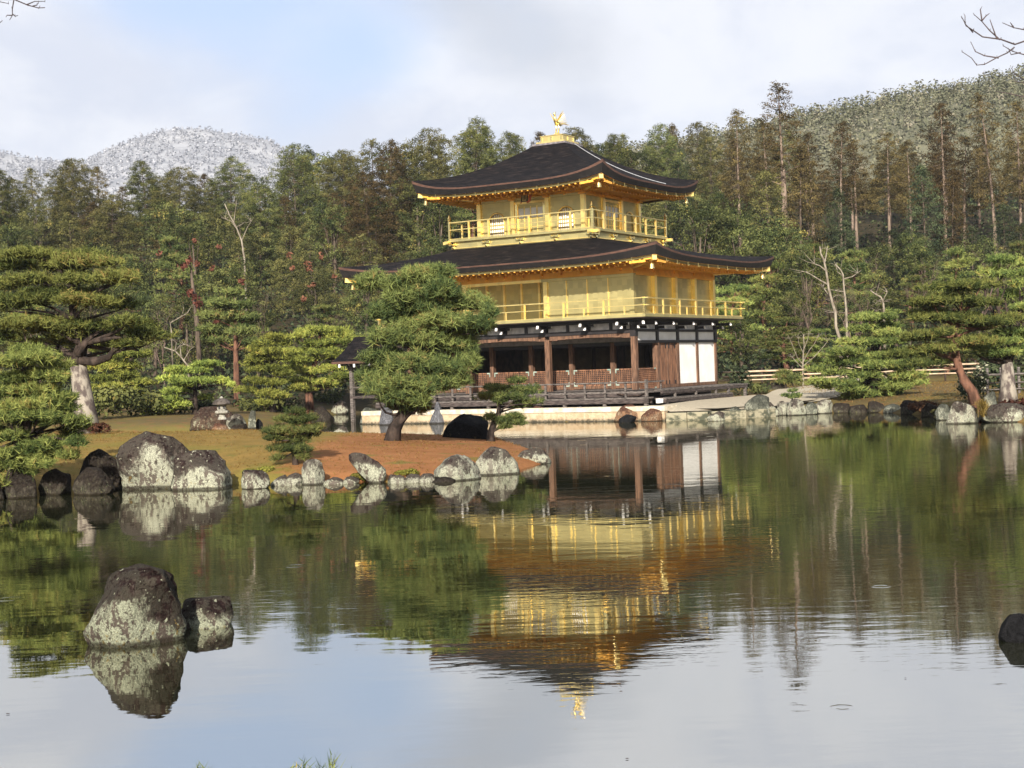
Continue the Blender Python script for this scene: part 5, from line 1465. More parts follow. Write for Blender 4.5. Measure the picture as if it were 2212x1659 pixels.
# ---- garden pines drawn pad by pad
def garden_pine(label, d, trunk, r0, r1, pads, leaf, L, W, k, dens, seed, barkm='bark_dark', thick=.8, zfoot=None, group=None, spread=.62, extra=True, name='pine_tree', flat=.70, upb=.75):
    rs = np.random.default_rng(seed)
    base = at(*trunk[0][:2], d); 
    root = empty(name, tuple(base))
    tag(root, label, 'pine tree', group)
    sc = d / F_PX
    pts = np.array([at(q[0], q[1], d + (q[2] if len(q) > 2 else 0)) for q in trunk]) - base
    dz_ = base[2] - gz(base[0], base[1])
    pts[0, 2] -= .25 + min(2.2, max(0, dz_))
    t = MB(); rr_ = np.linspace(r0, r1, len(pts)) * np.concatenate([[1.35], np.ones(len(pts) - 1)])
    ml = 0
    if barkm == 'bark_lich':
        ml = 1; kk = len(pts) // 2; t.tube(pts[:kk + 1], rr_[:kk + 1], 10); t.tube(pts[kk:], rr_[kk:] * .985, 10, 1)
    else: t.tube(pts, rr_, 10)
    P = []; D = []; T = []
    xs = [p[0] for p in pads]; half = (max(xs) - min(xs)) / 2 * sc * thick
    for i, (px, py, rx, ry) in enumerate(pads):
        for rep in range(2 if extra and rs.uniform() < .62 else 1):
            dz = rs.uniform(-.75, .15) * half if rep == 0 else rs.uniform(.25, .95) * half
            c = at(px, py, d + dz) - base
            if rep: c = c + np.array((rs.normal() * rx * sc * .5, 0, rs.normal() * ry * sc * .6))
            wx, wz = rx * sc * (.95 if rep == 0 else .8), ry * sc * flat
            n = int(dens * .74 * wx * max(wx, wz) * 3.1) + 12
            p, dd = pad_points(c, wx, wx * .85, wz, n, rs)
            P.append(p); D.append(dd); T.append(np.clip(np.full(len(p), rs.uniform(.25, .70)) + rs.normal(size=len(p)) * .17, 0, 1))
            j = int(np.argmin(np.linalg.norm(pts - (c - (0, 0, abs(c[2]) * .12)), axis=1) + (pts[:, 2] > c[2]) * 2 + (np.arange(len(pts)) == 0) * 3))
            limb(t, pts[j], c - (0, 0, wz * .35), max(r1 * .8, r0 * .24), .012, rs, -.03, 5, ml)
    t.build('trunk', [MAT[barkm], MAT['bark_dark']], root, True)
    V, F, ti = needles(np.concatenate(P), np.concatenate(D), L * 1.22, W * 1.35, k, rs, spread * .86, np.concatenate(T))
    mesh_obj('crown', V, F, MAT[leaf], root, tint=ti)
    return root
def A(f, pts): return [(f[0] + x * f[2], f[1] + y * f[2], *(q * f[2] for q in r)) for x, y, *r in pts]
C4 = (0, 493.7, .2645); C5 = (438.9, 548.6, .2315); C2 = (521.2, 795.5, .3224); C6 = (1590.9, 548.6, .2808); CS = (0, 850.3, .2853); C6b = (1975, 713.2, .1389); CT = (713.2, 493.7, .2645)

# the leaning island pine  (crop coordinates over the photograph)
P_ISL = surf(845, 952)
garden_pine('leaning dark trunked pine with a dense bushy crown on the island before the hall', P_ISL[1], [(843, 955), (853, 925, .0), (872, 893, .05), (903, 868, .1), (926, 838, .05), (936, 800, 0), (934, 750, -.1), (922, 700, 0), (908, 650, .1), (900, 610, 0)], .215, .045,
    [(928 + (x - 928) * .88, y, rx * 1.0, ry * 1.40) for x, y, rx, ry in [(905, 604, 52, 17), (958, 596, 30, 10), (850, 622, 40, 15), (870, 646, 56, 18), (960, 634, 50, 18), (905, 668, 62, 18), (992, 664, 36, 16), (838, 684, 46, 18), (1052, 662, 34, 12), (1074, 682, 20, 9), (975, 704, 60, 18), (880, 712, 56, 18), (1036, 712, 46, 17), (838, 740, 52, 18),
     (930, 752, 64, 20), (1012, 756, 48, 18), (806, 780, 42, 16), (880, 790, 62, 20), (965, 798, 62, 20), (1026, 792, 34, 15), (792, 816, 36, 13), (815, 830, 40, 14), (862, 838, 60, 17), (940, 842, 50, 17), (1004, 832, 36, 14), (800, 848, 34, 10), (848, 866, 36, 11), (900, 872, 36, 11), (880, 886, 26, 7)]],
    'lf_pine', .22, .018, 15, 200, 101, 'bark_dark', .60, spread=.62, flat=1.0)
P_LP = surf(188, 914)
garden_pine('tall spreading pine with a pale lichened trunk at the left of the island', 46.5, [(188, 918), (183, 880), (176, 835), (170, 795), (168, 775), (178, 745), (165, 700), (155, 650), (150, 600)], .36, .10,
    A(C4, [(730, 300, 330, 80), (480, 330, 200, 60), (930, 440, 260, 80), (620, 440, 180, 60), (230, 230, 260, 60), (120, 330, 200, 60), (240, 440, 240, 70), (560, 560, 260, 70), (300, 600, 280, 80), (720, 610, 260, 80), (1010, 640, 200, 70), (100, 640, 160, 60), (180, 800, 260, 70), (430, 800, 240, 70), (760, 830, 320, 80), (1020, 780, 200, 60), (1200, 880, 170, 60), (600, 900, 200, 60), (320, 960, 120, 40), (1060, 960, 180, 40), (60, 900, 120, 60)]),
    'lf_pinemid', .23, .024, 12, 85, 102, 'bark_lich', .8)
t = MB(); _b = at(188, 918, 46.5)
_r = np.random.default_rng(4)
for pts in ([(170, 780), (145, 781), (122, 772), (118, 752), (98, 742), (75, 748)], [(172, 778), (205, 782), (235, 772), (244, 758), (262, 748), (300, 757)], [(172, 770), (182, 742), (200, 725), (225, 712)]):
    t.tube([at(px, py, 46.3) - _b for px, py in pts], np.linspace(.15, .035, len(pts)), 7)
_lp = [o for o in bpy.data.objects if o.get('label', '').startswith('tall spreading pine')][0]
t.build('crooked_limb', MAT['bark_dark'], _lp, True)
garden_pine('low dense pine spilling over the water at the left edge of the island', 31.4, [(30, 1010), (45, 950), (70, 880), (60, 820), (50, 780)], .17, .05,
    A(C4, [(280, 1090, 260, 60), (90, 1120, 160, 60), (480, 1130, 150, 45), (330, 1220, 270, 55), (130, 1250, 180, 60), (500, 1240, 120, 40), (280, 1340, 280, 65), (80, 1370, 150, 60), (440, 1420, 240, 60), (200, 1470, 230, 60), (560, 1490, 120, 45), (300, 1550, 270, 65), (60, 1560, 140, 60), (520, 1590, 230, 55), (620, 1640, 120, 40)]) + A(CS, [(120, 340, 160, 50), (300, 420, 180, 55), (250, 490, 170, 60), (60, 480, 120, 50), (600, 390, 95, 50), (420, 380, 120, 45), (30, 690, 80, 60), (-30, 640, 60, 50), (100, 555, 170, 60), (320, 555, 150, 56), (540, 490, 110, 45), (200, 620, 120, 46), (420, 470, 110, 46)]) + [(-30, 850, 40, 22), (-40, 920, 45, 25), (-35, 970, 40, 24)],
    'lf_pinemid', .165, .015, 13, 170, 103, 'bark_dark', .7)
garden_pine('small bushy pine on the front slope of the island', surf(640, 1003)[1], A(C2, [(365, 640), (358, 560), (350, 480), (365, 400), (360, 320)]), .07, .03,
    A(C2, [(300, 350, 105, 32), (430, 360, 95, 40), (370, 300, 80, 28), (220, 430, 80, 26), (330, 430, 110, 40), (470, 420, 80, 36), (230, 480, 95, 32), (390, 490, 110, 42), (280, 550, 100, 34), (420, 550, 95, 36), (250, 610, 55, 24), (420, 600, 60, 22)]),
    'lf_pine', .125, .012, 13, 260, 104, 'bark_dark', .8)
garden_pine('small crooked pine beside the black humped rock at the right of the island', 44.3, A(C2, [(1665, 510), (1672, 430), (1700, 350), (1725, 300), (1728, 240), (1760, 170)]), .12, .05,
    A(C2, [(1850, 95, 85, 30), (1720, 140, 80, 26), (1800, 150, 110, 34), (1920, 170, 80, 32), (1690, 190, 100, 28), (1830, 205, 120, 36), (1960, 235, 70, 26), (1880, 255, 100, 26), (1740, 225, 70, 24), (1830, 330, 85, 26), (1760, 360, 90, 26), (1860, 375, 60, 20), (1780, 400, 60, 20), (1670, 340, 40, 22)]),
    'lf_pine', .15, .015, 13, 170, 105, 'bark_dark', .8)
# yellow green pines on the far bank at the left
zs = lambda px, py, d: d
garden_pine('yellow green pine behind the pale trunk of the tall spreading pine', 76, A(C4, [(950, 1500), (960, 1380), (940, 1250), (1000, 1100)]), .16, .05,
    A(C4, [(1090, 1045, 190, 42), (900, 980, 150, 40), (820, 1150, 150, 45), (1040, 1140, 150, 45), (830, 1240, 170, 45), (1020, 1210, 150, 40), (1150, 1270, 150, 40), (880, 1310, 190, 48), (1060, 1350, 180, 48), (800, 1400, 140, 40)]), 'lf_pineyel', .24, .035, 10, 60, 106)
garden_pine('layered bright yellow pine behind the stone lantern', 72, A(C4, [(1590, 1520), (1596, 1400), (1592, 1320), (1640, 1210), (1690, 1130)]), .14, .05,
    A(C4, [(1690, 1120, 150, 32), (1450, 1165, 110, 30), (1600, 1175, 130, 30), (1400, 1235, 120, 32), (1600, 1255, 190, 34), (1800, 1250, 100, 26), (1420, 1340, 110, 28), (1520, 1290, 90, 22), (1690, 1388, 90, 20), (1400, 1395, 100, 26), (1430, 1455, 150, 36), (1300, 1500, 130, 34), (1230, 1535, 70, 22), (1900, 1290, 40, 20)]), 'lf_pineyel', .22, .032, 10, 75, 107)
garden_pine('slender pine with a long straight bare trunk on the far bank', 86, A(C4, [(1940, 1370), (1930, 1200), (1925, 1000), (1930, 820), (1920, 700), (1900, 560)]), .20, .06,
    A(C4, [(1900, 540, 110, 50), (1800, 620, 130, 55), (1990, 640, 130, 55), (1750, 720, 140, 60), (1900, 730, 150, 55), (2040, 740, 120, 50), (1720, 840, 120, 50), (1980, 850, 150, 50), (1790, 930, 110, 45), (2060, 940, 110, 45), (1840, 640, 120, 50)]), 'lf_pine', .30, .045, 9, 40, 108, 'bark_red')
garden_pine('broad tiered pine on the far bank left of the fishing pavilion', 84, A(C5, [(1000, 1420), (985, 1300), (1000, 1150), (1050, 1000), (1080, 850), (1090, 740)]), .26, .06,
    A(C5, [(1090, 730, 230, 46), (1230, 770, 140, 36), (900, 780, 130, 36), (1300, 830, 170, 40), (1050, 850, 200, 44), (870, 930, 170, 50), (1100, 930, 210, 50), (960, 1010, 190, 50), (1250, 960, 140, 44), (1010, 1110, 190, 46), (1200, 1080, 150, 46), (1300, 1160, 160, 46), (930, 1190, 160, 46), (1130, 1210, 140, 42), (960, 1270, 130, 40)]), 'lf_pineyel', .26, .036, 10, 52, 109, 'bark_red')
garden_pine('bushy tiered pine right of the slender bare trunk', 80, A(C5, [(650, 1430), (640, 1300), (660, 1150), (640, 1000), (660, 880)]), .18, .05,
    A(C5, [(680, 790, 140, 34), (560, 850, 110, 34), (760, 850, 120, 36), (600, 920, 200, 46), (740, 980, 130, 40), (540, 1000, 130, 40), (620, 1090, 190, 46), (760, 1130, 120, 40), (520, 1200, 140, 42), (690, 1220, 150, 44), (600, 1310, 180, 46), (440, 1280, 90, 30), (730, 1340, 110, 36), (560, 1400, 110, 30)]), 'lf_pineyel', .25, .036, 10, 52, 110)
# pines on the right bank
garden_pine('leaning red trunked pine with wide layered boughs at the right shore', 50.5, A(C6b, [(1030, 1140), (900, 960), (770, 770), (695, 610), (665, 480), (640, 300), (625, 120), (650, -60), (700, -200)]), .20, .07,
    A(C6, [(1700, 265, 250, 42), (1880, 245, 150, 40), (1520, 380, 190, 42), (1700, 370, 170, 40), (1900, 390, 180, 46), (1420, 400, 110, 36), (1640, 510, 230, 44), (1850, 530, 200, 42), (1470, 500, 170, 36), (1980, 540, 180, 42), (1450, 635, 190, 36), (1600, 620, 130, 32), (1850, 690, 200, 46), (1520, 750, 220, 42), (1300, 790, 170, 40), (1420, 860, 170, 40)]),
    'lf_pinemid', .20, .022, 11, 95, 111, 'bark_red', .8)
garden_pine('wide low pine with stepped boughs over the right shore', 65, A(C6, [(1030, 1010), (1055, 900), (1085, 830), (1060, 750), (1095, 640), (1090, 520)]), .24, .06,
    A(C6, [(1050, 500, 165, 34), (1180, 500, 80, 28), (990, 585, 150, 36), (1170, 570, 110, 32), (870, 690, 110, 30), (1010, 700, 120, 36), (1180, 690, 130, 36), (800, 765, 100, 34), (1240, 770, 150, 40), (920, 840, 140, 38), (1060, 870, 120, 36), (1260, 870, 150, 42), (760, 920, 130, 36), (1000, 945, 160, 40), (680, 1000, 130, 36), (860, 1010, 110, 32), (1150, 1010, 140, 40), (1020, 1090, 160, 36), (1320, 950, 150, 44), (900, 1100, 90, 26), (760, 840, 90, 28), (880, 760, 110, 30), (1330, 860, 120, 36), (1180, 620, 120, 30), (1100, 800, 130, 34), (880, 1055, 120, 30), (1250, 1040, 140, 36), (1150, 1085, 120, 30), (1380, 1000, 120, 34)]), 'lf_pinemid', .22, .028, 10, 90, 112, 'bark_dark', flat=.88)
garden_pine('thick grey trunked pine at the right edge of the photo', 52, A(C6b, [(1460, 1060), (1455, 850), (1450, 650), (1440, 500), (1500, 380), (1560, 200)]), .30, .12,
    A(C6b, [(1250, 400, 260, 60), (1500, 380, 260, 60), (1080, 300, 200, 60), (1400, 200, 250, 70), (1600, 180, 180, 70), (1650, 330, 150, 60), (1500, 60, 240, 70), (1150, 180, 180, 60), (900, 260, 180, 60), (1750, 60, 150, 80)]) + A(C6, [(2100, 170, 150, 50), (2180, 250, 90, 44), (2100, 330, 110, 44), (2190, 420, 90, 40), (2060, 60, 130, 44), (2230, 80, 110, 50)]), 'lf_pinemid', .20, .022, 11, 95, 113, 'bark_lich', .8)
garden_pine('tiny flat topped pine on the pale shore stone by the path', 62, [(1712, 866), (1711, 856), (1712, 848)], .04, .02, [(1712, 846, 13, 5), (1700, 856, 14, 5), (1724, 855, 14, 5), (1712, 860, 18, 5)], 'lf_pine', .12, .02, 10, 160, 114, extra=False)
garden_pine('small round pine beside the rail fence right of the hall', 76, [(1697, 838), (1697, 825), (1697, 812)], .05, .02, [(1697, 806, 18, 8), (1686, 816, 20, 9), (1707, 818, 20, 9), (1697, 826, 24, 9)], 'lf_pine', .16, .025, 10, 110, 115, extra=False)

# ---- forest kinds
K = {}
K['cedar'] = [conifer('cedar_tree', 12, .14, 2.5, 'lf_cedar', 21, dome=.55), conifer('cedar_tree', 13, .18, 2.2, 'lf_cedar', 22, dome=.4)]
K['cypress'] = [conifer('cypress_tree', 12, .10, 2.9, 'lf_cypress', 23, dome=.9), conifer('cypress_tree', 11, .08, 3.3, 'lf_cypress', 24, dome=.95), conifer('cypress_tree', 12, .12, 2.6, 'lf_cypress', 123, dome=.7)]
K['tall'] = [conifer('tall_cedar_tree', 18, .42, 2.5, 'lf_cedar', 25, nb=130, barkm='bark_tall', dome=.75, droop=.4), conifer('tall_cedar_tree', 19, .36, 2.2, 'lf_cedar', 26, nb=130, barkm='bark_tall', dome=.6, droop=.4), conifer('tall_cedar_tree', 18, .52, 2.2, 'lf_cedar', 27, nb=100, barkm='bark_tall', dome=.6, droop=.4)]
K['big'] = [conifer('great_cypress_tree', 15, .06, 4.6, 'lf_cypress', 61, nb=300, dome=1.0, cr=.52), conifer('great_cypress_tree', 15, .08, 4.2, 'lf_broad', 62, nb=280, dome=.9, cr=.52), conifer('great_cypress_tree', 15, .06, 4.0, 'lf_cedar', 63, nb=270, dome=.7, cr=.50)]
K['fir'] = [conifer('fir_tree', 12, .08, 2.5, 'lf_deep', 28, dome=.6), conifer('fir_tree', 12, .10, 2.3, 'lf_deep', 29, dome=.45)]
K['broad'] = [broadleaf('evergreen_tree', 8, 2.7, 'lf_broad', 31), broadleaf('evergreen_tree', 9, 2.5, 'lf_broad', 32), broadleaf('evergreen_tree', 7, 3.0, 'lf_broad', 33)]
K['olive'] = [broadleaf('olive_green_tree', 8, 2.6, 'lf_cypress', 34)]
K['pine'] = [generic_pine('red_pine_tree', 9, 2.6, 'lf_pine', 35, .36, 22, .32, .34, .06, 8, 46), generic_pine('red_pine_tree', 10, 2.5, 'lf_pine', 36, .40, 22, .36, .34, .06, 8, 46), generic_pine('red_pine_tree', 7, 2.8, 'lf_pinemid', 37, .30, 20, .26, .32, .055, 8, 46)]
MAT['bark_brush'] = simple('brown_winter_brush', (.075, .052, .042), (.16, .115, .095), 5, .95, bmp=0, spec=.05)
K['brush'] = [bare_tree('twiggy_tree', 6, 43, 'bark_brush', .42, 6, .05, .5, 2.5), bare_tree('twiggy_tree', 5, 44, 'bark_brush', .45, 6, .045, .4, 2.5)]
K['bare'] = [bare_tree('bare_tree', 7, 41), bare_tree('bare_tree', 8, 42, depth=5)]
KIND_WORDS = dict(cedar=('brown tinged cedar', 'cedar tree'), cypress=('olive green cypress', 'cypress tree'), tall=('tall cedar with a long bare trunk', 'cedar tree'), big=('broad domed cypress', 'cypress tree'), fir=('dark green fir', 'fir tree'), broad=('rounded leafy evergreen', 'evergreen tree'), olive=('rounded olive tinted tree', 'evergreen tree'), pine=('feathery red pine', 'pine tree'), bare=('leafless pale branched tree', 'bare tree'), brush=('bare brown twiggy tree', 'bare tree'))
_used = {}
FOREST = []
def plant(kind, x, y, H, v=None, label=None):
    lst = K[kind]; i = (_used.get(kind, 0)) if v is None else v; _used[kind] = _used.get(kind, 0) + 1
    proto = lst[i % len(lst)]
    h0 = {'cedar': (12, 13), 'cypress': (12, 11, 12), 'tall': (18, 19, 18), 'fir': (12, 12), 'big': (15, 15, 15), 'broad': (8, 9, 7), 'olive': (8,), 'pine': (9, 10, 7), 'bare': (7, 8), 'brush': (6, 5)}[kind][i % len(lst)]
    s = H / h0; z = float(land_h(np.array([x]), np.array([y]))[0]) - .15
    wv = max(.72, min(1.25, s)) if kind not in ('tall',) else max(.85, min(1.15, s))
    if proto.get('placed'):
        o = tree_copy(proto, (x, y, z), random.uniform(0, 6.28), (wv, wv, s))
    else:
        o = proto; o['placed'] = 1; o.location = (x, y, z); o.rotation_euler = (0, 0, random.uniform(0, 6.28)); o.scale = (wv, wv, s)
    FOREST.append([o, kind, x, y, z, H, label])
    return o
random.seed(11)
SKY = np.array([(-80, 365), (0, 362), (60, 372), (110, 350), (160, 342), (215, 352), (245, 408), (300, 392), (345, 362), (400, 380), (440, 372), (520, 372), (600, 350), (640, 310), (690, 320), (740, 330), (800, 297), (850, 312), (920, 277), (965, 292), (1030, 255), (1080, 285), (1150, 287), (1250, 275), (1330, 288), (1400, 275), (1450, 262), (1500, 258), (1560, 245), (1600, 232), (1640, 240), (1700, 210), (1760, 272), (1860, 290), (1900, 272), (1960, 250), (2040, 225), (2100, 242), (2150, 205), (2212, 215), (2300, 225)], float)
def top_at(px, d, py):                    # world height that shows at photo row py
    return at(px, py, d)[2]
rs_ = random.Random(21)
def row(d, px0, px1, step, kinds, top=None, jit=.35, hmin=5, hmax=19):
    px = px0 + rs_.uniform(0, step)
    while px < px1:
        q = px + rs_.uniform(-jit, jit) * step; dd = d * (1 + rs_.uniform(-.025, .025))
        p = at(q, 500, dd)
        zg = float(land_h(np.array([p[0]]), np.array([p[1]]))[0])
        ty = np.interp(q, SKY[:, 0], SKY[:, 1]) + rs_.uniform(-4, 16) if top is None else top(q) + rs_.uniform(-28, 28)
        Hh = max(hmin, min(hmax, top_at(q, dd, ty) - zg))
        k = rs_.choice(kinds)
        plant(k, p[0], p[1], Hh * (1.0 if k != 'bare' else .8))
        px += step
# left and middle: from the skyline down to the far bank
row(172, -60, 1560, 62, ['cypress', 'cypress', 'cypress', 'cedar', 'broad'])
for px, dd_, ty, v in ((10, 150, 366, 1), (158, 148, 341, 0), (388, 150, 360, 0), (318, 155, 392, 1), (500, 160, 370, 1), (640, 150, 309, 1), (745, 152, 322, 0), (845, 148, 305, 2), (930, 150, 276, 0), (1030, 152, 256, 1), (1110, 158, 285, 1), (1250, 154, 275, 0), (1340, 158, 288, 1), (1440, 156, 266, 1), (800, 128, 372, 2), (560, 135, 395, 1), (240, 132, 420, 0)):
    p = at(px, 500, dd_); zg = float(land_h(np.array([p[0]]), np.array([p[1]]))[0]); plant('big', p[0], p[1], max(9, min(19, top_at(px, dd_, ty) - zg)), v)
row(158, -60, 1560, 76, ['cypress', 'cypress', 'broad', 'cypress', 'fir'], lambda q: np.interp(q, SKY[:, 0], SKY[:, 1]) + 42)
row(145, -60, 1020, 92, ['cypress', 'broad', 'olive', 'cedar', 'pine'], lambda q: np.interp(q, SKY[:, 0], SKY[:, 1]) + 95)
row(145, 1330, 1540, 90, ['fir', 'cypress', 'fir'], lambda q: 345)
row(130, -60, 980, 100, ['cypress', 'broad', 'olive', 'broad', 'cypress'], lambda q: 485 - .05 * q)
row(130, 1350, 1560, 100, ['broad', 'cypress'], lambda q: 400)
row(117, -60, 960, 108, ['broad', 'olive', 'broad', 'pine', 'cypress'], lambda q: 535 - .04 * q)
row(117, 1360, 1620, 104, ['broad', 'pine'], lambda q: 455)
row(105, -60, 920, 116, ['broad', 'olive', 'pine', 'broad'], lambda q: 590 - .03 * q)
row(95, -60, 860, 120, ['broad', 'pine', 'broad', 'olive'], lambda q: 650 - .02 * q, hmin=3.5)
# right: cedars with bare trunks before a dark wood, pines and evergreens in front
row(182, 1500, 2330, 76, ['fir', 'cedar'], lambda q: np.interp(q, SKY[:, 0], SKY[:, 1]) + 96)
row(166, 1520, 2330, 84, ['cedar', 'cypress', 'cedar'], lambda q: np.interp(q, SKY[:, 0], SKY[:, 1]) + 82)
row(150, 1560, 2330, 78, ['tall', 'cedar', 'tall'], lambda q: np.interp(q, SKY[:, 0], SKY[:, 1]) + 72)
for px, d, ty, v in ((1598, 138, 236, 0), (1660, 142, 262, 1), (1757, 140, 288, 1), (1816, 132, 262, 2), (1850, 138, 300, 0), (1921, 135, 284, 0), (1969, 140, 304, 1), (2042, 134, 222, 0), (2083, 138, 290, 1), (2150, 132, 196, 1), (2206, 136, 216, 0), (2260, 134, 226, 1)):
    p = at(px, 500, d); zg = float(land_h(np.array([p[0]]), np.array([p[1]]))[0]); plant('tall', p[0], p[1], top_at(px, d, ty) - zg, v)
row(122, 1600, 2330, 96, ['fir', 'fir', 'broad'], lambda q: 478)
row(126, 1580, 2330, 108, ['cypress', 'cedar', 'cypress', 'fir'], lambda q: 395 + 60 * math.sin(q * .021), jit=.6)
row(112, 1640, 2320, 108, ['pine', 'broad', 'broad', 'pine'], lambda q: 500)
row(104, 1430, 2320, 104, ['pine', 'pine', 'broad'], lambda q: 545)
row(95, 1500, 2320, 110, ['pine', 'broad', 'pine'], lambda q: 622, hmin=4)
row(87, 1555, 1800, 72, ['pine', 'broad'], lambda q: 700, hmin=3)
row(87, 1960, 2320, 80, ['pine', 'broad'], lambda q: 690, hmin=3)
for px, dd_, H_ in ((1770, 88, 6), (1838, 90, 6.5), (1895, 91, 6), (1730, 93, 6.5), (1960, 96, 7), (2105, 100, 8), (2180, 98, 7.5), (345, 92, 6.5), (560, 97, 6.5), (470, 101, 6.5), (180, 108, 7), (655, 92, 6)):
    p = at(px, 500, dd_); plant('brush', p[0], p[1], H_)
# the great snag-topped cedar
p = at(1700, 630, 128); zg = float(land_h(np.array([p[0]]), np.array([p[1]]))[0])
G = conifer('great_cedar_tree', 21, .52, 2.6, 'lf_cedar', 51, nb=85, barkm='bark_tall', dome=.6, droop=.1)
G.location = (p[0], p[1], zg); G.scale = (1.05, 1.05, (top_at(1706, 128, 182) - zg) / 21)
tag(G, 'tallest cedar with broken bare limbs on its thick pale trunk right of the hall', 'cedar tree')
g = MB()
for z, dx, up in ((10.3, -1.1, .5), (9.0, .75, .3), (8.2, -.55, .45), (11.6, 1.3, .7), (6.9, .9, .0)):
    g.tube([(0, 0, z), (dx * .5, -.2, z + up * .4), (dx, -.3, z + up)], [.10, .07, .03], 6)
g.tube([(0, 0, 0), (.02, 0, 6), (.0, 0, 12)], [.34, .26, .20], 10)
g.build('broken_limbs', MAT['bark_tall'], G, True)
# leafless trees the photo shows clearly
def bare_drawn(label, d, limbs, barkm='bark_pale', r=.10, name='bare_tree', dz=.8):
    rs = np.random.default_rng(len(label)); base = at(*limbs[0][0], d); root = empty(name, tuple(base)); tag(root, label, 'bare tree')
    t = MB(); b = MB()
    for i, pts in enumerate(limbs):
        e = rs.uniform(-dz, dz) if i else 0
        q = [at(px, py, d + e * j / max(1, len(pts) - 1)) - base for j, (px, py) in enumerate(pts)]
        if i == 0: q.insert(0, q[0] - np.array((0, 0, max(.2, base[2] - gz(base[0], base[1]) + .2))))
        rr = r if i == 0 else r * .42
        (t if i == 0 else b).tube(q, np.linspace(rr, rr * .35, len(q)), 6)
        for k in range(5 if i else 8):
            a = q[-1] * .6 + q[-2] * .4 if i else q[rs.integers(1, len(q))]
            dd = unit(rs.normal(size=3) * (1, 1, .5) + np.array((0, 0, .5))) * rs.uniform(.4, 1.1) * r * 9
            b.tube([a, a + dd * .5 + rs.normal(size=3) * .05, a + dd], [r * .16, r * .12, r * .05], 4)
    t.build('trunk', MAT[barkm], root, True); b.build('branches', MAT[barkm], root)
    return root
bare_drawn('pale leafless tree leaning left with forked limbs right of the hall', 84, [A(C6, [(800, 670), (765, 560), (760, 450), (730, 350), (710, 270), (690, 130), (670, 40), (650, 0), (640, -60)]), A(C6, [(712, 240), (640, 200), (560, 150), (500, 130)]), A(C6, [(690, 130), (640, 90), (575, 68)]), A(C6, [(735, 340), (690, 290), (650, 230)]), A(C6, [(680, 60), (690, 10), (700, -60)])], r=.11)
bare_drawn('second pale leafless tree with upright limbs beside the leaning one', 86, [A(C6, [(848, 560), (845, 450), (835, 330), (825, 250), (820, 160), (800, 120), (760, 80)]), A(C6, [(830, 290), (780, 285), (730, 275)]), A(C6, [(830, 190), (890, 175), (960, 125)]), A(C6, [(822, 170), (780, 140), (755, 60)])], r=.085)
bare_drawn('white barked leafless tree left of the red trunked pine crown', 80, [A(C6, [(1135, 520), (1135, 440), (1128, 370), (1110, 330), (1070, 310), (1030, 280)]), A(C6, [(1125, 370), (1150, 310), (1165, 285)]), A(C6, [(1110, 365), (1075, 355)]), A(C6, [(1130, 480), (1090, 450), (1060, 430)])], 'paper' if 0 else 'bark_pale', r=.08)
bare_drawn('small fan shaped leafless tree by the rail fence', 80, [A(C6, [(512, 975), (510, 900), (512, 800), (520, 700), (515, 620)]), A(C6, [(512, 850), (470, 800), (430, 700), (395, 620)]), A(C6, [(513, 830), (560, 740), (600, 690), (640, 610)]), A(C6, [(515, 860), (600, 790), (680, 700), (720, 640)]), A(C6, [(513, 760), (480, 690), (470, 620)]), A(C6, [(516, 740), (550, 650), (555, 590)]), A(C6, [(512, 880), (460, 830), (410, 770)])], 'bark_pale', r=.055)
bare_drawn('grey leafless tree with spreading boughs in the left forest', 112, [[(528, 560), (522, 520), (510, 490), (496, 465), (485, 440)], [(515, 500), (500, 478), (478, 470)], [(522, 520), (535, 490), (548, 470)], [(505, 480), (508, 455), (512, 430)]], 'bark_pale', r=.09)
bare_drawn('pale dead branches at the foot of the left forest', 90, A2 if 0 else [A(C4, [(1540, 1130), (1480, 1050), (1430, 1000), (1340, 970)]), A(C4, [(1480, 1050), (1470, 960), (1520, 940)]), A(C4, [(1500, 1080), (1550, 990), (1590, 960)]), A(C4, [(1430, 1000), (1440, 930), (1400, 900)])], 'bark_pale', r=.08)
bare_drawn('white zigzag dead limb among the red leaves of the left forest', 94, [A(C4, [(1400, 830), (1390, 770), (1480, 720), (1530, 690), (1560, 640)]), A(C4, [(1480, 720), (1500, 660), (1490, 600)])], 'bark_pale', r=.055)
# red leaves
def leaf_patch(name, label, cat, d, spots, leaf, card, n, seed):
    rs = np.random.default_rng(seed); C = []
    base = at(spots[0][0], spots[0][1], d)
    for px, py, rr in spots:
        q = at(px, py, d) - base; C.append(q + rs.normal(size=(int(n * .6), 3)) * rr * .8 * d / F_PX * np.array((.5, .5, .55)))
    V, F, ti = cards(np.concatenate(C), card, rs, .2)
    o = mesh_obj(name, V, F, MAT[leaf], tint=ti, loc=tuple(base)); tag(o, label, cat); return o
leaf_patch('red_vine', 'red leaved vine hanging over a grey dead trunk in the left forest', 'vine', 92, A(C4, [(1590, 560, 40), (1560, 520, 40), (1620, 610, 40), (1555, 265, 34), (1500, 310, 34)]), 'lf_red', .16, 60, 61)
leaf_patch('red_vine', 'upper scatter of red leaves in the left forest above the zigzag limb', 'vine', 99, A(C4, [(1300, 205, 34), (1610, 290, 26), (1730, 330, 26), (1590, 100, 20), (1790, 150, 20)]), 'lf_red', .16, 36, 62)
leaf_patch('red_vine', 'lower scatter of red leaves in the left forest near the slender pine', 'vine', 88, A(C4, [(1760, 770, 30), (1750, 930, 28), (1770, 670, 22), (1970, 430, 24)]), 'lf_red', .16, 36, 63)
leaf_patch('red_vine', 'red leaves hanging in the forest left of the hall roof tip', 'vine', 97, A(C5, [(800, 20, 36), (1105, 30, 34), (970, 90, 34), (990, 140, 34), (830, 140, 24), (1220, 210, 24), (1020, 290, 24), (940, 420, 24)]), 'lf_red', .15, 44, 64)
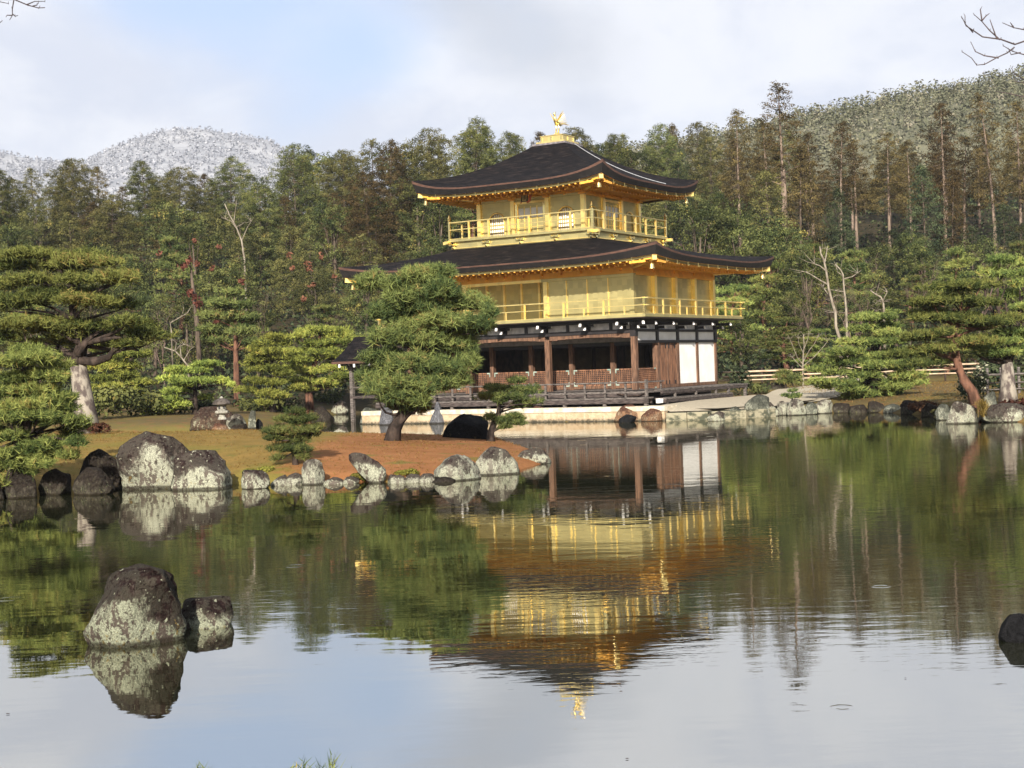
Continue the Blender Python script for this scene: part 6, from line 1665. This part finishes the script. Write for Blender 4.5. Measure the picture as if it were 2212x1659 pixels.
g = MB(); _b = at(425, 668, 92.6)
g.tube([np.array((.1, 0, gz(_b[0], _b[1]) - _b[2] - .3))] + [at(*q, 92.6) - _b for q in A(C4, [(1600, 660), (1590, 590), (1575, 480), (1565, 400), (1560, 320), (1530, 270)])], [.19, .16, .15, .12, .09, .06, .03], 7)
o = g.build('dead_trunk', MAT['bark'], None, True, tuple(_b)); tag(o, 'grey dead trunk draped with red vine in the left forest', 'tree trunk')

# ---- far forests, too many to count
def mass(name, label, pts, H, leaf, seed, per=26, card=.9, fat=.34):
    rs = np.random.default_rng(seed); n = len(pts)
    T = np.repeat(rs.uniform(0, 1, n), per)
    f = rs.uniform(0, 1, (n, per)); h = H * rs.uniform(.6, 1.3, (n, 1)); a = rs.uniform(0, 6.28, (n, per)); r = h * fat * np.sqrt(1 - f * .85) * rs.uniform(.5, 1, (n, per))
    C = np.stack([pts[:, 0:1] + np.cos(a) * r, pts[:, 1:2] + np.sin(a) * r, pts[:, 2:3] + f * h], -1).reshape(-1, 3)
    N = np.stack([np.cos(a), np.sin(a), f * 1.4], -1).reshape(-1, 3)
    V, F, ti = cards(C, card, rs, .5, T, unit(N))
    o = mesh_obj(name, V, F, MAT[leaf], tint=ti); o['kind'] = 'stuff'; o['label'] = label; o['category'] = 'forest'
    return o
rs = np.random.default_rng(71)
x = rs.uniform(-70, 300, 8200); y = rs.uniform(212, 385, 8200)
mass('hill_forest', 'frosted grey green forest covering the hill at the upper right', np.stack([x, y, hill_h(x, y) - .5], -1), 4.2, 'lf_hill', 72, 44, .38, .5)
x = rs.uniform(-740, 60, 14000); y = rs.uniform(900, 1515, 14000)
mass('snowy_forest', 'snow laden forest on the far white mountain', np.stack([x, y, snow_h(x, y) - 2], -1), 5.5, 'lf_snow', 73, 18, 1.25)
n = 16000; y = rs.uniform(84, 195, n); x = rs.uniform(-.44, .46, n) * y
q = np.stack([(x - HALL_X) * math.cos(HALL_RZ) + (y - HALL_Y) * math.sin(HALL_RZ), -(x - HALL_X) * math.sin(HALL_RZ) + (y - HALL_Y) * math.cos(HALL_RZ)], -1)
ok = (seg_dist(np.stack([x, y], -1), POND) < -2.5) & ~((q[:, 1] < 17) & (q[:, 0] > -17)) ; x, y = x[ok], y[ok]
C = np.repeat(np.stack([x, y, land_h(x, y)], -1), 5, 0); C = C + rs.normal(size=C.shape) * (.6, .6, .4) + (0, 0, .5)
V, F, ti = cards(C, .20, rs, .4)
o = mesh_obj('undergrowth', V, F, MAT['lf_deep'], tint=ti); o['kind'] = 'stuff'; o['label'] = 'dark leafy undergrowth on the forest slope'; o['category'] = 'undergrowth'

# ---- shrubs, tufts and small plants
def put_shrub(label, px, py, d, rad, H, leaf, seed, card=.10, n=600, who=None):
    o = shrub('shrub', rad, H, leaf, seed, card, n); p = at(px, py, d); z_ = gz(p[0], p[1]); o.location = (p[0], p[1], min(p[2] - .05, z_ - .03) if p[2] - z_ < 1.2 else p[2] - .05); tag(o, label, 'shrub'); return o
put_shrub('dark clipped shrub behind the pale pine trunk on the far bank', 228, 905, 68, 1.3, 1.5, 'lf_broad', 81, .12, 900)
put_shrub('dark clipped shrub left of the yellow layered pine', 292, 903, 70, 1.5, 1.4, 'lf_broad', 82, .12, 900)
put_shrub('olive shrub on the far bank under the yellow layered pine', 362, 898, 74, 1.2, .9, 'lf_cypress', 83, .12, 700)
for k_, (px_, py_, dd_, r_, h_, lf_, lb_) in enumerate([(330, 899, 74, 1.1, 1.0, 'lf_deep', 'dark shrub on the far bank right of the clipped shrubs'), (445, 896, 76, 1.2, .9, 'lf_deep', 'dark shrub behind the brown lantern boulder'), (565, 893, 80, 1.3, 1.0, 'lf_broad', 'dark green shrub on the far bank right of the slim upright stone'), (612, 890, 82, 1.2, 1.0, 'lf_deep', 'dark shrub under the bushy tiered pine'), (690, 884, 90, 1.6, 1.2, 'lf_broad', 'green shrub on the far bank behind the dark rock hump'), (140, 902, 70, 1.4, 1.4, 'lf_deep', 'dark shrub on the far bank left of the pale pine trunk')]):
    put_shrub(lb_, px_, py_, dd_, r_, h_, lf_, 300 + k_, .12, 800)
put_shrub('rusty brown low shrub at the foot of the tall spreading pine', 208, 924, 45.0, .40, .40, 'lf_rust', 84, .06, 500)
put_shrub('dark green fern between the squat boulder and the blotched stone', 503, 1044, 32.2, .28, .46, 'lf_broad', 85, .07, 420)
put_shrub('rusty low plants on the far shore by the fishing pavilion posts', 745, 896, 84, .9, .7, 'lf_rust', 86, .10, 500)
put_shrub('yellow green low plants on the far shore seen under the fishing pavilion', 835, 878, 96, 1.6, .6, 'lf_cypress', 87, .12, 600)
put_shrub('rusty shrub on the far bank left of the dark rock hump', 655, 898, 80, .9, .6, 'lf_rust', 88, .1, 500)
put_shrub('dark shrub against the hall end of the rail fence', 1598, 838, 73.5, .6, 1.6, 'lf_deep', 89, .10, 500)
put_shrub('low green shrub before the rail fence', 1640, 842, 74, .6, .6, 'lf_broad', 90, .09, 420)
put_shrub('leafy shrub on the rail fence left of the fan shaped tree', 1715, 830, 77, .6, .9, 'lf_broad', 91, .09, 420)
put_shrub('olive moss mound on the shaded right shore', 2040, 876, 53.5, .45, .32, 'lf_cypress', 92, .07, 420)
put_shrub('rusty mound on the shaded right bank', 1990, 858, 57, .7, .45, 'lf_rust', 93, .08, 450)
put_shrub('rust tinged shrub at the right edge behind the streaked boulder', 2196, 876, 50, .7, .45, 'lf_rust', 94, .07, 450)
put_shrub('pale shrub behind the leaning red trunk', 2082, 806, 60, .32, 1.05, 'lf_pale', 95, .08, 260)
put_shrub('pale shrub left of the thick grey trunk', 2122, 826, 62, .45, 1.25, 'lf_pale', 96, .08, 300)
put_shrub('dark shrub between the leaning red trunk and the thick grey trunk', 2100, 846, 56, .6, 1.3, 'lf_deep', 97, .08, 600)
put_shrub('dark leafy shrub behind the thick grey trunk at the right edge', 2150, 850, 62, 1.0, 1.5, 'lf_deep', 98, .10, 700)
put_shrub('dark leafy shrub filling the right edge behind the fence bars', 2210, 850, 62, 1.2, 1.7, 'lf_deep', 99, .10, 700)
for k_, (px_, py_, dd_, r_, lb_) in enumerate([(716, 1030, 32.2, .30, 'bright moss mound on the shore left of the tilted two tone rock'), (560, 1012, 33.2, .34, 'olive moss mound above the blotched brown stone'), (880, 1022, 32.4, .32, 'low moss mound above the flat cream edging stones'), (778, 1024, 32.3, .24, 'small moss mound behind the tilted two tone rock')]):
    put_shrub(lb_, px_, py_, dd_, r_, .16, 'lf_moss', 400 + k_, .035, 700)
rs = np.random.default_rng(99); p = at(2121, 893, 48.6)
C = rs.normal(size=(60, 3)) * (.07, .07, .0); V, F, ti = needles(C, np.tile((0, 0, 1.0), (60, 1)), .50, .030, 4, rs, .30)
o = mesh_obj('grass_tuft', V, F, MAT['lf_yellow'], tint=ti, loc=tuple(p)); tag(o, 'yellow grass tuft between the two bright right shore boulders', 'grass tuft')
# fine dry grass and litter over the island
n = 26000; x = rs.uniform(-26, 2.5, n); y = rs.uniform(30, 58, n); sd = seg_dist(np.stack([x, y], -1), ISLAND); ok = (sd > .25) & (fbm(np.stack([x * .7, y * .7, x * 0], -1), 4, 3) > -.12); x, y = x[ok], y[ok]
C = np.stack([x, y, island_h(x, y)], -1)
V, F, ti = needles(C, np.tile((0, 0, .8), (len(C), 1)), .055, .012, 3, rs, .8)
MAT['lf_litter'] = leaf_mat('dry_moss_blades', (.12, .065, .020), (.22, .145, .04), (.30, .20, .09), .2)
o = mesh_obj('dry_grass', V, F, MAT['lf_litter'], tint=ti); o['kind'] = 'stuff'; o['label'] = 'short dry moss and pine litter over the island'; o['category'] = 'grass'
n = 12000; x = rs.uniform(14, 34, n); y = rs.uniform(46, 80, n); sd = seg_dist(np.stack([x, y], -1), POND); ok = (sd < -.4); x, y = x[ok], y[ok]
C = np.stack([x, y, land_h(x, y)], -1); V, F, ti = needles(C, np.tile((0, 0, .8), (len(C), 1)), .08, .02, 3, rs, .8)
o = mesh_obj('dry_grass', V, F, MAT['lf_litter'], tint=ti); o['kind'] = 'stuff'; o['label'] = 'short dry grass over the right bank'; o['category'] = 'grass'

n = 70; x = rs.uniform(-9, 12, n); y = rs.uniform(8.5, 34, n); ok = seg_dist(np.stack([x, y], -1), ISLAND) < -.6; x, y = x[ok], y[ok]
V, F, ti = cards(np.stack([x, y, np.full(len(x), .004)], -1), .022, rs, 40)
V[:, 2] = .006
o = mesh_obj('floating_leaves', V, F, MAT['lf_rust'], tint=ti); o['kind'] = 'stuff'; o['label'] = 'scattered fallen leaves floating on the pond'; o['category'] = 'leaves'
# ---- twigs reaching in from trees beside the camera, pine tips at the bottom edge
def near_tree(label, d, trunk_px, limbs, r):
    base = np.array((7.2 if trunk_px > 1000 else -7.2, 2.8, 0)); base[2] = gz(base[0], base[1])
    root = empty('bare_tree', tuple(base)); tag(root, label, 'bare tree')
    t = MB(); b = MB(); q0 = at(limbs[0][0][0], limbs[0][0][1], d) - base
    s_ = -1 if trunk_px > 1000 else 1
    t.tube([(0, 0, -.3), (.02 * s_, 0, .8), (.10 * s_, .1, 2.0), tuple(q0 * (.10, .10, 0) + np.array((0, 0, 3.0))), tuple(q0 * (.38, .38, 0) + np.array((0, 0, q0[2] * .93))), tuple(q0 * (.7, .7, 0) + np.array((0, 0, q0[2] * 1.02))), q0], [.15, .12, .10, .075, .045, .022, r * 1.6], 8)
    t.tube([(.10 * s_, .1, 2.0), (.3 * -s_, .3, 3.2), (.5 * -s_, .2, 5.0)], [.08, .05, .02], 6); t.tube([tuple(q0 * (.10, .10, 0) + np.array((0, 0, 3.0))), (.4 * s_, -.4, 4.4), (.5 * s_, -.9, 5.6)], [.06, .035, .012], 6)
    rs = np.random.default_rng(int(d * 10))
    for i, pts in enumerate(limbs):
        q = [at(px, py, d) - base + rs.normal(size=3) * .004 for px, py in pts]
        rr = r * (1.0 if i == 0 else .72)
        b.tube(q, np.linspace(rr, rr * .45, len(q)), 5)
        for p_ in q[1:]:
            if rs.uniform() < .6: b.tube([p_ - (.0, 0, .004), p_ + (rs.normal() * .006, 0, .012)], [rr * .5, rr * .3], 4)
    t.build('trunk', MAT['bark'], root, True); b.build('branches', MAT['twig'], root)
CR5 = (1371.5, 0, .38)
near_tree('bare twigs reaching into the sky at the upper right corner', 9.0, 2700, [A(CR5, [(2420, 120), (2300, 175), (2210, 235), (2160, 258), (2080, 225), (1980, 205), (1920, 180), (1880, 140), (1860, 100)]), A(CR5, [(2160, 258), (2120, 300), (2060, 325), (1990, 360), (1950, 365), (1910, 325), (1860, 300)]), A(CR5, [(2080, 225), (2020, 170), (1970, 120), (1925, 85)]), A(CR5, [(1970, 120), (1965, 60), (1962, 45)]), A(CR5, [(1975, 118), (1995, 90), (2010, 76)]), A(CR5, [(2060, 215), (2035, 150), (2020, 105)]), A(CR5, [(2065, 322), (1990, 310), (1940, 290), (1910, 240)]), A(CR5, [(1925, 185), (1880, 135), (1872, 92)]), A(CR5, [(2420, 180), (2212, 168), (2150, 155), (2080, 125)]), A(CR5, [(2150, 155), (2130, 128)]), A(CR5, [(2380, 330), (2212, 312), (2150, 290), (2095, 262)]), A(CR5, [(2190, 305), (2140, 315), (2120, 270)]), A(CR5, [(2420, 460), (2212, 450), (2160, 420), (2135, 390)]), A(CR5, [(2400, 480), (2212, 470), (2150, 460)]), A(CR5, [(2400, 560), (2212, 545), (2130, 540), (2060, 520)])], .0065)
CL5 = (0, 0, .5)
near_tree('bare twig tips hanging into the upper left corner', 8.0, -420, [A(CL5, [(-160, -30), (-20, 5), (60, 0), (120, 20), (165, 38), (197, 33)]), A(CL5, [(60, 0), (55, 40), (50, 68), (44, 88)]), A(CL5, [(52, 66), (35, 70), (26, 72)]), A(CL5, [(52, 66), (68, 72), (80, 70)]), A(CL5, [(120, 18), (150, 5), (192, 3)]), A(CL5, [(-60, 10), (0, 8), (30, 14)]), A(CL5, [(140, 28), (160, 24), (172, 14)]), A(CL5, [(-30, 130), (0, 108), (14, 96)])], .005)
PB = empty('young_pine', tuple(np.array(ground(600, 1660, .80)) * np.array((0, 0, 0)) + np.array((at(600, 1660, 3.2)[0], 3.2, .78))))
tag(PB, 'pine needle tips poking up at the bottom edge of the photo', 'pine sapling')
rs = np.random.default_rng(5); C = []; D = []; bb = np.array(PB.location); t = MB()
for px, py, sp in ((433, 1672, 12), (445, 1668, 14), (545, 1690, 12), (556, 1685, 14), (600, 1690, 14), (640, 1684, 22), (655, 1672, 18), (680, 1684, 18), (700, 1674, 20), (718, 1664, 16), (735, 1680, 16), (470, 1700, 20), (510, 1705, 20), (575, 1712, 22), (620, 1712, 22), (765, 1700, 20)):
    q = at(px, py + 26, 3.2 + rs.uniform(-.08, .08)) - bb
    t.tube([(0, 0, -.1), q * (.4, .4, .6), q], [.016, .010, .006], 5)
    C.append(q + rs.normal(size=(3, 3)) * sp * .0006); D.append(np.tile((rs.normal() * .25, 0, 1.0), (3, 1)))
V, F, ti = needles(np.concatenate(C), np.concatenate(D), .048, .0032, 12, rs, .42)
t.build('stem', MAT['bark'], PB, True); mesh_obj('needles', V, F, MAT['lf_pinemid'], PB, tint=ti)
# ================================================================ fences, lantern
FN = empty('rail_fence', tuple(at(1565, 830, 80) * np.array((1, 1, 0)))); fb = np.array(FN.location)
tag(FN, 'long pale rail fence with three bars along the far side of the gravel path', 'fence')
MAT['fence'] = simple('pale_peeled_logs', (.34, .24, .16), (.52, .40, .28), 4, .8, stretch=(.6, 3, 3), bmp=.3)
for i, (ya, yb) in enumerate(((803.5, 789.5), (813, 799.5), (821.5, 808))):
    t = MB(); pts = []
    for k in range(12):
        f = k / 11; px = 1562 + (2125 - 1562) * f; q = at(px, ya + (yb - ya) * (px - 1590) / (2000 - 1590), 80) - fb
        pts.append(q)
    t.tube(pts, .055 - .008 * i, 7); t.build('rail', MAT['fence'], FN, True)
for k in range(9):
    px = 1580 + 66 * k; q = at(px, 800 - .034 * (px - 1590), 80) - fb
    g = MB(); g.tube([q + (0, .07, -1.3), q + (0, .07, .10)], .05, 7); g.build('post', MAT['wood_dark'], FN, True)
FN2 = empty('rail_fence', tuple(at(2100, 850, 59) * np.array((1, 1, 0)))); fb = np.array(FN2.location)
tag(FN2, 'dark weathered fence with grey bars and posts behind the thick grey trunk', 'fence')
for ya, rr in ((810, .045), (828, .030), (842, .026)):
    t = MB(); t.tube([at(px, ya - .034 * (px - 2130), 59) - fb for px in (2112, 2150, 2190, 2260)], rr, 6); t.build('rail', MAT['wood_grey'], FN2, True)
for px in (2132, 2162, 2200, 2236):
    t = MB(); q = at(px, 795 - .034 * (px - 2130), 59.1) - fb; t.tube([q, q - (0, 0, 1.5)], .06, 6); t.build('post', MAT['wood_grey'], FN2, True)

MAT['lantern'] = simple('pale_granite', (.20, .19, .16), (.32, .31, .27), 12, .9, bmp=.4, spec=.1)
MAT['lantern_cap'] = simple('dark_mossy_granite', (.04, .034, .03), (.10, .085, .075), 8, .95, bmp=.5, spec=.1)
lp = at(480, 906, 47.3); LN = empty('stone_lantern', tuple(lp)); s_ = 47.3 / F_PX
tag(LN, 'small stone lantern with a wide dark mushroom cap among rocks on the island', 'stone lantern')
for nm, prof, n_, mt in (('base', [(.15, 0), (.13, .06), (.10, .09), (.10, .17), (.14, .19)], 10, 'lantern'), ('platform', [(.20, .19), (.23, .22), (.23, .27), (.16, .29)], 6, 'lantern'),
                         ('light_box', [(.135, .29), (.155, .34), (.155, .45), (.13, .50)], 6, 'lantern'), ('cap', [(.18, .47), (.29, .475), (.305, .50), (.27, .57), (.20, .63), (.12, .665), (.05, .68)], 16, 'lantern_cap'), ('finial', [(.035, .655), (.06, .68), (.055, .71), (.012, .745)], 10, 'lantern')):
    g = MB(); g.lathe(prof, (0, 0, 0), n_); o = g.build(nm, MAT[mt], LN, nm in ('cap', 'finial'))
    if nm == 'light_box':
        w_ = MB()
        for a in (-math.pi / 2 - .35, -math.pi / 2 + .70): w_.box(.138 * math.cos(a) - .035, .138 * math.cos(a) + .035, .148 * math.sin(a) - .01, .148 * math.sin(a) + .01, .345, .435)
        w_.build('window', MAT['black'], o)

# ================================================================ thin winter haze
hm = bpy.data.materials.new('thin_haze'); hm.use_nodes = True
ht = NT(hm.node_tree)
for nd in list(ht.n):
    if nd.type != 'OUTPUT_MATERIAL': ht.n.remove(nd)
pv = ht.new('ShaderNodeVolumePrincipled'); pv.inputs['Color'].default_value = (.80, .88, 1.0, 1); pv.inputs['Density'].default_value = .00016; pv.inputs['Anisotropy'].default_value = .2
ht.link(pv.outputs[0], ht.n[0].inputs['Volume'])
g = MB(); g.box(-900, 700, -60, 1980, -3.5, 320); hz = g.build('haze', hm); hz['kind'] = 'stuff'

# ================================================================ a name for every tree of the wood
ORD = ['first', 'second', 'third', 'fourth', 'fifth', 'sixth', 'seventh', 'eighth', 'ninth', 'tenth', 'eleventh', 'twelfth', 'thirteenth', 'fourteenth']
def zone(px):
    for hi, z in ((215, 'left of the snowy mountain'), (430, 'below the snowy peak'), (640, 'below the snowy right flank'), (830, 'right of the snowy mountain'), (1010, 'by the upper roof left tip'), (1240, 'behind the upper roof left half'), (1480, 'behind the upper roof right half'), (1660, 'just right of the hall'), (1830, 'right of the tallest cedar'), (2030, 'under the wooded hill')):
        if px < hi: return z
    return 'toward the right edge'
def rowname(d):
    for lo, z in ((165, 'on the skyline'), (152, 'just under the skyline'), (138, 'in the upper rows'), (124, 'in the middle rows'), (111, 'in lower middle rows'), (100, 'in the lower rows')):
        if d > lo: return z
    return 'in the front row'
groups = {}
for rec in FOREST:
    o, kind, x, y, z, Hh, lb = rec
    px, py = proj((x, y, z + Hh))
    groups.setdefault((kind, rowname(y), zone(px)), []).append((px, o))
for (kind, rw, zn), lst in groups.items():
    lst.sort(key=lambda r: r[0]); wd, cat = KIND_WORDS[kind]
    for i, (px, o) in enumerate(lst):
        lb = (wd if len(lst) == 1 else '%s %s from left' % (ORD[i], wd)) + ' %s %s' % (rw, zn)
        if len(lb.split()) > 16: lb = lb.replace(' with a long bare trunk', '')
        tag(o, lb, cat, dict(tall='tall bare trunked cedars of the right hand wood').get(kind, '%ss of the forest slope' % wd))
for kind, lst in K.items():              # kinds that were never planted leave no model behind
    for o in lst:
        if not o.get('placed'):
            for c in list(o.children): bpy.data.objects.remove(c)
            bpy.data.objects.remove(o)
        else: pass
for o in bpy.data.objects:
    if 'placed' in o: del o['placed']
for o in bpy.data.objects:
    if 'label' in o and len(o['label'].split()) > 16: print('LONG', len(o['label'].split()), o['label'])
print('forest', len(FOREST), 'objects', len(bpy.data.objects))
